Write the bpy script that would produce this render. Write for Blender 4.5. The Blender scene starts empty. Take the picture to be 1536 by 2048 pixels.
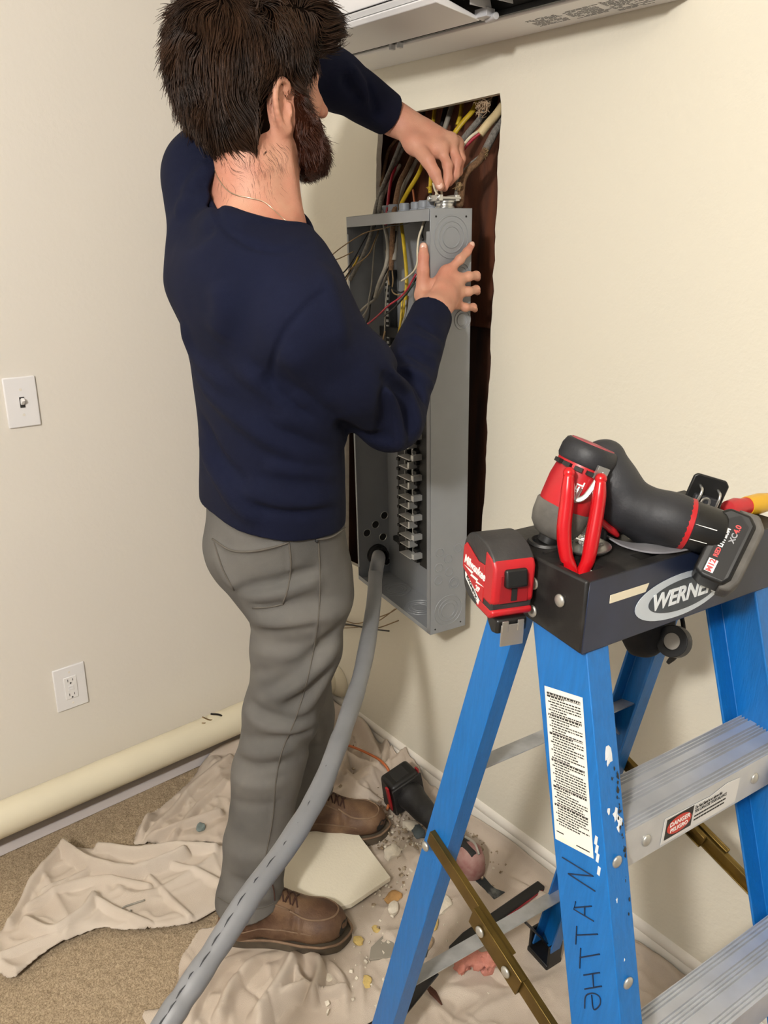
import bpy, bmesh, math, random
import numpy as np
from mathutils import Vector, Matrix

# ------------------------------------------------------------------ camera
FPX = 1510.0
CAM_R = np.array([[0.6477021839, -0.2703083404, 0.7123308796],
                  [0.7616534842, 0.2062507831, -0.6142837981],
                  [0.0191272323, 0.9404222539, 0.3394703719]])
CAM_C = np.array([0.0, 0.0, 1.52])
scene = bpy.context.scene
COL = scene.collection
cam_data = bpy.data.cameras.new('camera')
cam = bpy.data.objects.new('camera', cam_data)
COL.objects.link(cam)
cam_data.sensor_fit = 'VERTICAL'
cam_data.sensor_height = 36.0
cam_data.lens = FPX / 2048.0 * 36.0
cam_data.clip_start = 0.02
cmw = Matrix.Identity(4)
for i in range(3):
    for j in range(3):
        cmw[i][j] = CAM_R[i][j]
    cmw[i][3] = CAM_C[i]
cam.matrix_world = cmw
scene.camera = cam

# ------------------------------------------------------------------ light
scene.view_settings.view_transform = 'Standard'
scene.view_settings.look = 'None'
scene.view_settings.exposure = 0.13
scene.view_settings.gamma = 1.0
scene.view_settings.use_curve_mapping = False
world = bpy.data.worlds.new('world')
scene.world = world
world.use_nodes = True
wn = world.node_tree.nodes
wn['Background'].inputs[0].default_value = (1.0, 0.98, 0.965, 1)
wn['Background'].inputs[1].default_value = 0.24

def lamp(name, loc, energy, color, size=0.1, kind='POINT', target=None, sy=None):
    l = bpy.data.lights.new(name, kind)
    l.energy = energy
    l.color = color
    if kind == 'AREA':
        l.shape = 'RECTANGLE'
        l.size = size
        l.size_y = sy or size
    else:
        l.shadow_soft_size = size
    o = bpy.data.objects.new(name, l)
    COL.objects.link(o)
    o.location = loc
    if target is not None:
        o.rotation_euler = (Vector(target) - Vector(loc)).to_track_quat('-Z', 'Y').to_euler()
    return o

lamp('ceiling_lamp_light', (0.15, -1.00, 2.22), 154, (1.0, 0.965, 0.922), 0.085)
lamp('added_fill_light', (1.5, -1.2, 2.40), 3, (1.0, 0.96, 0.92), 0.25)  # weak fill added from the right; no second lamp is known there

# ------------------------------------------------------------------ helpers
WX, WY = -1.90, 1.31          # left wall plane x, panel wall plane y

def at(px, py, dep):
    """world point seen at photo pixel (px,py) at a given depth along the view axis"""
    v = np.array([px - 768.0, -(py - 1024.0), -FPX]) / FPX * dep
    return CAM_C + CAM_R @ v

def hit(px, py, axis, val):
    r = CAM_R @ np.array([px - 768.0, -(py - 1024.0), -FPX])
    t = (val - CAM_C[axis]) / r[axis]
    return CAM_C + r * t

def srgb(h):
    h = h.lstrip('#')
    out = []
    for i in (0, 2, 4):
        c = int(h[i:i + 2], 16) / 255.0
        out.append(c / 12.92 if c <= 0.04045 else ((c + 0.055) / 1.055) ** 2.4)
    return tuple(out)

MATS = {}
def mat(name, col, rough=0.6, metal=0.0, bump=0.0, bscale=200.0, var=0.0, vscale=8.0, col2=None,
        spec=0.5, sss=0.0, stretch=None, vthr=None, coat=0.0, bdetail=3.0, gen=False):
    if name in MATS:
        return MATS[name]
    m = bpy.data.materials.new(name)
    m.use_nodes = True
    nt = m.node_tree
    b = nt.nodes['Principled BSDF']
    c = srgb(col) if isinstance(col, str) else col
    b.inputs['Base Color'].default_value = (*c, 1)
    b.inputs['Roughness'].default_value = rough
    b.inputs['Metallic'].default_value = metal
    b.inputs['Specular IOR Level'].default_value = spec
    if coat:
        b.inputs['Coat Weight'].default_value = coat
    if sss:
        b.inputs['Subsurface Weight'].default_value = sss
        b.inputs['Subsurface Radius'].default_value = (1.0, 0.35, 0.2)
        b.inputs['Subsurface Scale'].default_value = 0.006
    tc = nt.nodes.new('ShaderNodeTexCoord')
    mp = nt.nodes.new('ShaderNodeMapping')
    nt.links.new(tc.outputs['Generated' if gen else 'Object'], mp.inputs[0])
    if stretch:
        mp.inputs['Scale'].default_value = stretch
    if var or col2 is not None:
        n = nt.nodes.new('ShaderNodeTexNoise')
        n.inputs['Scale'].default_value = vscale
        n.inputs['Detail'].default_value = 6.0
        nt.links.new(mp.outputs[0], n.inputs['Vector'])
        r = nt.nodes.new('ShaderNodeValToRGB')
        if col2 is not None:
            c2 = srgb(col2) if isinstance(col2, str) else col2
            ca, cb = c, c2
        else:
            ca = tuple(max(0, x * (1 - var)) for x in c)
            cb = tuple(min(1, x * (1 + var)) for x in c)
        lo, hi = vthr if vthr else (0.3, 0.7)
        r.color_ramp.elements[0].position = lo
        r.color_ramp.elements[1].position = hi
        r.color_ramp.elements[0].color = (*ca, 1)
        r.color_ramp.elements[1].color = (*cb, 1)
        nt.links.new(n.outputs[0], r.inputs[0])
        nt.links.new(r.outputs[0], b.inputs['Base Color'])
    if bump:
        n2 = nt.nodes.new('ShaderNodeTexNoise')
        n2.inputs['Scale'].default_value = bscale
        n2.inputs['Detail'].default_value = bdetail
        nt.links.new(mp.outputs[0], n2.inputs['Vector'])
        bp = nt.nodes.new('ShaderNodeBump')
        bp.inputs['Strength'].default_value = min(1.0, bump)
        bp.inputs['Distance'].default_value = 0.002
        nt.links.new(n2.outputs[0], bp.inputs['Height'])
        nt.links.new(bp.outputs[0], b.inputs['Normal'])
    MATS[name] = m
    return m

def norm(v):
    v = np.asarray(v, float)
    return v / (np.linalg.norm(v) + 1e-12)

def frame(o, x, z):
    """4x4 placing matrix with origin o, local x axis along x and z as close to z as possible"""
    x = norm(x)
    y = norm(np.cross(z, x))
    z = np.cross(x, y)
    M = np.eye(4)
    M[:3, 0], M[:3, 1], M[:3, 2], M[:3, 3] = x, y, z, o
    return M

def yawM(o, a):
    return frame(o, (math.cos(a), math.sin(a), 0), (0, 0, 1))

def catmull(pts, n=8):
    P = np.asarray(pts, float)
    if len(P) < 3:
        t = np.linspace(0, 1, n + 1)[:, None]
        return P[0] * (1 - t) + P[-1] * t
    Q = np.vstack([2 * P[0] - P[1], P, 2 * P[-1] - P[-2]])
    out = []
    for i in range(1, len(Q) - 2):
        p0, p1, p2, p3 = Q[i - 1], Q[i], Q[i + 1], Q[i + 2]
        for k in range(n):
            t = k / n
            out.append(0.5 * ((2 * p1) + (p2 - p0) * t + (2 * p0 - 5 * p1 + 4 * p2 - p3) * t * t + (3 * p1 - p0 - 3 * p2 + p3) * t ** 3))
    out.append(P[-1])
    return np.array(out)

def world_inv(o):
    M = np.eye(4)
    while o is not None:
        M = np.array(o.matrix_basis) @ M
        o = o.parent
    return np.linalg.inv(M)

class MB:
    """collects shapes and builds ONE mesh object"""
    def __init__(self):
        self.v, self.f = [], []
    def add(self, vs, fs):
        o = len(self.v)
        self.v.extend([tuple(map(float, p)) for p in vs])
        self.f.extend([tuple(i + o for i in f) for f in fs])
        return self
    def box(self, c, s, R=None, taper=None):
        c = np.asarray(c, float)
        h = np.asarray(s, float) / 2
        vs = []
        for z in (-1, 1):
            for x, y in ((-1, -1), (1, -1), (1, 1), (-1, 1)):
                k = (taper if (taper and z > 0) else (1, 1))
                p = np.array([x * h[0] * k[0], y * h[1] * k[1], z * h[2]])
                vs.append(c + (R @ p if R is not None else p))
        return self.add(vs, [(3, 2, 1, 0), (4, 5, 6, 7), (0, 1, 5, 4), (1, 2, 6, 5), (2, 3, 7, 6), (3, 0, 4, 7)])
    def beam(self, a, b, w, h, up=(0, 0, 1)):
        """box from a to b, w across, h along up"""
        a, b = np.asarray(a, float), np.asarray(b, float)
        x = norm(b - a)
        y = norm(np.cross(up, x))
        z = np.cross(x, y)
        R = np.stack([x, y, z], 1)
        return self.box((a + b) / 2, (np.linalg.norm(b - a), w, h), R)
    def tube(self, pts, r, n=8, caps=True, flat=None):
        P = np.asarray(pts, float)
        m = len(P)
        rr = np.full(m, r, float) if np.isscalar(r) else np.interp(np.linspace(0, 1, m), np.linspace(0, 1, len(r)), r)
        T = np.gradient(P, axis=0)
        T /= (np.linalg.norm(T, axis=1, keepdims=True) + 1e-12)
        u = np.cross(T[0], [0.13, 0.31, 0.94])
        if np.linalg.norm(u) < 1e-3:
            u = np.cross(T[0], [1, 0, 0])
        u = norm(u)
        vs = []
        ang = np.linspace(0, 2 * np.pi, n, endpoint=False)
        for i in range(m):
            u = norm(u - T[i] * np.dot(u, T[i]))
            w = np.cross(T[i], u)
            k = flat if flat else 1.0
            for a in ang:
                vs.append(P[i] + rr[i] * (math.cos(a) * u + k * math.sin(a) * w))
        fs = []
        for i in range(m - 1):
            for k in range(n):
                fs.append((i * n + k, i * n + (k + 1) % n, (i + 1) * n + (k + 1) % n, (i + 1) * n + k))
        if caps:
            fs.append(tuple(range(n - 1, -1, -1)))
            fs.append(tuple((m - 1) * n + k for k in range(n)))
        return self.add(vs, fs)
    def cyl(self, a, b, r0, r1=None, n=20):
        r1 = r0 if r1 is None else r1
        return self.tube([a, b], [r0, r1], n)
    def lathe(self, prof, M=None, n=24, arc=None):
        """prof: list of (r,z) around local z"""
        M = np.eye(4) if M is None else M
        vs, fs = [], []
        for r, z in prof:
            for k in range(n):
                a = 2 * np.pi * k / n
                vs.append((M @ np.array([r * math.cos(a), r * math.sin(a), z, 1]))[:3])
        for i in range(len(prof) - 1):
            for k in range(n):
                fs.append((i * n + k, i * n + (k + 1) % n, (i + 1) * n + (k + 1) % n, (i + 1) * n + k))
        fs.append(tuple(range(n - 1, -1, -1)))
        fs.append(tuple((len(prof) - 1) * n + k for k in range(n)))
        return self.add(vs, fs)
    def ell(self, c, r, R=None, n=16, m=10):
        vs, fs = [], []
        for i in range(m + 1):
            th = np.pi * i / m
            for k in range(n):
                a = 2 * np.pi * k / n
                p = np.array([r[0] * math.sin(th) * math.cos(a), r[1] * math.sin(th) * math.sin(a), r[2] * math.cos(th)])
                vs.append(np.asarray(c) + (R @ p if R is not None else p))
        for i in range(m):
            for k in range(n):
                fs.append(((i + 1) * n + k, (i + 1) * n + (k + 1) % n, i * n + (k + 1) % n, i * n + k))
        return self.add(vs, fs)
    def prism(self, poly, z0, z1, M=None):
        """poly in local xy, extruded z0..z1"""
        M = np.eye(4) if M is None else M
        n = len(poly)
        area = sum(poly[i][0] * poly[(i + 1) % n][1] - poly[(i + 1) % n][0] * poly[i][1] for i in range(n))
        if area < 0:
            poly = poly[::-1]
        vs = [(M @ np.array([x, y, z, 1]))[:3] for z in (z0, z1) for x, y in poly]
        fs = [tuple(range(n - 1, -1, -1)), tuple(range(n, 2 * n))]
        fs += [(i, (i + 1) % n, n + (i + 1) % n, n + i) for i in range(n)]
        return self.add(vs, fs)
    def ring(self, c, nrm, R, r, n=28, k=6):
        """torus"""
        nrm = norm(nrm)
        u = norm(np.cross(nrm, [0.2, 0.3, 0.93] if abs(nrm[2]) < 0.9 else [1, 0, 0]))
        w = np.cross(nrm, u)
        vs, fs = [], []
        for i in range(n):
            a = 2 * np.pi * i / n
            d = math.cos(a) * u + math.sin(a) * w
            for j in range(k):
                b = 2 * np.pi * j / k
                vs.append(np.asarray(c) + d * (R + r * math.cos(b)) + nrm * r * math.sin(b))
        for i in range(n):
            for j in range(k):
                fs.append((i * k + j, ((i + 1) % n) * k + j, ((i + 1) % n) * k + (j + 1) % k, i * k + (j + 1) % k))
        return self.add(vs, fs)
    def build(self, name, m, parent=None, bevel=0.0, segs=2, smooth=True, world=False, ang=35, subd=0):
        me = bpy.data.meshes.new(name)
        vs = np.array(self.v, float)
        if world and parent is not None:
            Mi = world_inv(parent)
            vs = vs @ Mi[:3, :3].T + Mi[:3, 3]
        me.from_pydata(vs.tolist(), [], self.f)
        bm = bmesh.new()
        bm.from_mesh(me)
        bmesh.ops.recalc_face_normals(bm, faces=bm.faces[:])
        bm.to_mesh(me)
        bm.free()
        return finish(me, name, m, parent, bevel, segs, smooth, ang, subd)

def finish(me, name, m, parent=None, bevel=0.0, segs=2, smooth=True, ang=35, subd=0):
    o = bpy.data.objects.new(name, me)
    COL.objects.link(o)
    if m is not None:
        me.materials.append(m)
    if parent is not None:
        o.parent = parent
    if smooth:
        me.polygons.foreach_set('use_smooth', [True] * len(me.polygons))
        me.set_sharp_from_angle(angle=math.radians(ang))
    if bevel:
        md = o.modifiers.new('bevel', 'BEVEL')
        md.width = bevel
        md.segments = segs
        md.limit_method = 'ANGLE'
        md.angle_limit = math.radians(40)
        md.harden_normals = False
    if subd:
        md = o.modifiers.new('subd', 'SUBSURF')
        md.levels = md.render_levels = subd
    return o

def tag(o, label=None, cat=None, group=None, kind=None):
    if label: o['label'] = label
    if cat: o['category'] = cat
    if group: o['group'] = group
    if kind: o['kind'] = kind
    return o

def thing(name, label, cat, M=None, group=None):
    o = bpy.data.objects.new(name, None)
    o.empty_display_size = 0.02
    COL.objects.link(o)
    if M is not None:
        o.matrix_world = Matrix(np.asarray(M).tolist())
    return tag(o, label, cat, group)

def rebase(o, p):
    """move the object's origin to p (world), keeping its look"""
    p = Vector([float(x) for x in p])
    o.data.transform(Matrix.Translation(-p))
    o.location = p
    return o

def text_mesh(s, size, M, name, m, parent, depth=0.0004, shear=0.0, align='CENTER', bold=0.0, sx=1.0):
    """flat lettering as a mesh; M maps text plane (x right, y up, z out) to the parent's space"""
    cu = bpy.data.curves.new(name, 'FONT')
    cu.body = s
    cu.size = size
    cu.shear = shear
    cu.align_x = align
    cu.align_y = 'CENTER'
    cu.extrude = depth
    cu.offset = bold
    cu.resolution_u = 3
    tmp = bpy.data.objects.new(name, cu)
    COL.objects.link(tmp)
    dg = bpy.context.evaluated_depsgraph_get()
    me = bpy.data.meshes.new_from_object(tmp.evaluated_get(dg))
    bpy.data.objects.remove(tmp)
    bpy.data.curves.remove(cu)
    me.transform(Matrix.Diagonal((sx, 1, 1, 1)))
    me.transform(Matrix(np.asarray(M).tolist()))
    me.materials.clear()
    return finish(me, name, m, parent, smooth=False)

rng = np.random.default_rng(7)

def vnoise(P, seed=0):
    """cheap smooth value noise on an (N,2) or (N,3) array, about -1..1"""
    P = np.asarray(P, float)
    d = P.shape[1]
    i = np.floor(P).astype(np.int64)
    f = P - i
    f = f * f * (3 - 2 * f)
    out = np.zeros(len(P))
    for c in range(2 ** d):
        w = np.ones(len(P))
        h = np.full(len(P), seed * 7919 + 17, np.int64)
        for k in range(d):
            b = (c >> k) & 1
            w = w * (f[:, k] if b else 1 - f[:, k])
            h = h * 73856093 ^ ((i[:, k] + b) * (19349663, 83492791, 50331653)[k])
        h = (h ^ (h >> 13)) * 1274126177
        h = (h ^ (h >> 16)) & 0xffff
        out += w * (h / 32767.5 - 1)
    return out

# ------------------------------------------------------------------ implicit surfaces
def sdf_mesh(f, lo, hi, h, B=14):
    """surface nets of f(P, sel) over the active blocks of a box; f.select(center, rad) may prune"""
    lo = np.asarray(lo, float)
    nb = np.ceil((np.asarray(hi, float) - lo) / (h * B)).astype(int)
    gx, gy, gz = np.meshgrid(*[np.arange(n) for n in nb], indexing='ij')
    bl = np.stack([gx.ravel(), gy.ravel(), gz.ravel()], 1)
    cen = lo + (bl + 0.5) * B * h
    rad = 0.5 * math.sqrt(3) * (B + 1) * h
    d0 = f.eval(cen)
    bl = bl[np.abs(d0) < rad * 1.5 + f.slack]
    k = np.arange(B + 1)
    cx, cy, cz = np.meshgrid(k, k, k, indexing='ij')
    offs = np.stack([cx.ravel(), cy.ravel(), cz.ravel()], 1)
    S = nb * B + 3
    allk, allp, quads = [], [], []
    n1 = B + 1
    for b in bl:
        base = b * B
        c = lo + (base + 0.5 * B) * h
        P = lo + (base + offs) * h
        v = f.eval(P, f.select(c, rad)).reshape(n1, n1, n1)
        s = v < 0
        if s.all() or not s.any():
            continue
        # cells
        cnt = np.zeros((B, B, B))
        acc = np.zeros((B, B, B, 3))
        def corner(a):
            return v[a[0]:a[0] + B, a[1]:a[1] + B, a[2]:a[2] + B]
        cs = [(i, j, l) for i in (0, 1) for j in (0, 1) for l in (0, 1)]
        for a in cs:
            for ax in range(3):
                if a[ax] == 0:
                    b2 = list(a)
                    b2[ax] = 1
                    va, vb = corner(a), corner(b2)
                    cr = (va < 0) != (vb < 0)
                    t = np.where(cr, va / np.where(cr, va - vb, 1), 0)
                    pa = np.array(a, float)
                    q = np.broadcast_to(pa, (B, B, B, 3)).copy()
                    q[..., ax] += t
                    acc += q * cr[..., None]
                    cnt += cr
        idx = np.argwhere(cnt > 0)
        if len(idx) == 0:
            continue
        p = acc[cnt > 0] / cnt[cnt > 0][:, None]
        gi = idx + base
        allp.append(lo + (gi + p) * h)
        allk.append((gi[:, 0] + 1) * S[1] * S[2] + (gi[:, 1] + 1) * S[2] + gi[:, 2] + 1)
        for ax in range(3):
            sl0 = [slice(0, B)] * 3
            sl1 = [slice(0, B)] * 3
            sl1[ax] = slice(1, B + 1)
            a0, a1 = s[tuple(sl0)], s[tuple(sl1)]
            e = np.argwhere(a0 != a1)
            if len(e) == 0:
                continue
            sign = a0[a0 != a1]
            g = e + base + 1
            u, w = (ax + 1) % 3, (ax + 2) % 3
            du = np.zeros(3, int); du[u] = 1
            dw = np.zeros(3, int); dw[w] = 1
            def key(q):
                return q[:, 0] * S[1] * S[2] + q[:, 1] * S[2] + q[:, 2]
            q = np.stack([key(g - du - dw), key(g - dw), key(g), key(g - du)], 1)
            q[~sign] = q[~sign][:, ::-1]
            quads.append(q)
    K = np.concatenate(allk)
    Pp = np.concatenate(allp)
    K, ui = np.unique(K, return_index=True)
    Pp = Pp[ui]
    Q = np.concatenate(quads)
    I = np.searchsorted(K, Q)
    I = np.clip(I, 0, len(K) - 1)
    ok = (K[I] == Q).all(1)
    return Pp, I[ok]

def smin(a, b, k):
    if k <= 0:
        return np.minimum(a, b)
    h = np.clip(0.5 + 0.5 * (b - a) / k, 0, 1)
    return b * (1 - h) + a * h - k * h * (1 - h)

class Field:
    def __init__(self):
        self.pr = []      # (fn, k, op)
        self.post = []    # displacement functions
        self.slack = 0.02
    def rc(self, a, b, ra, rb=None, k=0.02, op='+'):
        a, b = np.asarray(a, float), np.asarray(b, float)
        rb = ra if rb is None else rb
        ba = b - a
        L2 = max(1e-12, ba @ ba)
        def fn(P):
            pa = P - a
            t = np.clip(pa @ ba / L2, 0, 1)
            return np.sqrt(((pa - t[:, None] * ba) ** 2).sum(1)) - (ra + (rb - ra) * t)
        self.pr.append((fn, k, op))
        return self
    def chain(self, pts, rs, k=0.02, op='+'):
        for i in range(len(pts) - 1):
            self.rc(pts[i], pts[i + 1], rs[i], rs[i + 1], k, op)
        return self
    def el(self, c, r, R=None, k=0.02, op='+'):
        c, r = np.asarray(c, float), np.asarray(r, float)
        R = np.eye(3) if R is None else np.asarray(R, float)
        def fn(P):
            q = (P - c) @ R
            k0 = np.sqrt(((q / r) ** 2).sum(1))
            k1 = np.sqrt(((q / r ** 2) ** 2).sum(1)) + 1e-9
            return np.where(k0 < 0.05, -r.min(), k0 * (k0 - 1) / k1)
        self.pr.append((fn, k, op))
        return self
    def rbox(self, c, s, R=None, r=0.005, k=0.005, op='+'):
        c, s = np.asarray(c, float), np.asarray(s, float) / 2
        R = np.eye(3) if R is None else np.asarray(R, float)
        def fn(P):
            q = np.abs((P - c) @ R) - s + r
            return np.sqrt((np.maximum(q, 0) ** 2).sum(1)) + np.minimum(q.max(1), 0) - r
        self.pr.append((fn, k, op))
        return self
    def loft(self, st, k=0.03, op='+', e=2.2):
        """st: rows (z, cx, cy, rx, ry, yaw) with rising z; yaw = direction of the rx axis"""
        st = np.asarray(st, float)
        zz = np.linspace(st[0, 0], st[-1, 0], 120)
        cr = catmull(st, 16)
        cr = cr[np.argsort(cr[:, 0])]
        tab = np.stack([np.interp(zz, cr[:, 0], cr[:, j]) for j in range(1, 6)], 1)
        def fn(P):
            z = np.clip(P[:, 2], zz[0], zz[-1])
            cx, cy, rx, ry, yw = [np.interp(z, zz, tab[:, j]) for j in range(5)]
            dx, dy = P[:, 0] - cx, P[:, 1] - cy
            u = np.abs(dx * np.cos(yw) + dy * np.sin(yw))
            w = np.abs(-dx * np.sin(yw) + dy * np.cos(yw))
            g = ((u / rx) ** e + (w / ry) ** e + 1e-9) ** (1 / e)
            gl = np.sqrt(u * u + w * w) + 1e-9
            d = (g - 1) * gl / np.maximum(g, 1e-3)
            d = np.where(g < 0.2, -np.minimum(rx, ry) * 0.8, d)
            dz = np.maximum(zz[0] - P[:, 2], P[:, 2] - zz[-1])
            return np.where(dz > 0, np.sqrt(np.maximum(d, 0) ** 2 + dz ** 2), d)
        self.pr.append((fn, k, op))
        return self
    def fn(self, f, k=0.005, op='+'):
        self.pr.append((f, k, op))
        return self
    def select(self, c, rad):
        c = np.asarray(c, float)[None]
        ds = np.array([p[0](c)[0] for p in self.pr])
        pos = [d for d, p in zip(ds, self.pr) if p[2] == '+']
        m = min(pos)
        return [i for i, (d, p) in enumerate(zip(ds, self.pr)) if (p[2] == '+' and d - rad * 1.3 < m + rad * 1.3 + p[1] + 0.01) or (p[2] != '+' and d < rad * 1.4 + p[1] + 0.01)]
    def eval(self, P, sel=None):
        d = np.full(len(P), 10.0)
        for i in (range(len(self.pr)) if sel is None else sel):
            fn, k, op = self.pr[i]
            x = fn(P)
            if op == '+':
                d = smin(d, x, k)
            elif op == '-':
                d = -smin(-d, x, k)
            else:
                d = -smin(-d, -x, k)
        for g in self.post:
            d = d + g(P)
        return d

def sdf_obj(F, lo, hi, h, name, m, parent=None, Mi=None, smooth_it=1):
    P, Q = sdf_mesh(F, lo, hi, h)
    if Mi is not None:
        P = P @ Mi[:3, :3].T + Mi[:3, 3]
    me = bpy.data.meshes.new(name)
    me.from_pydata(P.tolist(), [], Q.tolist())
    bm = bmesh.new()
    bm.from_mesh(me)
    for _ in range(smooth_it):
        bmesh.ops.smooth_vert(bm, verts=bm.verts[:], factor=0.4, use_axis_x=True, use_axis_y=True, use_axis_z=True)
    bm.to_mesh(me)
    bm.free()
    return finish(me, name, m, parent, ang=180)
# ------------------------------------------------------------------ the setting
from mathutils.geometry import tessellate_polygon
m_wallW = mat('cream_paint', '#E2DCCB', 0.62, bump=0.55, bscale=95, var=0.012, vscale=1.5, spec=0.35)
m_wallL = mat('cream_paint_cool_light', '#E0DAD0', 0.62, bump=0.35, bscale=80, var=0.012, vscale=1.5, spec=0.35)  # same cream paint; the cooler light on this wall is put into the colour
m_white = mat('white_plastic', '#E9E7E6', 0.38, var=0.015, vscale=20)
m_trim = mat('trim_paint', '#E7E1D6', 0.42, var=0.03, vscale=12)
m_ceil = mat('ceiling_paint', '#EDE9DF', 0.8)
m_gyp = mat('gypsum', '#D9D2C4', 0.9, bump=0.6, bscale=300, var=0.1, vscale=60)
m_black = mat('black_plastic', '#141414', 0.42, var=0.25, vscale=40)
m_dark = mat('dark_inside', '#1B1A19', 0.7)

def structure(o):
    o['kind'] = 'structure'
    return o

# floor: carpet with a fuzzy nap
m_carpet = mat('carpet_pile', '#86755F', 0.95, bump=1.0, bscale=420, bdetail=5, col2='#B7A489', vscale=260, vthr=(0.33, 0.67), spec=0.1)
nt = m_carpet.node_tree
nx, ny = 330, 300
xs = np.linspace(WX, -0.55, nx); ys = np.linspace(-0.1, WY, ny)
X, Y = np.meshgrid(xs, ys, indexing='ij')
PP = np.stack([X.ravel(), Y.ravel()], 1)
Z = 0.0025 * vnoise(PP * 190, 1) + 0.0012 * vnoise(PP * 75, 2) + 0.002 * vnoise(PP * 9, 3)
b = MB()
b.add(np.column_stack([PP, Z - 0.004]), [(i * ny + j, (i + 1) * ny + j, (i + 1) * ny + j + 1, i * ny + j + 1) for i in range(nx - 1) for j in range(ny - 1)])
b.add([(-0.55, -0.1, -0.003), (2.2, -0.1, -0.003), (2.2, WY, -0.003), (-0.55, WY, -0.003)], [(0, 1, 2, 3)])
b.add([(WX, -2.4, -0.003), (2.2, -2.4, -0.003), (2.2, -0.1, -0.003), (WX, -0.1, -0.003)], [(0, 1, 2, 3)])
fl = structure(b.build('floor', m_carpet, ang=180))

# panel wall with the cut opening
hole = [(-1.571, 1.789), (-1.46, 1.7975), (-1.35, 1.800), (-1.182, 1.807)]
def jag(x0, z0, x1, z1, n, amp, seed):
    t = np.linspace(0, 1, n)[1:-1]
    q = np.stack([x0 + (x1 - x0) * t, z0 + (z1 - z0) * t], 1)
    q[:, 0] += amp * vnoise(np.stack([t * n * 0.45, t * 0 + seed], 1), seed) + amp * 0.5 * vnoise(np.stack([t * n * 1.1, t * 0 + seed], 1), seed + 3)
    return [tuple(a) for a in q]
hole += jag(-1.178, 1.80, -1.148, 0.86, 60, 0.0032, 5) + [(-1.147, 0.70)]
hole += [(-1.30, 0.693), (-1.38, 0.69), (-1.39, 0.594), (-1.56, 0.588), (-1.70, 0.584), (-1.70, 1.30), (-1.576, 1.32)] + jag(-1.575, 1.33, -1.572, 1.78, 26, 0.004, 9)
outer = [(WX, -0.01), (2.2, -0.01), (2.2, 2.46), (WX, 2.46)]
pts = [Vector((x, z, 0)) for x, z in outer] + [Vector((x, z, 0)) for x, z in hole]
tris = tessellate_polygon([[Vector((x, z, 0)) for x, z in outer], [Vector((x, z, 0)) for x, z in hole]])
b = MB()
nv = len(pts)
b.add([(p.x, WY, p.y) for p in pts], [tuple(t) for t in tris])
wall = b.build('wall_back', m_wallW, smooth=False)
structure(wall)
b = MB()
no = len(outer); nh = len(hole)
ring_f = [(x, WY, z) for x, z in hole]; ring_b = [(x + 0.002, WY + 0.014, z) for x, z in hole]
b.add(ring_f + ring_b, [(i, (i + 1) % nh, nh + (i + 1) % nh, nh + i) for i in range(nh)])
structure(b.build('wall_back_cut_edge', m_gyp, smooth=False))
b = MB().box((WX - 0.02, (WY - 2.4) / 2, 1.225), (0.04, WY + 2.4, 2.47))
structure(b.build('wall_left', m_wallL, smooth=False))
b = MB().box((0.15, (WY - 2.4) / 2, 2.48), (4.1, WY + 2.4, 0.04))
structure(b.build('ceiling', m_ceil, smooth=False))

# inside of the wall cavity: boards at the back, studs at the sides
m_wood = mat('old_dark_wood', '#3A1D0F', 0.75, bump=0.5, bscale=60, col2='#6E3A1E', vscale=7, stretch=(6, 6, 0.8), vthr=(0.25, 0.75))
m_wood2 = mat('old_dark_stud', '#2A1710', 0.8, bump=0.5, bscale=60, col2='#4E2B18', vscale=7, stretch=(5, 5, 0.7), vthr=(0.3, 0.7))
def cav(name, c, s, m):
    return structure(MB().box(c, s).build(name, m, bevel=0.002))
cav('wall_cavity_board', (-1.36, 1.432, 1.61), (0.86, 0.02, 0.58), m_wood)
cav('wall_cavity_board', (-1.36, 1.446, 0.92), (0.86, 0.02, 0.80), m_wood2)
cav('wall_cavity_stud', (-1.10, 1.38, 1.15), (0.045, 0.10, 1.5), m_wood2)
cav('wall_cavity_stud', (-1.755, 1.38, 1.15), (0.05, 0.10, 1.5), m_wood2)
cav('wall_cavity_plate', (-1.40, 1.385, 1.93), (0.75, 0.11, 0.12), m_wood2)
cav('wall_cavity_plate', (-1.40, 1.385, 0.50), (0.75, 0.11, 0.09), m_wood2)

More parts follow.
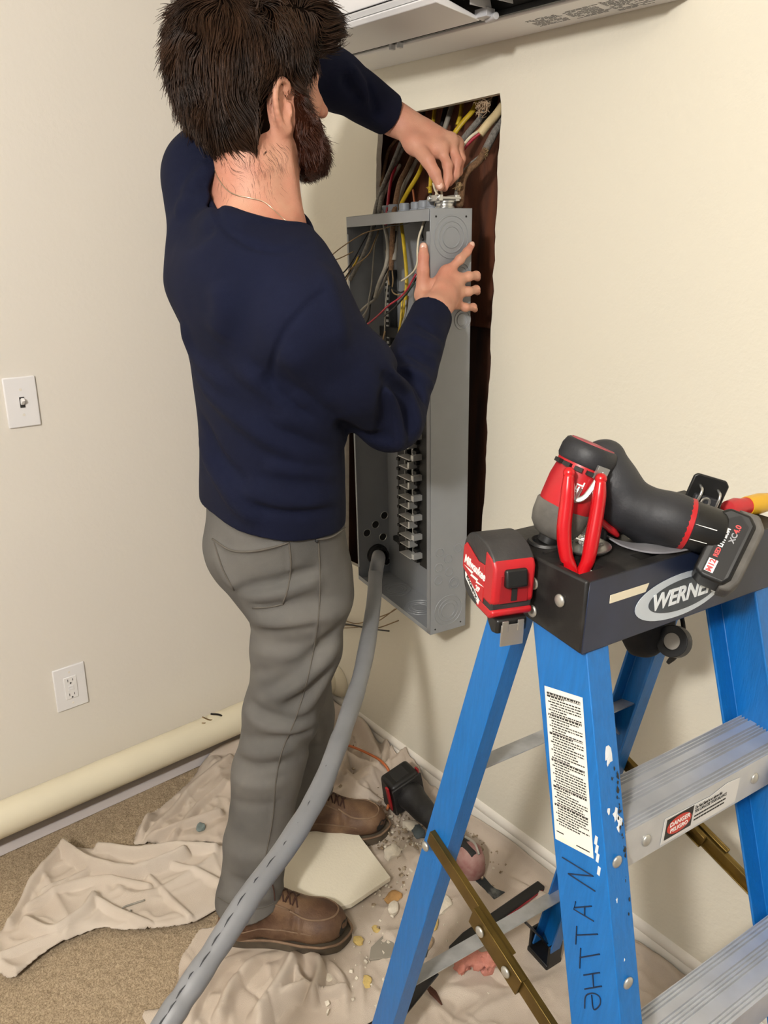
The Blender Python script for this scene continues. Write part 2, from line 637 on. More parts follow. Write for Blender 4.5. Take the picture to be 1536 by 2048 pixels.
# skirting on the panel wall, heater cover on the left wall
prof = [(WY, 0.0), (WY - 0.013, 0.0), (WY - 0.013, 0.048), (WY - 0.009, 0.053), (WY - 0.012, 0.060), (WY - 0.010, 0.068), (WY - 0.005, 0.076), (WY, 0.078)]
Mx = np.array([[0, 0, 1, 0], [1, 0, 0, 0], [0, 1, 0, 0], [0, 0, 0, 1.0]])   # (y,z,x)->xyz
structure(MB().prism(prof, WX, 2.2, Mx).build('baseboard_back', m_trim, ang=50))
My = np.array([[1, 0, 0, 0], [0, 0, 1, 0], [0, 1, 0, 0], [0, 0, 0, 1.0]])   # (x,z,y)->xyz
def heater():
    t = thing('heater_cover', 'long cream rounded baseboard heater cover along the left wall', 'heater')
    t.location = (WX + 0.06, 0.3, 0)
    m = mat('heater_paint', '#D8CFB6', 0.5, var=0.04, vscale=6)
    cc, rr = (-1.757, 0.140), 0.046
    poly = [(cc[0] + rr * math.cos(a), cc[1] + rr * math.sin(a)) for a in np.radians(np.linspace(105, -125, 20))]
    poly += [(WX + 0.10, 0.085), (WX + 0.004, 0.035), (WX + 0.004, 0.058)]
    MB().prism(poly, -2.3, WY - 0.02, My).build('cover', m, t, world=True, ang=60)
    MB().box((WX + 0.050, (WY - 2.32) / 2, 0.045), (0.01, WY + 2.28, 0.085)).build('back_panel', mat('heater_back', '#8B8070', 0.7, var=0.2, vscale=10), t, world=True, smooth=False)
    MB().box((WX + 0.055, (WY - 2.32) / 2, 0.012), (0.098, WY + 2.28, 0.030)).build('base_strip', mat('lilac_white_trim', '#D9D3D3', 0.5, var=0.03), t, world=True, bevel=0.002)
    Md = frame((-1.74, WY - 0.001, 0.138), (1, 0, 0), (0, -1, 0))
    MB().lathe([(0.058, 0.0), (0.057, 0.006), (0.050, 0.016), (0.030, 0.026), (0.0005, 0.029)], Md, 32).build('end_cap', m, t, world=True, ang=60)
heater()

# ------------------------------------------------------------------ switch and outlet on the left wall
m_pl = mat('plate_white', '#E8E6E6', 0.35)
m_slot = mat('slot_dark', '#2A2826', 0.6)
def plate_frame(px):
    q = np.array([hit(x, y, 0, WX) for x, y in px])
    c = q.mean(0)
    w = (np.linalg.norm(q[0] - q[1]) + np.linalg.norm(q[2] - q[3])) / 2
    h = (np.linalg.norm(q[1] - q[2]) + np.linalg.norm(q[3] - q[0])) / 2
    M = np.eye(4)
    M[:3, 0], M[:3, 1], M[:3, 2], M[:3, 3] = (0, 1, 0), (0, 0, 1), (1, 0, 0), c
    return M, w, h
M, w, h = plate_frame([(2, 757), (67, 750), (83, 849), (17, 857)])
t = thing('light_switch', 'white single toggle light switch plate on the left wall', 'light switch', M)
MB().box((0, 0, 0.003), (w, h, 0.006)).build('plate', m_pl, t, bevel=0.0035, segs=3)
MB().box((0, 0, 0.0065), (0.011, 0.025, 0.002)).build('toggle_slot', m_slot, t)
MB().box((0, 0.004, 0.012), (0.0085, 0.013, 0.016), np.array(Matrix.Rotation(-0.6, 3, 'X')), taper=(0.8, 0.7)).build('toggle', m_white, t, bevel=0.001)
for s in (1, -1):
    MB().cyl((0, s * 0.030, 0.005), (0, s * 0.030, 0.0072), 0.0034, 0.003, 16).build('screw', m_trim, t)
M, w, h = plate_frame([(101, 1343), (164, 1321), (179, 1402), (116, 1424)])
t = thing('wall_outlet', 'white wall outlet with test buttons low on the left wall', 'outlet', M)
MB().box((0, 0, 0.003), (w, h, 0.006)).build('plate', m_pl, t, bevel=0.0035, segs=3)
MB().box((0, 0, 0.0062), (0.034, 0.068, 0.004)).build('socket_face', m_white, t, bevel=0.0015)
for s in (1, -1):
    d = MB()
    d.box((-0.0065, s * 0.022 + 0.002, 0.0083), (0.0016, 0.008, 0.0006))
    d.box((0.0065, s * 0.022 + 0.002, 0.0083), (0.0016, 0.0065, 0.0006))
    d.cyl((0, s * 0.022 - 0.007, 0.0078), (0, s * 0.022 - 0.007, 0.0086), 0.0024, None, 12)
    d.build('socket_slots', m_slot, t)
    MB().box((0, s * 0.0042, 0.0085), (0.014, 0.0062, 0.002)).build('button', m_pl, t, bevel=0.0006)
    MB().cyl((0, s * 0.048, 0.005), (0, s * 0.048, 0.0072), 0.003, None, 14).build('screw', m_trim, t)

# ------------------------------------------------------------------ air conditioner over the opening
def air_conditioner():
    x0, x1, zb = -1.60, -0.775, 1.900
    t = thing('air_conditioner', 'white wall air conditioner with part of its flap missing, above the opening', 'air conditioner')
    org = ((x0 + x1) / 2, WY, zb)
    t.location = org
    m = mat('conditioner_white', '#E6E5E6', 0.32, var=0.01, vscale=10)
    mg = mat('conditioner_grey', '#C9C9CB', 0.4, var=0.04, vscale=14)
    body = [(WY, zb), (WY - 0.118, zb), (WY - 0.122, zb + 0.012), (WY - 0.16, zb + 0.075), (WY - 0.225, zb + 0.085), (WY - 0.262, zb + 0.03),
            (WY - 0.268, zb + 0.05), (WY - 0.262, zb + 0.20), (WY - 0.235, zb + 0.27), (WY - 0.20, zb + 0.285), (WY, zb + 0.285)]
    MB().prism(body, x0, x1, Mx).build('housing', m, t, world=True, bevel=0.003, ang=30)
    # dark outlet mouth lining
    MB().prism([(WY - 0.124, zb + 0.010), (WY - 0.161, zb + 0.073), (WY - 0.224, zb + 0.083), (WY - 0.259, zb + 0.032), (WY - 0.25, zb + 0.034), (WY - 0.222, zb + 0.078), (WY - 0.163, zb + 0.068), (WY - 0.131, zb + 0.012)], x0 + 0.014, x1 - 0.014, Mx).build('outlet_lining', mat('duct_black', '#0E0E0E', 0.6), t, world=True, smooth=False)
    # side end plates
    ep = [(WY - 0.10, zb - 0.002), (WY - 0.265, zb + 0.020), (WY - 0.272, zb + 0.05), (WY - 0.262, zb + 0.21), (WY - 0.16, zb + 0.25), (WY - 0.1, zb + 0.2)]
    for a, bb in ((x0 - 0.002, x0 + 0.016), (x1 - 0.016, x1 + 0.002)):
        MB().prism(ep, a, bb, Mx).build('end_plate', m, t, world=True, bevel=0.003)
    # closed flap on the left half
    fp = [(WY - 0.150, zb - 0.003), (WY - 0.156, zb + 0.003), (WY - 0.262, zb + 0.020), (WY - 0.268, zb + 0.014), (WY - 0.262, zb + 0.006)]
    fl = MB().prism(fp, x0 + 0.02, -1.105, Mx).build('flap', m, t, world=True, bevel=0.0015)
    MB().prism([(WY - 0.262, zb + 0.0215), (WY - 0.268, zb + 0.016), (WY - 0.27, zb + 0.024), (WY - 0.266, zb + 0.028)], x0 + 0.02, -1.13, Mx).build('lip', mg, fl, world=True)
    # rails, vanes and clips showing where the flap is gone
    MB().beam((x0 + 0.03, WY - 0.131, zb + 0.006), (x1 - 0.03, WY - 0.131, zb + 0.006), 0.007, 0.009).build('flap_rod', m_black, t, world=True)
    MB().beam((-1.09, WY - 0.17, zb + 0.03), (x1 - 0.03, WY - 0.17, zb + 0.03), 0.010, 0.014).build('flap_rod', m_black, t, world=True)
    MB().beam((-1.10, WY - 0.225, zb + 0.022), (x1 - 0.02, WY - 0.225, zb + 0.022), 0.05, 0.006).build('deflector', m, t, world=True, bevel=0.001)
    for k in range(6):
        xx = -1.085 + 0.05 * k
        MB().prism([(WY - 0.145, zb + 0.012), (WY - 0.20, zb + 0.010), (WY - 0.205, zb + 0.06), (WY - 0.165, zb + 0.062)], xx, xx + 0.002, Mx).build('vane', mg, t, world=True, smooth=False)
    c = MB()
    c.box((-1.095, WY - 0.15, zb + 0.006), (0.03, 0.022, 0.014))
    c.cyl((-1.10, WY - 0.138, zb + 0.0), (-1.07, WY - 0.146, zb + 0.0), 0.006)
    c.build('hinge_clip', mg, t, world=True, bevel=0.001)
    c = MB()
    for dx in (-0.012, 0.012):
        c.box((-1.36 + dx, WY - 0.13, zb - 0.003), (0.008, 0.012, 0.010))
    c.build('latch', mg, t, world=True, bevel=0.001)
    # rating label printed on the underside, near the right: rows of tiny print
    p = MB()
    r = random.Random(4)
    for (xa, xb, ya, yb) in ((-1.06, -0.99, WY - 0.035, WY - 0.080), (-0.98, -0.91, WY - 0.030, WY - 0.080), (-0.90, -0.83, WY - 0.020, WY - 0.085)):
        y = ya
        while y > yb:
            x = xa
            while x < xb - 0.006:
                l = r.uniform(0.004, 0.013)
                if r.random() < 0.85:
                    p.box((x + l / 2, y, zb - 0.0003), (l, 0.0016, 0.0004))
                x += l + 0.002
            y -= 0.0048
    p.build('rating_print', mat('grey_print', '#8C8C8E', 0.6), t, world=True, smooth=False)
air_conditioner()
# ------------------------------------------------------------------ stepladder
LP = dict(ox=-.4497, oy=.8565, psi=.1442, zt=1.0504, ht=.1807, hb=.2355, ft=.0662, fb=.4081, rt=.1148, rb=.3259, wF=.0894, wR=.0521)
LM = np.eye(4)                                     # ladder frame: x = front, y = along the width towards the panel wall
LM[:3, 0] = (math.cos(LP['psi']), -math.sin(LP['psi']), 0)
LM[:3, 1] = (math.sin(LP['psi']), math.cos(LP['psi']), 0)
LM[:3, 3] = (LP['ox'], LP['oy'], 0)
LMI = np.linalg.inv(LM)
def lad(p):
    return (LMI @ np.array([*p, 1.0]))[:3]
def rail_pt(side, front, z, off=0.0, inset=0.0):
    t = 1 - z / LP['zt']
    v = side * (LP['ht'] + (LP['hb'] - LP['ht']) * t - inset)
    w = (LP['ft'] + (LP['fb'] - LP['ft']) * t) if front else -(LP['rt'] + (LP['rb'] - LP['rt']) * t)
    return np.array([w + off, v, z])

m_blue = mat('blue_fibreglass', '#0F66AE', 0.38, bump=0.25, bscale=70, var=0.10, vscale=30, stretch=(6, 6, 0.6))
m_alu = mat('worn_aluminium', '#CDCFD3', 0.36, metal=0.6, bump=0.10, bscale=90, var=0.07, vscale=25)
m_alu2 = mat('dull_aluminium', '#B4B6B7', 0.45, metal=0.5, bump=0.2, bscale=90, var=0.2, vscale=25)
m_cap = mat('cap_black', '#1E263B', 0.36, var=0.22, vscale=18, bump=0.08, bscale=60)
m_capw = mat('cap_black_worn', '#151414', 0.5, col2='#3A3835', vscale=22, vthr=(0.5, 0.8), bump=0.3, bscale=90)
m_rivet = mat('rivet_steel', '#B9B7B0', 0.4, metal=0.7, var=0.1, vscale=60)
m_zinc = mat('yellow_zinc', '#6E5A2C', 0.36, metal=0.8, var=0.25, vscale=22)
m_paper = mat('label_paper', '#E9E6DC', 0.55, col2='#CDBB95', vscale=14, vthr=(0.62, 0.86))
m_ink = mat('label_ink', '#23221F', 0.6)
m_paint = mat('paint_splash', '#D9DDE0', 0.6, var=0.1, vscale=50)

def channel(side, front):
    """fibreglass C rail: web on the outside, two flanges turned in"""
    W = LP['wF'] if front else LP['wR']
    sg = -1 if front else 1
    fl, th = (0.036, 0.0045) if front else (0.030, 0.0045)
    z0, z1 = (0.028, 1.096)
    prof = [(0, 0), (0, fl), (th, fl), (th, th), (W - th, th), (W - th, fl), (W, fl), (W, 0)]
    b = MB()
    rows = []
    for z in (z0, z1):
        rows.append([rail_pt(side, front, z) + np.array([sg * u, -side * v, 0]) for u, v in prof])
    n = len(prof)
    b.add(rows[0] + rows[1], [(i, (i + 1) % n, n + (i + 1) % n, n + i) for i in range(n)] + [tuple(range(n)), tuple(range(n, 2 * n))])
    return b

def stepladder():
    t = thing('stepladder', 'blue fibreglass stepladder with aluminium treads and a dark tool-tray cap', 'ladder', LM)
    for side in (-1, 1):
        for front in (True, False):
            r = channel(side, front).build('front_rail' if front else 'rear_rail', m_blue, t, bevel=0.0012, ang=40)
            # rubber shoe
            c = rail_pt(side, front, 0.02) + np.array([(-1 if front else 1) * (LP['wF'] if front else LP['wR']) / 2, -side * 0.014, 0])
            W = (LP['wF'] if front else LP['wR'])
            sh = MB()
            sh.box(c + (0, 0, -0.012), (W + 0.012, 0.046, 0.018)).box(c + (0, side * 0.017, 0.02), (W + 0.010, 0.008, 0.06)).box(c + ((W / 2 + 0.003), 0, 0.02), (0.007, 0.04, 0.06)).box(c + (-(W / 2 + 0.003), 0, 0.02), (0.007, 0.04, 0.06))
            sh.build('foot', m_black, t, bevel=0.003)
    # treads
    half = lambda z: LP['ht'] + (LP['hb'] - LP['ht']) * (1 - z / LP['zt'])
    for z, sticker in ((0.8647, True), (0.5607, False), (0.256, False)):
        h = half(z) - 0.005
        xf = rail_pt(1, True, z)[0] - 0.002
        prof = [(xf, z - 0.058), (xf, z)]
        # ridged tread
        x = xf - 0.001
        d = 0.0757
        k = 0
        grooves = [0.004, 0.009, 0.014, 0.034, 0.039, 0.044, 0.049, 0.063, 0.068, 0.073]
        for g in grooves:
            prof += [(xf - g + 0.0021, z), (xf - g + 0.0014, z - 0.0040), (xf - g - 0.0010, z - 0.0040), (xf - g - 0.0016, z)]
        prof += [(xf - d, z), (xf - d, z - 0.030), (xf - d + 0.003, z - 0.030), (xf - d + 0.003, z - 0.006), (xf - 0.003, z - 0.006), (xf - 0.003, z - 0.058)]
        Mp = np.array([[1, 0, 0, 0], [0, 0, 1, 0], [0, 1, 0, 0], [0, 0, 0, 1.0]])
        st = MB().prism(prof, -h, h, Mp).build('step', m_alu, t, ang=25)
        for yy in (-h + 0.075, h - 0.075):
            MB().ell((xf + 0.001, yy, z - 0.030), (0.0035, 0.0075, 0.0085)).build('rivet', m_rivet, st)
        if sticker:
            Ms = np.eye(4); Ms[:3, 0], Ms[:3, 1], Ms[:3, 2], Ms[:3, 3] = (0, 1, 0), (0, 0, 1), (1, 0, 0), (xf + 0.0006, -0.005, z - 0.031)
            s = MB().prism([(-0.075, -0.022), (0.078, -0.022), (0.078, 0.018), (0.050, 0.021), (0.015, 0.014), (-0.075, 0.019)], 0, 0.0004, Ms).build('warning_sticker', mat('sticker_white', '#D9D8D6', 0.45), st)
            MB().prism([(-0.070, -0.0165), (-0.018, -0.0165), (-0.018, 0.0155), (-0.070, 0.0155)], 0.0004, 0.0008, Ms).build('black_panel', m_ink, s)
            el = [(-0.044 + 0.0235 * math.cos(a), -0.0005 + 0.0135 * math.sin(a)) for a in np.linspace(0, 2 * np.pi, 32)[:-1]]
            MB().prism(el, 0.0008, 0.0012, Ms).build('red_oval', mat('sticker_red', '#C0392B', 0.5), s)
            wht = mat('print_white', '#F0EFEC', 0.5)
            def tx(str_, sz, x, y, m, nm='lettering', al='CENTER', bold=0.0, zz=0.0014, sx=1.0):
                Mt = Ms.copy(); Mt[:3, 3] = Ms[:3, 3] + Ms[:3, 0] * x + Ms[:3, 1] * y + Ms[:3, 2] * zz
                return text_mesh(str_, sz, Mt, nm, m, s, 0.0001, align=al, bold=bold, sx=sx)
            tx('DANGER', 0.0098, -0.044, 0.0042, wht, bold=0.0002)
            tx('PELIGRO', 0.0088, -0.044, -0.0056, wht, bold=0.0002)
            tx('Do Not Stand at or above this', 0.0072, -0.014, 0.0095, m_ink, al='LEFT', bold=0.0001, zz=0.0007, sx=0.62)
            tx('YOU CAN LOSE YOUR BALANCE.', 0.0072, -0.014, 0.0030, m_ink, al='LEFT', bold=0.0001, zz=0.0007, sx=0.62)
            pr = MB()
            rr = random.Random(3)
            for row in range(2):
                x = -0.013
                while x < 0.05:
                    l = rr.uniform(0.002, 0.006)
                    q = np.array([x + l / 2, -0.0045 - row * 0.006])
                    pr.box(Ms[:3, 3] + Ms[:3, 0] * q[0] + Ms[:3, 1] * q[1] + Ms[:3, 2] * 0.0007, (0.0004, l, 0.0022))
                    x += l + 0.0012
            pr.build('small_print', m_ink, s, smooth=False)
    # rivets on the front flange
    for side in (-1, 1):
        for z in (0.842, 0.822 - 0.12, 0.54, 0.235):
            p = rail_pt(side, True, z)
            MB().ell(p + np.array([0.001, -side * 0.017, 0]), (0.0035, 0.0075, 0.0085)).build('rivet', m_rivet, t)
    # rear cross bars
    for z in (0.765, 0.212):
        h = half(z) - 0.003
        x = rail_pt(1, False, z)[0] - 0.002
        bar = MB()
        Mp = np.array([[1, 0, 0, 0], [0, 0, 1, 0], [0, 1, 0, 0], [0, 0, 0, 1.0]])
        bar.prism([(x, z), (x + 0.034, z + 0.008), (x + 0.034, z + 0.005), (x + 0.003, z - 0.003), (x + 0.003, z - 0.022), (x, z - 0.022)], -h, h, Mp)
        bar.build('rear_bar', m_alu2, t, bevel=0.0006)
    # braces from the lower rear bar down to the shoes, small gussets under the upper one
    for side in (-1, 1):
        for za, zb, dv, m_ in ((0.202, 0.045, 0.115, m_black), (0.752, 0.700, 0.055, m_alu2)):
            pa = rail_pt(side, False, za, 0.012, dv)
            pb = rail_pt(side, False, zb, 0.012, 0.012)
            MB().beam(pa, pb, 0.030, 0.004, (0, side, 0.6)).build('brace', m_, t, bevel=0.001)
    # spreaders: two folded bars each side
    for side in (-1, 1):
        a = rail_pt(side, False, 0.640) + np.array([0.028, side * 0.008, 0])
        c = rail_pt(side, True, 0.545) + np.array([-0.05, side * 0.008, 0])
        mid = a * 0.52 + c * 0.48
        sp = MB()
        d = norm(c - a)
        nrm = np.array([0, side, 0.0])
        def bar(p, q, w, off, ribs=True):
            p, q = np.asarray(p), np.asarray(q)
            o = nrm * off
            sp.beam(p + o, q + o, 0.003, w, np.cross(d, nrm))
            up = norm(np.cross(d, nrm))
            for s in (1, -1):
                sp.beam(p + o + up * s * (w / 2 - 0.0015) - nrm * 0.004, q + o + up * s * (w / 2 - 0.0015) - nrm * 0.004, 0.009, 0.0025, up)
        bar(a - d * 0.012, mid + d * 0.02, 0.026, 0.0)
        bar(mid - d * 0.02, c + d * 0.012, 0.026, 0.006)
        bar(mid - d * 0.055, mid + d * 0.055, 0.034, 0.011)
        s_ = sp.build('spreader', m_zinc, t, bevel=0.0008)
        for q in (a, mid - d * 0.03, mid + d * 0.03, c):
            MB().ell(q + nrm * 0.015, (0.008, 0.004, 0.008)).build('rivet', m_rivet, s_)
    # cap: tray with thick rim, front skirt carrying the oval badge
    z1, z0 = 1.172, 1.082
    L = 0.187
    x0, x1 = -0.108, 0.0545
    cp = MB()
    k = 0.004
    # skirts
    cp.add([(x1 + k, -L - k, z0), (x1, -L, z1), (x1, L, z1), (x1 + k, L + k, z0), (x1 - 0.006 + k, -L + 0.006 - k, z0), (x1 - 0.006, -L + 0.006, z1 - 0.004), (x1 - 0.006, L - 0.006, z1 - 0.004), (x1 - 0.006 + k, L - 0.006 + k, z0)],
           [(0, 1, 2, 3), (7, 6, 5, 4), (0, 4, 5, 1), (1, 5, 6, 2), (2, 6, 7, 3), (3, 7, 4, 0)])
    fs = cp.build('front_skirt', m_cap, t, bevel=0.002)
    en = MB()
    for s in (-1, 1):
        en.prism([(x0 - 0.004, z0 + 0.012), (x1 - 0.001 + k, z0), (x1 - 0.001, z1), (x0 + 0.01, z1 - 0.002)], s * L - 0.003, s * L + 0.003, np.array([[1, 0, 0, 0], [0, 0, 1, 0], [0, 1, 0, 0], [0, 0, 0, 1.0]]))
    en.prism([(-L, z0 + 0.012), (L, z0 + 0.012), (L, z1 - 0.004), (-L, z1 - 0.004)], x0 - 0.004, x0 + 0.002, np.array([[0, 0, 1, 0], [1, 0, 0, 0], [0, 1, 0, 0], [0, 0, 0, 1.0]]))
    en.build('end_skirts', m_capw, t, bevel=0.003)
    # top deck with slots and tool holes
    outer_ = [(x0, -L), (x1, -L), (x1, L), (x0, L)]
    slot = [(0.002, -L + 0.006), (0.034, -L + 0.006), (0.034, -L + 0.046), (0.002, -L + 0.046)]
    slot2 = [(x1 - 0.030, -L + 0.10), (x1 - 0.014, -L + 0.10), (x1 - 0.014, L - 0.06), (x1 - 0.030, L - 0.06)]
    circ = lambda cx, cy, r: [(cx + r * math.cos(a), cy + r * math.sin(a)) for a in np.linspace(0, -2 * np.pi, 21)[:-1]]
    holes = [slot[::-1], slot2[::-1], circ(-0.055, -L + 0.040, 0.017), circ(-0.06, 0.12, 0.014)]
    polys = [[Vector((x, y, 0)) for x, y in q] for q in [outer_] + holes]
    tr = tessellate_polygon(polys)
    flat = [q for pl in [outer_] + holes for q in pl]
    dk = MB()
    n = len(flat)
    zt_, zb_ = z1 - 0.001, z1 - 0.012
    dk.add([(x, y, zt_) for x, y in flat] + [(x, y, zb_) for x, y in flat], [tuple(q) for q in tr] + [tuple(a + n for a in q[::-1]) for q in tr])
    o = 0
    for pl in [outer_] + holes:
        m_ = len(pl)
        base = len(dk.v)
        dk.add([(x, y, zt_) for x, y in pl] + [(x, y, zb_) for x, y in pl], [(i, (i + 1) % m_, m_ + (i + 1) % m_, m_ + i) for i in range(m_)])
    deck = dk.build('top_deck', m_capw, t, ang=30)
    rg = MB()
    rg.ring((-0.055, -L + 0.040, z1), (0, 0, 1), 0.020, 0.0035)
    rg.tube([(-0.03, -L + 0.012, z1 - 0.001), (-0.03, L - 0.012, z1 - 0.001)], 0.003, 8)
    rg.build('deck_rim', m_capw, t)
    # end rivets
    for xx, zz in ((-0.026, z0 + 0.056), (-0.024, z0 + 0.020), (0.018, z0 + 0.052)):
        MB().ell((xx, -L - 0.004, zz), (0.0075, 0.0035, 0.008)).build('rivet', m_rivet, t)
    # the slot in the front skirt (opening seen through to the wall behind) is a pale plate set in it
    Mf = np.eye(4)
    up = norm(np.array([-k, 0, z1 - z0]))
    Mf[:3, 0], Mf[:3, 1], Mf[:3, 2] = (0, 1, 0), up, np.cross((0, 1, 0), up)
    def fpos(y, z):
        f = (z - z0) / (z1 - z0)
        return np.array([x1 + k * (1 - f) + 0.0005, y, z])
    # oval badge
    ctr = fpos(-0.024, z0 + 0.036)
    Mo = Mf.copy(); Mo[:3, 3] = ctr
    ell = lambda a, c, ox=0: [(ox + a * math.cos(q), c * math.sin(q)) for q in np.linspace(0, 2 * np.pi, 48)[:-1]]
    bd = MB().prism(ell(0.083, 0.0285), 0, 0.0008, Mo).build('oval_badge', mat('badge_silver', '#C3CCD6', 0.35, metal=0.2, var=0.06, vscale=20), fs)
    MB().prism(ell(0.066, 0.0205, 0.006), 0.0008, 0.0012, Mo).build('badge_field', mat('badge_dark', '#3C434B', 0.5, var=0.2, vscale=40), bd)
    Mt = Mo.copy(); Mt[:3, 3] = ctr + Mo[:3, 2] * 0.0016 + Mo[:3, 0] * 0.004
    text_mesh('WERNER', 0.029, Mt, 'badge_lettering', mat('badge_white', '#E4EAEE', 0.4), bd, 0.0003, shear=0.18, bold=0.0009, sx=1.02)
    sl = MB()
    Msl = Mf.copy(); Msl[:3, 3] = fpos(-L + 0.066, z0 + 0.060)
    sl.prism([(-0.031, -0.0045), (0.029, -0.0045), (0.034, 0.0055), (-0.031, 0.0055)], 0, 0.0008, Msl)
    sl.build('skirt_slot', mat('slot_cream', '#DCD3BC', 0.6), fs)
    # safety sheet on the near front rail
    def web(z, u):
        return rail_pt(-1, True, z) + np.array([-u * LP['wF'], -0.0006, 0])
    a0, a1, b0, b1 = web(0.940, 0.40), web(0.918, 0.085), web(0.690, 0.80), web(0.655, 0.12)
    # corners from the photograph, put on the outer web plane
    pw0, pw1 = rail_pt(-1, True, 1.0), rail_pt(-1, True, 0.2)
    pn = norm(np.cross(pw1 - pw0, (1, 0, 0)))
    def onweb(px, py):
        c0 = (LMI @ np.array([*CAM_C, 1]))[:3]
        d = LMI[:3, :3] @ (CAM_R @ np.array([px - 768.0, -(py - 1024.0), -FPX]))
        t_ = ((pw0 - c0) @ pn) / (d @ pn)
        return c0 + d * t_ + pn * (0.0006 if pn[1] < 0 else -0.0006)
    sgn = 1 if pn[1] < 0 else -1
    q = [onweb(1090, 1371), onweb(1166, 1395), onweb(1188, 1717), onweb(1112, 1677)]
    sh = MB()
    sh.add(q + [p + pn * sgn * 0.0004 for p in q], [(0, 1, 2, 3), (7, 6, 5, 4), (0, 4, 5, 1), (1, 5, 6, 2), (2, 6, 7, 3), (3, 7, 4, 0)])
    sheet = sh.build('safety_sheet', m_paper, t, smooth=False)
    def sp_(u, v):
        return (q[0] * (1 - u) + q[1] * u) * (1 - v) + (q[3] * (1 - u) + q[2] * u) * v + pn * sgn * 0.0007
    pr = MB()
    rr = random.Random(11)
    def dash(u0, u1, v, hh):
        A, B_, C_, D_ = sp_(u0, v), sp_(u1, v), sp_(u1, v + hh), sp_(u0, v + hh)
        pr.add([A, B_, C_, D_, *[p + pn * sgn * 0.0002 for p in (A, B_, C_, D_)]], [(0, 1, 2, 3), (4, 5, 6, 7), (0, 1, 5, 4), (2, 3, 7, 6)])
    v = 0.035
    heads = {0, 1, 8, 15, 25, 35, 42}
    for row in range(50):
        if row in heads:
            dash(0.06, 0.94, v - 0.004, 0.003)
            x, h_, g = 0.06, 0.0095, 0.020
        else:
            x, h_, g = 0.08 + 0.06 * (row % 3 > 0), 0.0075, 0.018
        e = 0.94 if rr.random() < 0.6 else rr.uniform(0.5, 0.95)
        while x < e:
            l = rr.uniform(0.02, 0.09)
            dash(x, min(e, x + l), v, h_)
            x += l + g
        v += 0.0172
    dash(0.06, 0.25, 0.935, 0.007)
    dash(0.58, 0.92, 0.965, 0.007)
    pr.build('printed_lines', m_ink, sheet, smooth=False)
    # marker handwriting down the rail: MATTHE
    strokes = [[(1126, 1716), (1186, 1770), (1140, 1745), (1194, 1806)] , [(1188, 1834), (1150, 1790), (1148, 1797), (1180, 1826)],
               ]
    strokes = [
        [(1125, 1714), (1187, 1752)], [(1187, 1752), (1137, 1747)], [(1137, 1747), (1191, 1782)],
        [(1152, 1803), (1148, 1818), (1188, 1842)], [(1150, 1815), (1184, 1812)], [(1170, 1812), (1170, 1832)],
        [(1154, 1852), (1152, 1888)], [(1153, 1870), (1196, 1868)],
        [(1162, 1896), (1160, 1936)], [(1160, 1915), (1200, 1908)],
        [(1168, 1950), (1200, 1945)], [(1170, 1978), (1204, 1972)], [(1186, 1948), (1188, 1975)],
        [(1184, 1990), (1188, 2018), (1200, 2010), (1200, 1994), (1186, 1986), (1172, 1992), (1170, 2016)]]
    wr = MB()
    for s in strokes:
        P = catmull([onweb(*a) for a in s], 5) if len(s) > 4 else np.array([onweb(*a) for a in s])
        wr.tube(P, 0.0009, 5, flat=1.0)
    wr.build('handwriting', mat('marker_ink', '#15243F', 0.5), t)
    # paint splashes and scuffs on the near front flange
    ps = MB()
    sc = MB()
    rr = random.Random(5)
    def flange(z, u):
        return rail_pt(-1, True, z) + np.array([0.0006, 0.002 + u * 0.032, 0])
    def blob(mb, z, u, s, n=9):
        c = flange(z, u)
        pts = []
        for i in range(n):
            a = 2 * np.pi * i / n
            r = s * rr.uniform(0.35, 1.0)
            pts.append(c + np.array([0, 0.55 * r * math.cos(a), r * math.sin(a)]) + (rail_pt(-1, True, z + r * math.sin(a)) - rail_pt(-1, True, z)) * np.array([1, 1, 0]))
        mb.add([c + np.array([0.0006, 0, 0])] + pts, [(0, 1 + i, 1 + (i + 1) % n) for i in range(n)])
    for z, u, s in ((0.962, 0.55, 0.013), (0.955, 0.5, 0.008), (0.893, 0.62, 0.011), (0.885, 0.8, 0.010), (0.90, 0.3, 0.006), (0.878, 0.7, 0.007), (0.80, 0.3, 0.004), (0.73, 0.4, 0.003)):
        blob(ps, z, u, s)
    for _ in range(34):
        blob(sc, 0.945 - abs(rr.gauss(0, 0.06)), 0.95 - abs(rr.gauss(0, 0.12)), rr.uniform(0.001, 0.006), 6)
    for z in (0.865, 0.855, 0.845, 0.83):
        p = rail_pt(-1, True, z) + np.array([-0.012, -0.0008, 0])
        ps.box(p, (0.004, 0.0006, 0.012))
    tag(ps.build('paint_splashes', m_paint, t, smooth=False), kind='stuff')
    tag(sc.build('scuff_marks', m_ink, t, smooth=False), kind='stuff')
    return t
ladder = stepladder()
# ------------------------------------------------------------------ breaker panel, pulled out of the wall and tipped
PM = np.eye(4)
PM[:3, :3] = [[0.9779, 0.2061, -0.0352], [-0.2069, 0.9781, -0.0219], [0.0299, 0.0287, 0.9991]]
PM[:3, 3] = (-1.576, 1.217, 1.570)
PMI = np.linalg.inv(PM)
PWd, PDp, PHt = 0.391, 0.1026, 0.97
def pw(x, y, z):
    return (PM @ np.array([x, y, z, 1.0]))[:3]
def phit(px, py, ax, val):
    """panel-space point under a photo pixel on one of the panel's own planes"""
    c = (PMI @ np.array([*CAM_C, 1]))[:3]
    d = PMI[:3, :3] @ (CAM_R @ np.array([px - 768.0, -(py - 1024.0), -FPX]))
    t = (val - c[ax]) / d[ax]
    return c + d * t
def ph(px, py, y):
    p = phit(px, py, 1, y)
    return pw(*p)

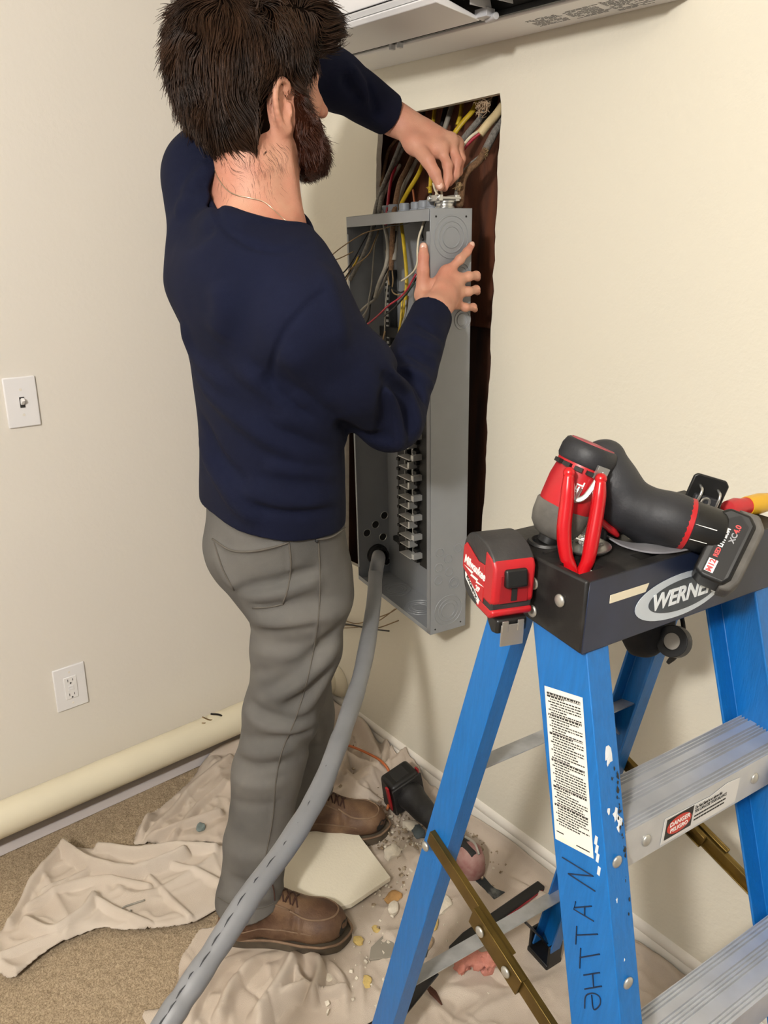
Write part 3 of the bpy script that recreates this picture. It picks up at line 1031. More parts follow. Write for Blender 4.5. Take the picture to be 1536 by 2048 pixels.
m_steel = mat('panel_grey', '#8E9194', 0.42, metal=0.15, var=0.05, vscale=12, bump=0.05, bscale=400)
m_bright = mat('bright_steel', '#C9C9C6', 0.28, metal=0.9)
m_finsil = mat('stab_tin', '#D2D2CE', 0.35, metal=0.5)
def breaker_panel():
    t = thing('breaker_panel', 'empty grey steel breaker panel pulled out of the cut wall opening', 'electrical panel', PM)
    th = 0.0018
    W, D, H = PWd, PDp, PHt
    MB().box((W / 2, D - th / 2, -H / 2), (W, th, H)).build('back_plate', m_steel, t)
    MB().box((th / 2, D / 2, -H / 2), (th, D, H)).build('side_wall', m_steel, t, bevel=0.0006)
    # right wall with turned-in lip
    rw = MB().box((W - th / 2, D / 2, -H / 2 - 0.0), (th, D, H))
    rw.box((W - 0.008, th / 2, -H / 2 - 0.022), (0.016, th, H - 0.044))
    r = rw.build('side_wall', m_steel, t, bevel=0.0008)
    tw = MB().box((W / 2, D / 2, -th / 2), (W - 0.008, D, th)).box((W / 2 - 0.002, th / 2, -0.012), (W - 0.006, th, 0.024))
    tw.build('top_wall', m_steel, t, bevel=0.0006)
    bw = MB().box((W / 2, D / 2, -H + th / 2), (W, D, th)).box((W / 2, th / 2, -H + 0.006), (W, th, 0.012))
    bt = bw.build('bottom_wall', m_steel, t, bevel=0.0006)
    lw = MB().box((0.004, th / 2, -H / 2), (0.008, th, H - 0.08)).build('front_lip', m_steel, t)
    # knockouts pressed in the right wall
    xx = W + 0.0002
    def ko(y, z, rad, par, rr=0.0016):
        MB().ring((xx, y, z), (1, 0, 0), rad, rr, 32, 6).build('knockout', m_steel, par)
    for rad in (0.042, 0.031, 0.021):
        ko(0.052, -0.056, rad, r)
        ko(0.052, -0.915, rad * 0.93, r)
    for rad in (0.020, 0.013):
        ko(0.078, -0.128, rad, r)
        ko(0.082, -0.225, rad, r)
    for y, z, rad in ((0.027, -0.758, 0.0105), (0.051, -0.779, 0.0105), (0.024, -0.796, 0.0105), (0.054, -0.813, 0.0105), (0.023, -0.829, 0.0105), (0.068, -0.846, 0.015), (0.068, -0.846, 0.009), (0.078, -0.757, 0.0105)):
        ko(y, z, rad, r)
    sc = MB()
    for y, z in ((0.014, -0.016), (0.088, -0.016), (0.014, -H + 0.012), (0.088, -H + 0.014)):
        sc.cyl((W, y, z), (W + 0.0006, y, z), 0.0022, None, 10)
    sc.build('screw_holes', m_dark, r)
    for rad in (0.042, 0.030, 0.020):
        MB().ring((0.25, 0.055, -H + th + 0.0002), (0, 0, 1), rad, 0.0011, 32, 6).build('knockout', m_steel, bt)
        MB().ring((0.12, 0.055, -H + th + 0.0002), (0, 0, 1), rad, 0.0011, 32, 6).build('knockout', m_steel, bt)
    # open knockouts in the left wall
    for y, z in ((0.030, -0.834), (0.058, -0.814), (0.087, -0.792), (0.081, -0.856), (0.092, -0.935)):
        k = MB().cyl((th, y, z), (th + 0.0006, y, z), 0.0115, None, 20)
        kk = k.build('knockout_hole', m_dark, t)
        MB().ring((th + 0.001, y, z), (1, 0, 0), 0.0115, 0.0012, 20, 6).build('knockout_rim', m_bright, kk)
    # bus assembly: black base, comb edges and tin stabs
    bs = MB()
    bs.box((0.205, 0.090, -0.60), (0.16, 0.020, 0.52))
    bs.box((0.150, 0.074, -0.605), (0.050, 0.020, 0.50)).box((0.260, 0.074, -0.605), (0.050, 0.020, 0.50))
    k = -0.37
    while k > -0.85:
        for x in (0.182, 0.228):
            bs.box((x, 0.068, k), (0.020, 0.028, 0.010))
        bs.box((0.131, 0.066, k + 0.013), (0.012, 0.012, 0.008))
        k -= 0.0262
    bs.box((0.10, 0.094, -0.845), (0.10, 0.012, 0.014))
    bus = bs.build('bus_base', mat('bus_black', '#090909', 0.5), t, bevel=0.001)
    MB().box((0.169, 0.0625, -0.605), (0.0012, 0.004, 0.49)).build('bus_edge', m_finsil, bus)
    MB().box((0.205, 0.064, -0.605), (0.006, 0.004, 0.49)).build('bus_bar', m_finsil, bus)
    k, i = -0.385, 0
    while k > -0.855:
        s = MB()
        if i % 2 == 0:
            s.box((0.203, 0.050, k), (0.046, 0.026, 0.0022)).box((0.222, 0.052, k + 0.008), (0.008, 0.024, 0.017))
        else:
            s.box((0.210, 0.048, k), (0.058, 0.028, 0.0022)).box((0.243, 0.052, k + 0.006), (0.012, 0.026, 0.014))
        s.build('bus_stab', m_finsil, t, bevel=0.0004)
        k -= 0.0262
        i += 1
    # neutral bars with screw slots
    for x in (0.062, 0.325):
        n = MB().box((x, 0.088, -0.235), (0.022, 0.022, 0.22)).build('neutral_bar', m_black, t, bevel=0.001)
        s = MB()
        for k in range(15):
            s.box((x, 0.0765, -0.14 - 0.0135 * k), (0.012, 0.002, 0.0062))
        s.build('terminal_screws', m_finsil, n)
    MB().box((0.075, 0.082, -0.275), (0.10, 0.020, 0.026)).build('main_lug_block', m_black, t, bevel=0.002)
    # cable fittings on the top
    for x, y in ((0.285, 0.050), (0.325, 0.045), (0.100, 0.060), (0.145, 0.052), (0.19, 0.056), (0.235, 0.060)):
        MB().lathe([(0.0145, 0.0), (0.0145, 0.006), (0.0125, 0.007), (0.0125, 0.019), (0.0105, 0.021), (0.009, 0.010)], PMtop(x, y), 20).build('plastic_bushing', mat('bushing_grey', '#7B8087', 0.45), t, ang=40)
    sq = MB().lathe([(0.020, 0.0), (0.0205, 0.003), (0.018, 0.005), (0.018, 0.010), (0.0205, 0.011), (0.0205, 0.015), (0.015, 0.017), (0.012, 0.004)], PMtop(0.368, 0.050), 24)
    sq.box((0.368, 0.028, 0.020), (0.040, 0.010, 0.012)).box((0.368, 0.070, 0.020), (0.036, 0.010, 0.012))
    sq.cyl((0.352, 0.022, 0.020), (0.352, 0.078, 0.020), 0.003).cyl((0.384, 0.022, 0.020), (0.384, 0.078, 0.020), 0.003)
    sq.ell((0.352, 0.021, 0.020), (0.0055, 0.003, 0.0055)).ell((0.384, 0.021, 0.020), (0.0055, 0.003, 0.0055))
    sq.build('metal_clamp', m_bright, t, bevel=0.0008)
    # big bushing for the service cable on the left wall
    Mb = frame((th, 0.060, -0.905), (0, 1, 0), (1, 0, 0))
    Mb[:3, 2] = (1, 0, 0); Mb[:3, 0] = (0, 1, 0); Mb[:3, 1] = (0, 0, 1)
    MB().lathe([(0.031, 0.0), (0.031, 0.010), (0.027, 0.012), (0.0265, 0.026), (0.021, 0.028), (0.020, 0.004)], Mb, 28).build('cable_bushing', m_black, t, ang=40)
    return t
def PMtop(x, y):
    M = np.eye(4)
    M[:3, 3] = (x, y, 0)
    return M
panel = breaker_panel()

# ------------------------------------------------------------------ cables and wires
m_yel = mat('cable_yellow', '#B79A1E', 0.45, var=0.15, vscale=30)
m_grey = mat('cable_cloth_grey', '#77736C', 0.8, bump=0.8, bscale=500, var=0.35, vscale=160)
m_grey2 = mat('cable_grey', '#8C877C', 0.55, var=0.2, vscale=40)
m_brn = mat('cable_cloth_brown', '#6E5137', 0.85, bump=0.8, bscale=500, var=0.35, vscale=200)
m_blk = mat('wire_black', '#1A1817', 0.5, var=0.3, vscale=60)
m_wht = mat('wire_white', '#CFC5AC', 0.5, var=0.12, vscale=60)
m_red = mat('wire_red', '#9A1F32', 0.45, var=0.12, vscale=60)
m_tan = mat('wire_tan', '#8B7350', 0.6, var=0.2, vscale=60)
m_cop = mat('wire_copper', '#A8623E', 0.4, metal=0.6)
m_cre = mat('cable_cream', '#CDB98E', 0.55, var=0.12, vscale=40)
m_grn = mat('wire_green', '#23382C', 0.5)

def hy(px, py, y):
    return hit(px, py, 1, y)

def wire(pts, r, m, name, label, cat, group, flat=None, n=7, child=None):
    P = catmull(pts, 7)
    b = MB().tube(P, r, n, flat=flat)
    o = b.build(name, m, ang=180)
    rebase(o, P[-1])
    tag(o, label, cat, group)
    return o

GC, GW = 'old cables in the wall opening', 'loose wires inside the panel'
def cab(px, ys, r, m, label, name='cable', flat=None):
    """px: pixel track; ys: world y at each point (in front of the cavity boards)"""
    ys = np.interp(np.linspace(0, 1, len(px)), np.linspace(0, 1, len(ys)), ys)
    return wire([hy(p[0], p[1], y) for p, y in zip(px, ys)], r, m, name, label, 'cable', GC, flat)

cab([(872, 190), (868, 232), (858, 290), (848, 320), (836, 350), (815, 385), (802, 412), (802, 440), (808, 490), (813, 545), (812, 590), (804, 650), (798, 700)], [1.39, 1.37, 1.34, 1.30, 1.26, 1.24, 1.22, 1.215, 1.22], 0.0062, m_yel, 'yellow cable running from behind the left hand down through the panel', flat=0.6)
cab([(958, 196), (945, 222), (925, 245), (907, 270), (900, 290)], [1.385, 1.35, 1.32], 0.0065, m_yel, 'short bent yellow cable just above the left knuckles', flat=0.6)
cab([(925, 190), (922, 225), (915, 250)], [1.40, 1.38], 0.005, m_yel, 'thin yellow cable going up at the top middle of the opening')
cab([(912, 190), (900, 225), (888, 262)], [1.40, 1.36], 0.006, m_grey2, 'grey cable slanting up between two yellow cables')
cab([(980, 200), (962, 235), (940, 262), (922, 285)], [1.38, 1.33], 0.0075, m_grey, 'mottled grey cloth cable under the frayed paper end')
cab([(1010, 205), (992, 230), (976, 248), (960, 268)], [1.37, 1.33, 1.31], 0.0095, m_cre, 'thick cream cable with red and white cores coming out')
cab([(961, 266), (948, 276), (934, 290), (922, 306)], [1.312, 1.29], 0.0036, m_red, 'red core leaving the cut cream cable', 'wire')
cab([(957, 262), (940, 275), (926, 292), (918, 305)], [1.308, 1.28], 0.0034, m_wht, 'white core leaving the cut cream cable', 'wire')
cab([(1012, 225), (998, 248), (984, 275), (970, 302)], [1.375, 1.345, 1.32], 0.0088, m_grey, 'grey speckled cloth cable along the right edge of the opening')
cab([(971, 300), (958, 322), (938, 340), (926, 362), (922, 392), (919, 410)], [1.32, 1.28, 1.22], 0.0078, m_brn, 'brown cloth cable curving into the metal clamp')
cab([(962, 312), (940, 330), (922, 352), (914, 380), (911, 408)], [1.325, 1.28, 1.215], 0.0046, m_grey, 'dark cloth cable beside the brown one at the clamp')
for i, (px, ys, r, m, lab) in enumerate([
    ([(815, 250), (800, 290), (782, 335), (765, 375), (752, 415), (742, 470), (722, 520), (700, 560)], [1.38, 1.34, 1.27, 1.225, 1.215], 0.0052, m_grey, 'dark grey cloth cable, first from the left edge of the opening'),
    ([(820, 262), (798, 312), (778, 350), (764, 392), (758, 425)], [1.385, 1.33, 1.23], 0.0058, m_grey, 'dark grey cloth cable between the pale cable and the leftmost one'),
    ([(800, 330), (784, 358), (768, 388), (763, 412), (768, 445), (776, 490), (772, 530), (758, 566), (750, 595)], [1.36, 1.29, 1.225, 1.215, 1.23], 0.0046, m_grey2, 'pale grey cable bending into the left of the panel top'),
    ([(795, 330), (785, 350), (779, 378), (775, 415), (772, 450)], [1.36, 1.28, 1.22], 0.0036, m_red, 'red wire standing among grey cables left of the hand'),
    ([(830, 300), (815, 335), (800, 365), (790, 412), (786, 450), (782, 540)], [1.38, 1.32, 1.25, 1.22, 1.225], 0.0062, m_brn, 'brown tied cloth cable left of the long yellow cable'),
    ([(838, 310), (822, 345), (808, 372), (796, 412), (792, 470), (788, 520)], [1.38, 1.32, 1.25, 1.225], 0.0056, m_grey2, 'grey cable hard against the long yellow cable'),
    ([(826, 380), (828, 396), (830, 414)], [1.26, 1.22], 0.0026, m_cop, 'bare copper wire right of the long yellow cable'),
    ([(848, 215), (838, 262), (826, 300)], [1.40, 1.38], 0.006, m_blk, 'black cable deep in the opening behind the left wrist'),
    ([(895, 200), (886, 240), (880, 262)], [1.41, 1.39], 0.006, m_blk, 'black cable deep in the opening above the left hand'),
    ([(990, 196), (985, 215), (966, 250)], [1.41, 1.39], 0.008, m_blk, 'black cable deep in the top right corner of the opening'),
    ([(800, 270), (778, 300), (770, 330), (762, 372)], [1.40, 1.36, 1.32], 0.0042, m_brn, 'thin brown cloth cable at the left edge of the opening'),
    ]):
    cab(px, ys, r, m, lab)
cab([(862, 350), (861, 368), (860, 386)], [1.20, 1.19], 0.0042, m_yel, 'stripped yellow sheath end hanging beside the thumb')
cab([(866, 366), (870, 380), (877, 392)], [1.19, 1.185], 0.0022, m_wht, 'short white core end left of the thumb tip', 'wire')
cab([(881, 374), (884, 390), (885, 412)], [1.20, 1.19], 0.0022, m_wht, 'white core pinched under the thumb and index finger', 'wire')
cab([(876, 374), (872, 388), (868, 412)], [1.20, 1.19], 0.0022, m_wht, 'white core curving into the left plastic bushing', 'wire')
cab([(862, 384), (861, 398), (858, 414)], [1.20, 1.19], 0.0026, m_grn, 'dark green wire entering the left plastic bushing', 'wire')

def frayed(px, py, y, s, name, label, m, n=14, seed=1):
    r_ = random.Random(seed)
    c = hy(px, py, y)
    b = MB()
    for i in range(n):
        d = norm([r_.uniform(-1, 1), r_.uniform(-0.6, 0.3), r_.uniform(-1, 1)])
        e = norm([r_.uniform(-1, 1), r_.uniform(-0.6, 0.3), r_.uniform(-1, 1)])
        b.tube(catmull([c - d * s * 0.5, c + e * s * 0.5, c + d * s * r_.uniform(0.5, 1.1), c + (d + e) * s * 0.5], 4), [0.0016, 0.0005], 5, flat=0.5)
    o = b.build(name, m, ang=180)
    rebase(o, c)
    tag(o, label, 'paper', kind='stuff')
frayed(968, 212, 1.335, 0.026, 'frayed_paper', 'frayed torn paper wrap at the top right of the opening', mat('paper_frayed', '#B49C80', 0.8, var=0.3, vscale=90), 26, 3)
frayed(972, 306, 1.315, 0.014, 'frayed_cloth', 'frayed cloth threads where the grey cable turns brown', m_tan, 10, 5)
frayed(918, 372, 1.235, 0.014, 'frayed_cloth', 'frayed cloth threads just above the metal clamp', m_tan, 12, 8)
frayed(860, 376, 1.19, 0.008, 'frayed_sheath', 'frayed yellow sheath strands beside the thumb', m_yel, 8, 9)

def pwire(px, ys, r, m, label, flat=None):
    """wire in panel space: pixel track, depth behind the panel's front plane at each point"""
    ys = np.interp(np.linspace(0, 1, len(px)), np.linspace(0, 1, len(ys)), ys)
    return wire([ph(p[0], p[1], y) for p, y in zip(px, ys)], r, m, 'wire', label, 'wire', GW, flat, n=6)
LD = 'thin dark wire fanning out of the panel towards the navy shirt'
LI = 'thin grey wire hanging loose inside the open panel'
LB = 'thin black wire hanging loose inside the open panel'
LT = 'tan wire end curling out over the left lip of the panel'
pwire([(800, 445), (771, 456), (735, 464), (705, 480), (676, 500), (657, 517)], [0.05, 0.02, -0.03, -0.06], 0.0013, m_tan, LT)
pwire([(707, 503), (685, 514), (663, 523)], [-0.01, -0.05], 0.0013, m_tan, LT)
pwire([(748, 446), (728, 480), (712, 510), (692, 540), (672, 556)], [0.05, 0.01, -0.04], 0.0018, m_blk, LD)
pwire([(752, 448), (734, 488), (712, 524), (690, 556)], [0.055, 0.02, -0.03], 0.0016, m_blk, LD)
pwire([(757, 462), (748, 486), (738, 508), (722, 522), (708, 532), (698, 540)], [0.05, 0.0, -0.02], 0.0016, m_tan, LT)
pwire([(718, 510), (704, 536), (692, 560), (684, 580)], [0.0, -0.03], 0.0018, m_tan, LT)
pwire([(716, 514), (712, 524), (706, 532)], [-0.01, -0.02], 0.0022, m_yel, 'yellow stripped wire end at the left lip of the panel')
pwire([(757, 468), (750, 490), (746, 530), (743, 570), (738, 600), (734, 620), (715, 645), (700, 658)], [0.05, 0.04, 0.0, -0.02], 0.0022, m_grey2, LI)
pwire([(772, 500), (776, 530), (770, 560), (756, 590), (748, 600), (732, 612), (708, 636), (695, 655)], [0.06, 0.05, 0.02, -0.02], 0.0036, m_grey2, 'pale grey sheathed cable slanting down to the navy sleeve')
pwire([(740, 606), (730, 630), (716, 654)], [0.03, 0.0], 0.0020, m_grey2, LI)
pwire([(795, 450), (793, 500), (784, 530), (776, 545), (778, 570)], [0.06, 0.05], 0.0020, m_tan, LI)
pwire([(792, 462), (786, 510), (772, 545), (755, 570), (742, 602), (736, 640), (718, 660)], [0.05, 0.03, 0.01], 0.0020, m_blk, LB)
pwire([(783, 528), (786, 560), (784, 580), (790, 588), (800, 590)], [0.06, 0.07], 0.0018, m_tan, LI)
pwire([(776, 562), (772, 600), (770, 640), (769, 670)], [0.05, 0.04], 0.0020, m_grey2, LI)
pwire([(776, 540), (779, 570), (800, 585), (818, 575)], [0.06, 0.06], 0.0020, m_blk, LB)
pwire([(769, 622), (770, 650), (772, 690), (768, 715)], [0.05, 0.04], 0.0020, m_blk, LB)
pwire([(850, 438), (844, 456), (838, 474), (835, 500), (835, 524), (828, 542), (815, 554), (803, 562)], [0.03, 0.01, 0.0, 0.02], 0.0024, m_wht, 'white wire arching along the thumb inside the panel')
pwire([(832, 548), (824, 562), (812, 582), (796, 598), (776, 612), (755, 632), (735, 648), (716, 658)], [0.0, -0.01, -0.02, -0.03], 0.0022, m_red, 'red wire crossing the panel mouth down to the left')
pwire([(833, 556), (822, 574), (806, 596), (788, 616), (768, 632)], [0.01, 0.0], 0.0022, m_blk, 'black wire running just under the red wire')
pwire([(829, 566), (820, 578), (812, 590)], [0.0, 0.0], 0.0022, m_grn, 'dark green wire end near the right wrist')
pwire([(804, 600), (800, 650), (792, 680), (780, 700), (762, 720)], [0.03, 0.0], 0.0026, m_yel, 'yellow flat cable tail above the right forearm', )
pwire([(812, 600), (810, 630), (796, 668), (785, 690), (760, 702), (742, 712)], [0.04, 0.0], 0.0020, m_grey2, LI)
pwire([(770, 662), (764, 690), (758, 712), (752, 730)], [0.03, 0.0], 0.0022, m_tan, LI)
pwire([(816, 592), (812, 622), (800, 660), (792, 690), (780, 715)], [0.05, 0.02], 0.0022, m_brn, LI)
pwire([(790, 685), (775, 705), (760, 725)], [0.0, -0.02], 0.0028, m_yel, 'bright yellow wire end tucked behind the right forearm')
pwire([(798, 664), (788, 700), (776, 735)], [0.02, 0.0], 0.0022, m_tan, LI)
pwire([(855, 434), (848, 448), (844, 466), (846, 480)], [0.04, 0.03], 0.003, m_blk, 'black wire bundle beside the panel top right corner')
pwire([(768, 452), (800, 450), (830, 442), (848, 432)], [0.03, 0.03], 0.0011, m_blk, 'thin black wire stretched under the panel top lip')

# wires left on the wall under the opening, and at the heater
def wwire(px, y, r, m, label, group):
    y = np.interp(np.linspace(0, 1, len(px)), [0, 0.5, 1], y)
    return wire([hy(p[0], p[1], v) for p, v in zip(px, y)], r, m, 'wire', label, 'wire', group, n=6)
GU = 'wire ends under the opening'
LU = 'thin brown wire end sticking out below the panel'
wwire([(640, 1222), (690, 1241), (712, 1247), (735, 1242), (775, 1228), (795, 1216)], (1.30, 1.285, 1.27), 0.0017, m_tan, LU, GU)
wwire([(640, 1250), (700, 1251), (740, 1258), (762, 1254), (797, 1241)], (1.30, 1.285, 1.27), 0.0018, m_tan, LU, GU)
wwire([(640, 1246), (690, 1248), (715, 1252), (745, 1258), (778, 1262)], (1.295, 1.28, 1.265), 0.0024, m_blk, LU, GU)
wwire([(640, 1256), (690, 1256), (730, 1252), (760, 1240), (790, 1218)], (1.30, 1.29, 1.275), 0.0016, m_tan, LU, GU)
GH = 'wire ends at the heater cover'
LH = 'thin brown wire end sticking up from the heater cover'
def lwire(px, xs, r, m):
    xs = np.interp(np.linspace(0, 1, len(px)), [0, 1], xs)
    return wire([hit(p[0], p[1], 0, v) for p, v in zip(px, xs)], r, m, 'wire', LH, 'wire', GH, n=6)
lwire([(405, 1434), (420, 1440), (440, 1438), (462, 1444), (485, 1446)], (-1.74, -1.75), 0.002, m_tan)
lwire([(422, 1428), (440, 1430), (452, 1440), (470, 1446), (490, 1442)], (-1.74, -1.75), 0.003, m_blk)
lwire([(404, 1446), (422, 1446), (445, 1442), (480, 1450)], (-1.74, -1.75), 0.0015, m_tan)

# ------------------------------------------------------------------ thick service cable
m_svc = mat('service_cable_grey', '#76777A', 0.45, var=0.10, vscale=14, bump=0.15, bscale=60, coat=0.15)
def service_cable():
    tr = [(757, 1116, 1.835), (751, 1150, 1.80), (748, 1200, 1.72), (738, 1270, 1.60), (722, 1350, 1.49), (700, 1420, 1.40), (672, 1500, 1.31), (635, 1590, 1.23), (575, 1690, 1.15), (505, 1785, 1.08), (440, 1885, 1.03), (380, 1975, 0.99), (330, 2050, 0.96), (270, 2150, 0.93)]
    P = [pw(0.012, 0.060, -0.905)] + [at(*q) for q in tr]
    P += [P[-1] + np.array([-0.02, -0.10, -0.16]), P[-1] + np.array([-0.10, -0.22, -0.36]), np.array([-0.62, -0.10, 0.02]), np.array([-0.5, -0.35, 0.02])]
    C_ = catmull(P, 10)
    n = 20
    vs_r = []
    b = MB()
    m = len(C_)
    rr = 0.0172 * (1 + 0.06 * vnoise(np.stack([np.arange(m) * 0.31, np.zeros(m)], 1), 4))
    b.tube(C_, rr, n, flat=0.88)
    # embossed-print nicks along the jacket
    o = b.build('service_cable', m_svc, ang=180)
    rebase(o, (-0.5, -0.35, 0.0))
    tag(o, 'thick grey service cable coming out of the panel and crossing in front of the legs', 'cable')
    nick = MB()
    r_ = random.Random(2)
    for i in range(30, m - 40, 4):
        p, d = C_[i], norm(C_[i + 1] - C_[i])
        v = norm(CAM_C - p)
        sd = norm(np.cross(d, v))
        a = r_.uniform(0.15, 0.5)
        q = p + (v * math.cos(a) + sd * math.sin(a)) * 0.0172 * 0.985
        L_ = r_.uniform(0.004, 0.011)
        nick.tube(catmull([q - d * L_, q + sd * 0.001, q + d * L_], 3), [0.0003, 0.0011, 0.0003], 5)
    nk = nick.build('jacket_print', mat('nick_dark', '#2E3034', 0.6), o, world=True)
    nk['kind'] = 'stuff'
service_cable()
# ------------------------------------------------------------------ the electrician
PB = np.array([-1.22, 0.80, 0.0])            # between the feet
def skin_mat(name, base, blotch):
    m = mat(name, base, 0.48, bump=0.25, bscale=900, col2=blotch, vscale=16, vthr=(0.32, 0.72), sss=0.12, spec=0.4)
    return m
m_skin = skin_mat('skin', '#C9977E', '#BF7E69')
m_navy = mat('navy_jersey', '#0E132A', 0.88, bump=0.5, bscale=1400, var=0.14, vscale=10, spec=0.2)
m_navy.node_tree.nodes['Principled BSDF'].inputs['Sheen Weight'].default_value = 0.0
m_trou = mat('grey_twill', '#5A5957', 0.88, bump=0.5, bscale=1500, col2='#74716C', vscale=7, vthr=(0.3, 0.75), spec=0.2)
m_seam = mat('trouser_seam', '#5B564F', 0.9)
m_hair = mat('dark_brown_hair', '#332013', 0.46, var=0.5, vscale=26, spec=0.28)
m_hairb = mat('dark_brown_hair_base', '#120B07', 0.95, var=0.3, vscale=40, spec=0.03)
m_beard = mat('red_brown_beard', '#4A2413', 0.45, var=0.4, vscale=40)
m_beardb = mat('red_brown_beard_base', '#2A140B', 0.95, var=0.3, vscale=40, spec=0.03)
m_boot = mat('boot_leather', '#4A3020', 0.6, bump=0.6, bscale=260, col2='#7A5E44', vscale=16, vthr=(0.35, 0.7))
m_boot_worn = mat('boot_leather_worn', '#6B5340', 0.75, bump=0.6, bscale=260, col2='#8A7159', vscale=18, vthr=(0.3, 0.7))
m_sole = mat('boot_sole', '#3F352A', 0.85, col2='#5F5444', vscale=22)
m_lace = mat('boot_lace', '#3A2014', 0.8)

# --- joints (world) -------------------------------------------------------
shR, elR, wrR = at(612, 650, 1.150), at(778, 836, 1.350), at(868, 622, 1.520)
shL, elL, wrL = at(418, 352, 1.300), at(590, 108, 1.390), at(786, 236, 1.570)
hipR, knR, anR = at(592, 1195, 1.475), at(562, 1452, 1.585), at(503, 1800, 1.725)
hipL, knL, anL = np.array([-1.325, 0.835, 0.90]), at(603, 1430, 1.835), at(612, 1590, 1.965)
neckB = at(512, 425, 1.255)
headC = at(523, 180, 1.220)
# head frame: x forward (facing), y left, z up
HF = norm([0.05, 0.980, 0.09])
HM = frame(headC, HF, (0.04, -0.03, 1))
HR = HM[:3, :3]
def hp(f, l, u):
    return headC + HR @ (np.array([f, l, u * (0.88 if u < 0 else 1.0)]) * 0.98)

# --- body surface ----------------------------------------------------------
body = Field()
body.slack = 0.03
# head
body.el(hp(-0.012, 0, 0.036), (0.098, 0.077, 0.090), HR, 0.02)
body.el(hp(0.030, 0, -0.032), (0.066, 0.063, 0.092), HR, 0.03)
for s in (1, -1):
    body.rc(hp(0.005, s * 0.054, -0.048), hp(0.070, s * 0.018, -0.100), 0.020, 0.018, 0.03)       # jaw
    body.rc(hp(0.080, s * 0.012, 0.024), hp(0.070, s * 0.045, 0.020), 0.014, 0.011, 0.014)        # brow
    body.el(hp(0.060, s * 0.042, -0.022), (0.022, 0.022, 0.018), HR, 0.02)                         # cheekbone
body.rc(hp(0.062, 0, -0.105), hp(0.080, 0, -0.100), 0.019, 0.016, 0.02)                            # chin
for s in (1, -1):
    body.el(hp(0.092, s * 0.031, -0.002), (0.014, 0.017, 0.010), HR, 0.008, '-')                   # eye socket
    body.el(hp(0.074, s * 0.031, -0.003), (0.0135, 0.0135, 0.0125), HR, 0.003)                     # eyelid
body.chain([hp(0.094, 0, 0.010), hp(0.104, 0, -0.012), hp(0.116, 0, -0.034)], [0.008, 0.009, 0.0115], 0.01)   # nose
for s in (1, -1):
    body.el(hp(0.103, s * 0.010, -0.036), (0.010, 0.008, 0.008), HR, 0.006)
body.rc(hp(0.096, -0.018, -0.066), hp(0.096, 0.018, -0.066), 0.0065, None, 0.006)
body.rc(hp(0.094, -0.016, -0.077), hp(0.094, 0.016, -0.077), 0.007, None, 0.006)
# ears: bowl, rolled rim, lobe
for s in (1, -1):
    eo = lambda f, u, o=0.0: hp(-0.006 + f, s * (0.075 + o), -0.034 + u * 1.12)
    Re = HR @ np.array(Matrix.Rotation(-0.16, 3, 'Y')) @ np.array(Matrix.Rotation(s * 0.40, 3, 'Z'))
    body.el(eo(-0.006, 0.004, 0.004), (0.017, 0.0055, 0.030), Re, 0.006)
    body.el(eo(0.000, 0.004, 0.012), (0.0095, 0.0075, 0.019), Re, 0.004, '-')
    rim = [eo(0.010, 0.022, 0.003), eo(0.006, 0.032, 0.008), eo(-0.006, 0.037, 0.012), eo(-0.018, 0.030, 0.015), eo(-0.022, 0.012, 0.015), eo(-0.019, -0.008, 0.012), eo(-0.011, -0.024, 0.008), eo(-0.001, -0.033, 0.004)]
    body.chain(catmull(rim, 2), np.linspace(0.0042, 0.0048, 15), 0.003)
    body.el(eo(0.002, -0.030, 0.003), (0.0085, 0.0055, 0.009), Re, 0.006)
    body.rc(eo(0.010, 0.002, 0.002), eo(0.010, -0.010, 0.002), 0.0045, None, 0.004)
# neck and trunk
body.rc(hp(-0.034, 0, -0.050), neckB + np.array([0.0, 0.0, -0.03]), 0.058, 0.062, 0.03)
body.rc(hp(-0.004, 0, -0.080), neckB + np.array([0.002, 0.045, -0.04]), 0.045, 0.046, 0.03)
body.chain([hp(-0.005, -0.060, -0.055), neckB + np.array([0.035, 0.05, -0.02])], [0.010, 0.012], 0.018)   # neck muscle, right
body.rc(neckB + np.array([0.0, 0.0, -0.045]), shR + np.array([-0.03, 0, 0.02]), 0.052, 0.036, 0.05)
body.rc(neckB + np.array([0.0, 0.0, -0.045]), shL + np.array([0.03, 0, -0.02]), 0.050, 0.036, 0.04)
def torso(F, grow):
    z = lambda px, py, d: at(px, py, d)
    st = []
    for (px, py, d, rx, ry, yaw) in ((545, 1080, 1.500, 0.166, 0.132, -0.18), (544, 1000, 1.455, 0.166, 0.130, -0.16), (543, 880, 1.395, 0.160, 0.122, -0.12),
                                     (537, 760, 1.335, 0.169, 0.122, -0.10), (530, 640, 1.285, 0.180, 0.123, -0.06), (520, 560, 1.262, 0.180, 0.116, -0.05), (508, 490, 1.255, 0.155, 0.098, -0.08), (505, 450, 1.255, 0.115, 0.078, -0.08)):
        c = z(px, py, d)
        st.append((c[2], c[0], c[1], rx + grow, ry + grow, yaw))
    F.loft(st[::-1] if st[0][0] > st[-1][0] else st, 0.05)
torso(body, -0.024)
# arms under the sleeves
for a, e, w in ((shR, elR, wrR), (shL, elL, wrL)):
    body.chain([a, a * 0.5 + e * 0.5, e], [0.052, 0.046, 0.042], 0.04)
    body.chain([e, e * 0.65 + w * 0.35, w], [0.042, 0.041, 0.029], 0.02)

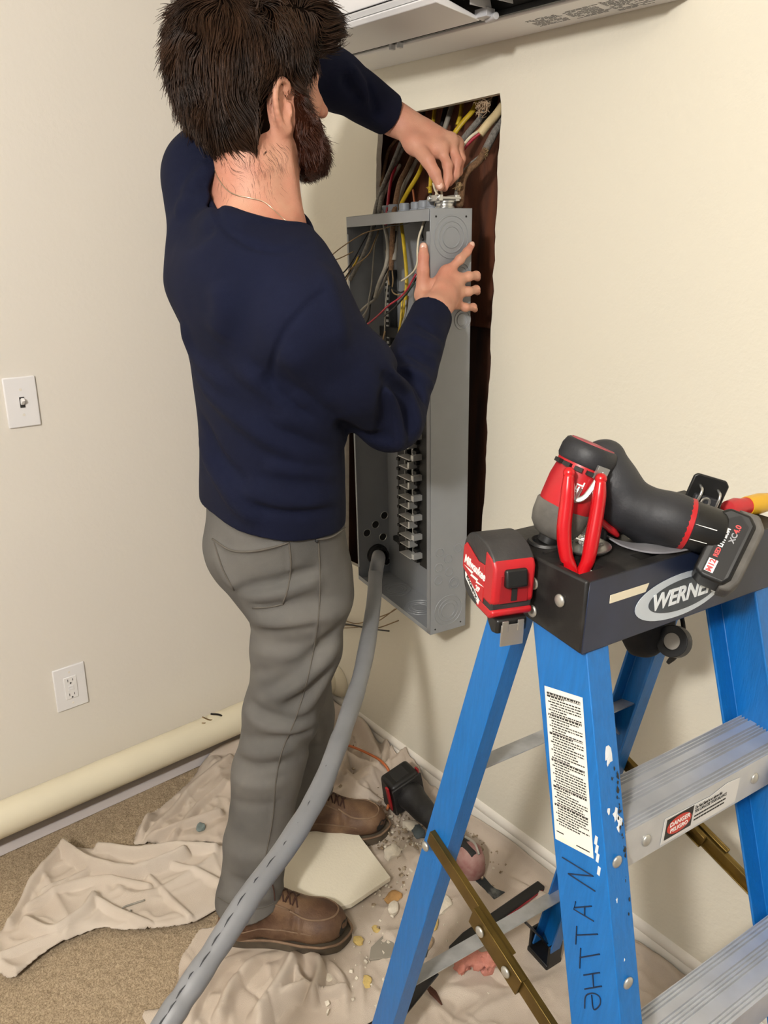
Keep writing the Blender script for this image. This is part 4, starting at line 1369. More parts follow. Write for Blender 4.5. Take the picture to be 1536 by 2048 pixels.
def hand(F, wrist, mcp, fingers, thumb, rs, palm_r, tr, extra=()):
    """palm from wrist to the knuckles, four fingers as 3-segment chains, thumb from the side of the palm"""
    for m_, r in zip(mcp, palm_r):
        F.rc(wrist, m_, 0.021, r, 0.018)
    for i in range(3):
        F.rc(mcp[i], mcp[i + 1], palm_r[i] * 0.98, palm_r[i + 1] * 0.98, 0.010)
        F.rc(wrist * 0.45 + mcp[i] * 0.55, wrist * 0.45 + mcp[i + 1] * 0.55, 0.0145, 0.0135, 0.012)
    for m_, f, r in zip(mcp, fingers, rs):
        P = [m_] + list(f)
        R_ = [r * 1.12, r * 1.04, r * 0.96, r * 0.82]
        for i in range(3):
            F.rc(P[i], P[i + 1], R_[i], R_[i + 1], 0.0045 if i else 0.008)
        F.el(P[1], (r * 1.10,) * 3, None, 0.004)       # knuckle
        F.el(P[2], (r * 1.02,) * 3, None, 0.003)
    F.rc(wrist, thumb[0], 0.019, tr[0], 0.014)
    for i in range(len(thumb) - 1):
        F.rc(thumb[i], thumb[i + 1], tr[i], tr[i + 1], 0.010 if i == 0 else 0.005)
    F.rc(thumb[0], mcp[0], tr[0] * 0.75, palm_r[0] * 0.8, 0.012)     # web of the thumb

# right hand spread on the panel's right wall, fingertips over its back edge
def pr(px, py, off):
    """point over the right wall, off metres in front of it"""
    p = phit(px, py, 0, PWd + off)
    return pw(*p)
Rm = [pr(893, 545, 0.016), pr(914, 560, 0.020), pr(915, 584, 0.018), pr(908, 606, 0.015)]
Rf = [[pr(920, 519, 0.020), pr(934, 504, 0.014), pr(943, 490, 0.010)],
      [pr(937, 553, 0.026), pr(952, 551, 0.018), pr(955, 556, 0.000)],
      [pr(937, 583, 0.026), pr(952, 579, 0.018), pr(955, 584, 0.000)],
      [pr(931, 615, 0.023), pr(946, 614, 0.016), pr(950, 619, 0.001)]]
Rt = [ph(846, 590, -0.014), ph(846, 541, -0.016), ph(847, 513, -0.014), ph(847, 493, -0.012)]
hand(body, wrR, Rm, Rf, Rt, (0.0088, 0.0090, 0.0086, 0.0078), (0.0125, 0.0125, 0.0118, 0.0108), (0.016, 0.0125, 0.0108, 0.0085))
for m_ in Rm:       # tendons on the back of the hand
    q = wrR * 0.35 + m_ * 0.65
    o_ = norm(CAM_C - q) * 0.0095
    body.rc(q + o_, m_ + norm(CAM_C - m_) * 0.007, 0.003, 0.004, 0.006)
# left hand pinching wires over the panel top
dL = 1.575
Lm = [at(882, 296, 1.553), at(900, 282, 1.568), at(912, 288, 1.588), at(915, 303, 1.606)]
Lf = [[at(895, 330, 1.548), at(896, 356, 1.553), at(889, 376, 1.555)],
      [at(914, 322, 1.566), at(910, 350, 1.572), at(898, 366, 1.570)],
      [at(922, 318, 1.588), at(917, 344, 1.594), at(906, 354, 1.588)],
      [at(923, 317, 1.606), at(917, 334, 1.612), at(908, 342, 1.604)]]
Lt = [at(832, 290, 1.548), at(856, 322, 1.530), at(870, 347, 1.530), at(880, 373, 1.535)]
hand(body, wrL, Lm, Lf, Lt, (0.0094, 0.0094, 0.0088, 0.0080), (0.0140, 0.0140, 0.0130, 0.0120), (0.0175, 0.0135, 0.0115, 0.0090))
body.rc(wrL, at(868, 275, 1.562), 0.026, 0.017, 0.02)
body.rc(at(826, 285, 1.553), at(866, 300, 1.555), 0.019, 0.015, 0.016)
# hips and legs under the trousers
body.rc(hipR + np.array([-0.02, 0.01, 0.02]), hipL + (0, 0, 0.02), 0.075, 0.085, 0.05)
for h_, k_, a_ in ((hipR, knR, anR), (hipL, knL, anL)):
    body.chain([h_, k_, a_ + (0, 0, 0.03)], [0.062, 0.046, 0.032], 0.03)

person = sdf_obj(body, (-1.80, 0.42, 0.02), (-0.78, 1.42, 1.93), 0.0025, 'person', m_skin)
rebase(person, PB)
tag(person, 'person in a navy long-sleeved shirt and grey trousers working in the open panel', 'person')
PI = world_inv(person)
m_nail = mat('finger_nail', '#D9AF9C', 0.3, coat=0.2)
def nail(tip, base, r, w=0.0062, l=0.0075):
    d = norm(tip - base)
    v = norm(CAM_C - tip)
    v = norm(v - d * (v @ d))
    c = tip - d * 0.001 + v * r * 0.80
    MB().ell(c, (w, l, 0.0018), np.stack([np.cross(d, v), d, v], 1)).build('nail', m_nail, person, world=True, ang=180)
nail(Lt[3], Lt[2], 0.0090)
nail(Rt[3], Rt[2], 0.0085)
nail(Rf[0][2], Rf[0][1], 0.0072, 0.005, 0.006)

# --- shirt -----------------------------------------------------------------
shirt = Field()
shirt.slack = 0.03
torso(shirt, 0.0)
trap = neckB + np.array([0.0, 0.0, -0.035])
shirt.rc(trap, shR + np.array([-0.02, 0, 0.012]), 0.060, 0.066, 0.05)
shirt.rc(trap, shL + np.array([0.02, 0, -0.01]), 0.060, 0.062, 0.05)
shirt.chain([shR, shR * 0.5 + elR * 0.5, elR], [0.071, 0.069, 0.060], 0.035)
cuffR = elR + (wrR - elR) * 0.955
cuffL = elL + (wrL - elL) * 0.94
shirt.chain([elR, elR * 0.6 + cuffR * 0.4, cuffR], [0.061, 0.053, 0.0435], 0.014)
shirt.chain([shL, shL * 0.5 + elL * 0.5, elL], [0.066, 0.062, 0.056], 0.035)
shirt.chain([elL, elL * 0.6 + cuffL * 0.4, cuffL], [0.056, 0.051, 0.0425], 0.02)
shirt.rc(shL, at(415, 560, 1.275), 0.064, 0.070, 0.05)
shirt.el(at(450, 560, 1.19), (0.075, 0.05, 0.10), None, 0.06)     # shoulder blade, left
# neck opening: cut away everything above the collar plane
colC = neckB + np.array([0.010, 0.000, -0.010])
colN = norm(np.array([0.50, 0.02, 0.88]))
def collar_cut(P):
    q = P - colC
    h_ = q @ colN
    r = np.sqrt(np.maximum(0, (q * q).sum(1) - h_ * h_))
    return np.maximum(-h_, r - 0.090)
shirt.fn(collar_cut, 0.004, '-')
# open the cuffs so the wrist comes out of a rim
for c_, d_, r_ in ((cuffR, norm(wrR - elR), 0.036), (cuffL, norm(wrL - elL), 0.035)):
    shirt.rc(c_ - d_ * 0.012, c_ + d_ * 0.10, r_, r_ + 0.004, 0.003, '-')
    def capcut(P, c_=c_, d_=d_):
        q = P - c_
        h_ = q @ d_
        r = np.sqrt(np.maximum(0, (q * q).sum(1) - h_ * h_))
        return np.maximum(-h_, r - 0.075)
    shirt.fn(capcut, 0.002, '-')
# hem plane
hemC = at(543, 1014, 1.46)
hemN = norm(np.array([0.09, 0.11, 1.0]))
shirt.fn(lambda P: np.maximum((P - hemC) @ hemN, (np.abs(P - hemC) ** 2).sum(1) ** 0.5 - 0.5), 0.003, '-')
# folds: drapes along given pixel tracks, as shallow rolls in the cloth
def seg_dist(P, A, B_):
    ba = B_ - A
    t = np.clip((P - A) @ ba / (ba @ ba), 0, 1)
    return ((P - A - t[:, None] * ba) ** 2).sum(1), t
FOLDS = []
def _foldval(P, lst):
    d = np.zeros(len(P))
    for tr, amp, wid in lst:
        k = ((P > tr.min(0) - 4 * wid) & (P < tr.max(0) + 4 * wid)).all(1)
        if not k.any():
            continue
        Q = P[k]
        best = np.full(len(Q), 1.0)
        end = np.zeros(len(Q))
        for i in range(len(tr) - 1):
            dd, t = seg_dist(Q, tr[i], tr[i + 1])
            b_ = dd < best
            best = np.where(b_, dd, best)
            end = np.where(b_, (i + t) / (len(tr) - 1), end)
        fade = np.clip(5 * end, 0, 1) * np.clip(5 * (1 - end), 0, 1) * 0.85 + 0.15
        d[k] += -2.0 * amp * fade * np.exp(-best / (2 * wid * wid))
    return d
def cast(F, px, py):
    """depth along the view of the first surface hit of F under a pixel"""
    ds = np.arange(1.0, 2.2, 0.006)
    P = np.array([at(px, py, d) for d in ds])
    v = F.eval(P)
    k = np.argmax(v < 0)
    if not (v < 0).any():
        return None
    if k == 0:
        return ds[0]
    return ds[k - 1] + 0.006 * v[k - 1] / (v[k - 1] - v[k])
def folds_on(F, tracks):
    for tr, amp, wid in tracks:
        pts = []
        for x, y in catmull(np.array(tr, float), 4):
            d = cast(F, x, y)
            if d is not None:
                pts.append(at(x, y, d))
        if len(pts) > 1:
            FOLDS.append((np.array(pts), amp, wid))
folds_on(shirt, [
    ([(372, 690), (420, 780), (500, 850), (590, 900), (680, 920)], 0.007, 0.012),
    ([(365, 640), (400, 720), (470, 790)], 0.005, 0.011),
    ([(385, 800), (410, 900), (470, 1000), (520, 1040)], 0.006, 0.011),
    ([(402, 830), (450, 930), (520, 990)], -0.004, 0.010),
    ([(470, 735), (530, 770), (600, 830), (660, 870)], 0.006, 0.011),
    ([(520, 745), (560, 790), (640, 840)], -0.005, 0.009),
    ([(540, 830), (610, 850), (680, 890)], 0.005, 0.010),
    ([(520, 930), (600, 940), (690, 950)], 0.004, 0.010),
    ([(460, 960), (560, 1000), (680, 1000)], 0.005, 0.012),
    ([(480, 1010), (580, 1022), (670, 1015)], -0.003, 0.009),
    ([(585, 780), (640, 830), (690, 890)], 0.006, 0.010),
    ([(762, 745), (790, 775), (812, 820), (822, 870)], -0.010, 0.0075),
    ([(775, 742), (812, 775), (832, 825), (838, 860)], 0.006, 0.006),
    ([(790, 738), (830, 765), (850, 805)], -0.008, 0.0065),
    ([(765, 752), (785, 800), (800, 860), (798, 900)], 0.006, 0.007),
    ([(800, 735), (840, 750), (866, 775)], 0.005, 0.006),
    ([(812, 700), (850, 722), (878, 735)], -0.005, 0.006),
    ([(820, 670), (860, 690), (890, 700)], 0.004, 0.006),
    ([(830, 640), (868, 665), (898, 680)], -0.003, 0.006),
    ([(770, 760), (770, 820), (765, 880)], -0.006, 0.008),
    ([(440, 560), (445, 620), (430, 680)], 0.004, 0.016),
    ([(370, 400), (395, 360), (425, 330)], 0.006, 0.008),
    ([(350, 430), (385, 400), (420, 395)], 0.005, 0.009),
    ([(360, 470), (400, 470), (430, 450)], -0.004, 0.010),
    ([(672, 560), (612, 615), (566, 670), (545, 730), (545, 775)], -0.0030, 0.0035),
    ([(685, 150), (700, 180), (720, 200)], -0.005, 0.006),
    ([(700, 130), (720, 165), (740, 205)], 0.004, 0.007),
    ([(735, 165), (745, 200), (755, 235)], -0.004, 0.006),
    ([(430, 350), (432, 400), (445, 450), (500, 490), (570, 500), (625, 480)], -0.0025, 0.004),
    ([(640, 520), (670, 610), (690, 700)], 0.003, 0.012),
    ([(660, 840), (720, 870), (790, 880)], -0.005, 0.010),
    ([(560, 690), (620, 760), (690, 820)], 0.003, 0.014),
])
shirt.post.append(lambda P, L=FOLDS[:]: 1.5 * _foldval(P, L))
def cloth_noise(amp, sc, seed):
    return lambda P: amp * vnoise(P * sc, seed)
shirt.post.append(cloth_noise(0.0032, 12, 3))
shirt.post.append(cloth_noise(0.0009, 34, 4))
sh_o = sdf_obj(shirt, (-1.75, 0.42, 0.90), (-0.78, 1.32, 1.99), 0.0030, 'shirt', m_navy, person, PI)
tag(sh_o, 'navy long-sleeved shirt')
# ribbed neck band, cuffs and hem stitching as sub-parts
def band_around(F, C0, N, r_lo, r_hi, n=72, tube_r=0.006, close=True):
    u = norm(np.cross(N, (0.3, 0.9, 0.1)))
    w = np.cross(N, u)
    pts = []
    for i in range(n):
        a = 2 * np.pi * i / n
        d = math.cos(a) * u + math.sin(a) * w
        rr_ = np.linspace(r_lo, r_hi, 60)
        v = F.eval(C0 + rr_[:, None] * d)
        k = np.where(v < 0)[0]
        pts.append(C0 + d * (rr_[k[-1]] if len(k) else r_lo))
    pts.append(pts[0])
    return np.array(pts)
# neck band follows the rim of the neck opening
def neck_rim():
    u = norm(np.cross(colN, (0.3, 0.9, 0.1)))
    w = np.cross(colN, u)
    pts = []
    for i in range(64):
        a = 2 * np.pi * i / 64
        d = math.cos(a) * u + math.sin(a) * w
        rr_ = np.linspace(0.04, 0.13, 91)
        v = body.eval(colC + rr_[:, None] * d)
        k = np.where(v < 0)[0]
        r0 = rr_[k[-1]] if len(k) else 0.06
        pts.append(colC + d * (min(r0, 0.098) + 0.003) + colN * 0.001)
    pts = np.array(pts)
    for _ in range(4):
        pts = (np.roll(pts, 1, 0) + 2 * pts + np.roll(pts, -1, 0)) / 4
    return np.vstack([pts, pts[:1]])
nr = neck_rim()
MB().tube(nr, 0.0062, 8, caps=False, flat=1.5).build('neck_band', m_navy, sh_o, world=True, ang=180)

# --- necklace ---------------------------------------------------------------
def necklace():
    pts = []
    for (x, y) in ((429, 338), (436, 356), (452, 378), (472, 390), (500, 396), (528, 404), (548, 420), (570, 440), (592, 452), (598, 456)):
        d = cast(body, x, y)
        if d:
            pts.append(at(x, y, d - 0.0016))
    b = MB().tube(catmull(pts, 5), 0.0009, 6)
    b.build('necklace', mat('silver_chain', '#C8B9A0', 0.3, metal=0.9), person, world=True, ang=180)
necklace()

# --- trousers ---------------------------------------------------------------
trou = Field()
trou.slack = 0.03
st = []
for (px, py, d, rx, ry, yaw) in ((546, 990, 1.450, 0.158, 0.122, -0.18), (556, 1075, 1.500, 0.158, 0.128, -0.25), (572, 1135, 1.520, 0.152, 0.126, -0.30), (586, 1185, 1.535, 0.150, 0.118, -0.35), (594, 1225, 1.545, 0.122, 0.094, -0.40)):
    c = at(px, py, d)
    st.append((c[2], c[0], c[1], rx, ry, yaw))
trou.loft(sorted(st), 0.04)
trou.el(at(497, 1100, 1.470), (0.080, 0.080, 0.075), None, 0.05)
anR2, anL2 = at(500, 1800, 1.725), at(612, 1588, 1.965)
trou.chain([at(600, 1190, 1.500), at(594, 1290, 1.525), at(566, 1420, 1.575), at(535, 1540, 1.625), at(516, 1680, 1.680), at(500, 1790, 1.722), anR2], [0.094, 0.089, 0.077, 0.073, 0.070, 0.071, 0.073], 0.02)
trou.chain([hipL + (0, 0, 0.01), knL, at(612, 1510, 1.905), anL2], [0.098, 0.078, 0.070, 0.070], 0.02)
trou.fn(lambda P: (hemC[2] + 0.06) - P[:, 2], 0.002, '-')
trou.fn(lambda P: np.maximum(-(P - anR2 - np.array([0, 0, 0.004])) @ np.array([0.1, 0.1, -1.0]), ((P - anR2) ** 2).sum(1) ** 0.5 - 0.2), 0.002, '-')
trou.fn(lambda P: np.maximum(-(P - anL2 - np.array([0, 0, 0.004])) @ np.array([0.1, 0.1, -1.0]), ((P - anL2) ** 2).sum(1) ** 0.5 - 0.2), 0.002, '-')
FOLDS = []
folds_on(trou, [
    ([(480, 1180), (520, 1172), (560, 1165), (600, 1150), (640, 1138)], -0.009, 0.009),
    ([(485, 1195), (540, 1190), (600, 1172), (650, 1155)], 0.007, 0.010),
    ([(500, 1218), (560, 1215), (620, 1200), (680, 1195)], -0.006, 0.009),
    ([(500, 1245), (560, 1248), (640, 1235), (695, 1225)], 0.005, 0.010),
    ([(500, 1262), (570, 1262), (650, 1252)], -0.004, 0.009),
    ([(440, 1040), (490, 1075), (530, 1080), (575, 1072)], -0.003, 0.008),
    ([(690, 1240), (650, 1285), (610, 1330), (570, 1360), (520, 1385)], -0.010, 0.010),
    ([(690, 1262), (660, 1310), (620, 1350), (580, 1380), (530, 1400)], 0.009, 0.011),
    ([(668, 1330), (630, 1370), (600, 1400), (560, 1425)], -0.009, 0.009),
    ([(660, 1350), (630, 1395), (600, 1430), (570, 1450)], 0.006, 0.010),
    ([(503, 1300), (560, 1310), (610, 1300)], 0.004, 0.010),
    ([(500, 1340), (550, 1345), (600, 1325)], -0.004, 0.009),
    ([(490, 1400), (520, 1425), (570, 1440), (620, 1430)], -0.008, 0.009),
    ([(487, 1425), (525, 1450), (580, 1462), (630, 1448)], 0.007, 0.010),
    ([(480, 1470), (530, 1480), (590, 1472), (628, 1460)], -0.006, 0.009),
    ([(473, 1500), (530, 1508), (600, 1495)], 0.005, 0.010),
    ([(470, 1520), (520, 1535), (590, 1520)], -0.005, 0.009),
    ([(465, 1560), (520, 1575), (580, 1560)], 0.004, 0.010),
    ([(460, 1600), (520, 1610), (570, 1600)], -0.003, 0.010),
    ([(445, 1700), (500, 1715), (560, 1700)], 0.003, 0.012),
    ([(440, 1750), (500, 1770), (565, 1760)], -0.005, 0.010),
    ([(435, 1785), (490, 1800), (560, 1790)], 0.006, 0.010),
    ([(640, 1400), (645, 1460), (650, 1520)], -0.006, 0.010),
    ([(610, 1520), (635, 1540), (655, 1545)], 0.005, 0.009),
    ([(600, 1480), (630, 1495), (652, 1490)], -0.005, 0.009),
    ([(430, 1100), (450, 1150), (480, 1180)], 0.006, 0.012),
    # side seam and pocket edges
    ([(636, 1075), (640, 1150), (637, 1230), (628, 1295), (612, 1370), (590, 1440), (565, 1500), (552, 1560), (545, 1640), (530, 1720), (520, 1800)], 0.0018, 0.0030),
    ([(425, 1078), (460, 1098), (500, 1100), (540, 1095), (578, 1085)], 0.0035, 0.0035),
    ([(578, 1085), (582, 1130), (575, 1180), (566, 1208)], 0.0030, 0.0030),
    ([(566, 1208), (530, 1216), (500, 1212)], 0.0028, 0.0030),
    ([(428, 1085), (448, 1140), (470, 1175)], 0.0026, 0.0030),
    ([(632, 1078), (660, 1074), (685, 1060), (697, 1050)], 0.0032, 0.0032),
])
trou.post.append(lambda P, L=FOLDS[:]: 0.68 * _foldval(P, L))
trou.post.append(cloth_noise(0.0025, 12, 6))
trou.post.append(cloth_noise(0.0010, 30, 7))
tr_o = sdf_obj(trou, (-1.62, 0.40, 0.05), (-0.92, 1.15, 1.06), 0.0032, 'trousers', m_trou, person, PI)
tag(tr_o, 'worn grey work trousers')
def stitch(px, r, name, m):
    pts = []
    for x, y in catmull(np.array(px, float), 6):
        d = cast(trou, x, y)
        if d:
            pts.append(at(x, y, d - r * 0.25))
    if len(pts) > 3:
        MB().tube(np.array(pts), r, 6).build(name, m, tr_o, world=True, ang=180)
stitch([(636, 1072), (640, 1150), (637, 1230), (628, 1295), (612, 1370), (590, 1440), (565, 1500), (552, 1560), (545, 1640), (530, 1720), (524, 1780)], 0.0015, 'side_seam', m_seam)
stitch([(425, 1078), (460, 1100), (500, 1103), (540, 1096), (578, 1085)], 0.0022, 'pocket_hem', m_seam)
stitch([(578, 1085), (582, 1130), (576, 1175), (566, 1208)], 0.0017, 'pocket_edge', m_seam)
stitch([(566, 1208), (540, 1214), (505, 1216)], 0.0017, 'pocket_edge', m_seam)
stitch([(428, 1085), (446, 1140), (468, 1180)], 0.0017, 'pocket_edge', m_seam)
stitch([(632, 1079), (660, 1075), (685, 1060), (696, 1046)], 0.0022, 'pocket_hem', m_seam)
stitch([(436, 1795), (470, 1812), (510, 1818), (545, 1808), (565, 1792)], 0.0014, 'leg_hem', m_seam)
riv = cast(trou, 634, 1082)
if riv:
    MB().ell(at(634, 1082, riv - 0.002), (0.0035, 0.0035, 0.0035)).build('pocket_rivet', m_dark, tr_o, world=True)
# ------------------------------------------------------------------ hair, beard, boots
def strands(name, paths, r, m, parent, taper=0.25):
    """many fine strands as one mesh of three-sided tubes; paths: (N, k, 3) world points"""
    N, k, _ = paths.shape
    T = np.gradient(paths, axis=1)
    T /= np.linalg.norm(T, axis=2, keepdims=True) + 1e-12
    u = np.cross(T, np.array([0.31, 0.2, 0.93]))
    u /= np.linalg.norm(u, axis=2, keepdims=True) + 1e-12
    w = np.cross(T, u)
    tt = np.linspace(0, 1, k)
    prof = (1 - (1 - taper) * tt ** 2)[None, :, None]
    r = np.asarray(r)
    rad = (r[:, None, None] if r.ndim else r) * prof
    V = np.stack([paths + rad * (math.cos(a) * u + math.sin(a) * w) for a in (0, 2.0944, 4.18879)], 2).reshape(-1, 3)
    base = (np.arange(N)[:, None] * k + np.arange(k - 1)[None]).reshape(-1) * 3
    F = np.concatenate([np.stack([base + j, base + (j + 1) % 3, base + 3 + (j + 1) % 3, base + 3 + j], 1) for j in range(3)])
    Mi = world_inv(parent)
    V = V @ Mi[:3, :3].T + Mi[:3, 3]
    me = bpy.data.meshes.new(name)
    me.from_pydata(V.tolist(), [], F.tolist())
    return finish(me, name, m, parent, ang=180)

def grad(F, P, e=0.002):
    g = np.stack([F.eval(P + np.eye(3)[i] * e) - F.eval(P - np.eye(3)[i] * e) for i in range(3)], 1)
    return g / (np.linalg.norm(g, axis=1, keepdims=True) + 1e-9)

def grow(F, roots, flow, steps, step, h0, h1, wav, wsc, seed, stray=0.0):
    """strands that run along the surface of F, rising from h0 to h1 above it"""
    r_ = np.random.default_rng(seed)
    P = roots.copy()
    N = len(P)
    out = []
    L = r_.uniform(0.6, 1.35, N)
    lift = r_.normal(0, 1, N)
    for i in range(steps + 1):
        n = grad(F, P)
        t = i / steps
        tgt = h0 + (h1 - h0) * t + stray * lift * t * t
        P = P - n * (F.eval(P) - tgt)[:, None]
        out.append(P.copy())
        d = flow(P)
        c = np.stack([vnoise(P * wsc + k * 13.7, seed + k) for k in range(3)], 1)
        d = d + wav * c
        d = d - n * (d * n).sum(1, keepdims=True)
        d /= np.linalg.norm(d, axis=1, keepdims=True) + 1e-9
        P = P + d * (step * L)[:, None]
    return np.stack(out, 1)

def tohead(P):
    return (P - headC) @ HR / 0.98

hair = Field()
hair.slack = 0.03
S4 = 0.98
def hel(F, c, r, k=0.02, op='+', R=None):
    F.el(hp(*c), np.array(r) * S4, HR if R is None else R, k, op)
hel(hair, (-0.020, 0, 0.052), (0.116, 0.094, 0.096))
hel(hair, (-0.062, 0.004, 0.020), (0.082, 0.086, 0.098), 0.03)
hel(hair, (-0.066, 0.0, -0.048), (0.050, 0.066, 0.058), 0.03)
hel(hair, (0.070, -0.004, 0.096), (0.058, 0.070, 0.040), 0.03)
hel(hair, (0.110, -0.004, 0.086), (0.026, 0.050, 0.024), 0.025)
hel(hair, (-0.044, -0.026, -0.064), (0.044, 0.044, 0.046), 0.03)
hel(hair, (-0.055, 0.016, 0.05), (0.070, 0.074, 0.085), 0.03)
for s in (1, -1):
    hair.rc(hp(0.026, s * 0.071, 0.035), hp(0.030, s * 0.069, -0.030), 0.013, 0.009, 0.015)
    hair.el(hp(-0.004, s * 0.088, -0.032), np.array((0.024, 0.020, 0.034)), HR, 0.016, '-')
hel(hair, (0.140, 0, -0.030), (0.086, 0.105, 0.092), 0.012, '-')
hair.rc(hp(0.062, -0.09, -0.03), hp(0.062, 0.09, -0.03), 0.030, None, 0.01, '-')
hair_smooth = Field(); hair_smooth.pr = list(hair.pr)
hair.post.append(lambda P: 0.004 + 0.005 * vnoise(tohead(P) * np.array([24, 30, 20]), 11) + 0.003 * vnoise(P * 60, 12))
hair_o = sdf_obj(hair, headC - 0.20, headC + 0.20, 0.004, 'hair', m_hairb, person, PI)
tag(hair_o, 'thick wavy dark brown hair')
crown = np.array([-0.055, 0.012, 0.150])
def hair_flow(P):
    q = tohead(P)
    d = q - crown
    d = d / (np.linalg.norm(d, axis=1, keepdims=True) + 1e-6)
    back = np.clip(-q[:, 0] * 14, 0, 1)
    d[:, 2] -= 0.45 + 0.3 * back
    front = np.clip((q[:, 0] - 0.01) * 12, 0, 1) * np.clip((q[:, 2] - 0.02) * 14, 0, 1)
    d[:, 0] += 1.2 * front
    d[:, 2] += 0.45 * front
    d[:, 1] += -0.35 * front
    side = (1 - front) * np.clip(np.abs(q[:, 1]) * 14 - 0.4, 0, 1)
    d[:, 0] -= 0.25 * side
    return d @ HR.T
hv = np.array([v.co for v in hair_o.data.vertices]) + PB
q = tohead(hv)
vis = (F_ := (hair_smooth.eval(hv) < 0.012))
# only where hair meets air, not the underside against the skin
outside = body.eval(hv) > 0.004
cand = hv[outside]
r_ = np.random.default_rng(3)
roots = cand[r_.integers(0, len(cand), 9500)] + r_.normal(0, 0.003, (9500, 3))
paths = grow(hair_smooth, roots, hair_flow, 10, 0.0050, -0.004, 0.0095, 1.7, 26.0, 21, 0.0050)
strands('hair_strands', paths, r_.uniform(0.0006, 0.0011, len(paths)), m_hair, hair_o)['kind'] = 'stuff'

beard = Field()
beard.slack = 0.03
for s in (1, -1):
    beard.chain([hp(0.028, s * 0.071, 0.004), hp(0.030, s * 0.068, -0.034), hp(0.036, s * 0.064, -0.068), hp(0.056, s * 0.046, -0.104), hp(0.080, s * 0.016, -0.118)], [0.009, 0.012, 0.020, 0.025, 0.028], 0.02)
    beard.rc(hp(0.100, s * 0.004, -0.052), hp(0.084, s * 0.032, -0.072), 0.0085, 0.010, 0.01)
beard.el(hp(0.072, 0, -0.116), (0.036, 0.036, 0.026), HR, 0.02)
beard.rc(hp(0.115, -0.017, -0.071), hp(0.115, 0.017, -0.071), 0.007, None, 0.006, '-')
beard_smooth = Field(); beard_smooth.pr = list(beard.pr)
beard.post.append(lambda P: 0.003 * vnoise(P * 60, 5) + 0.002 * vnoise(P * 120, 6))
beard_o = sdf_obj(beard, headC - 0.20, headC + 0.20, 0.003, 'beard', m_beardb, person, PI)
tag(beard_o, 'full reddish brown beard')
bv = np.array([v.co for v in beard_o.data.vertices]) + PB
bv = bv[body.eval(bv) > 0.002]
def beard_flow(P):
    d = np.broadcast_to(HR @ np.array([0.45, 0.0, -1.0]), P.shape).copy()
    return d
roots = bv[r_.integers(0, len(bv), 3600)] + r_.normal(0, 0.001, (3600, 3))
paths = grow(beard_smooth, roots, beard_flow, 6, 0.0030, -0.003, 0.0050, 0.9, 60.0, 31, 0.0032)
strands('beard_strands', paths, r_.uniform(0.00035, 0.0007, len(paths)), m_beard, beard_o)['kind'] = 'stuff'

# fine hair on the nape
pts = []
for _ in range(700):
    x, y = r_.uniform(438, 575), r_.uniform(285, 400)
    if r_.random() < 0.25 + 0.75 * (y < 345):
        pts.append((x, y))
roots = []
for x, y in pts[:260]:
    d = cast(body, x, y)
    if d:
        p = at(x, y, d)
        if hair_smooth.eval(p[None])[0] > 0.004 and shirt.eval(p[None])[0] > 0.004:
            roots.append(p)
roots = np.array(roots)
paths = grow(body, roots, lambda P: np.broadcast_to(np.array([0.25, 0.3, -0.9]), P.shape).copy(), 4, 0.0030, 0.0, 0.0014, 0.8, 40.0, 41, 0.0006)
strands('nape_hair', paths, np.full(len(paths), 0.00015), m_beard, hair_o)['kind'] = 'stuff'
# eyebrow and lashes on the visible side
pth = []
for i in range(60):
    a = hp(0.089 - 0.0003 * i, -0.010 - 0.0006 * i, 0.016 + r_.uniform(-0.004, 0.004))
    pth.append([a + HR @ np.array([0.001, 0, 0]), a + HR @ np.array([0.002, -0.004, 0.001]), a + HR @ np.array([-0.001, -0.008, 0.0])])
strands('eyebrow', np.array(pth), np.full(60, 0.0004), m_hair, person)['kind'] = 'stuff'

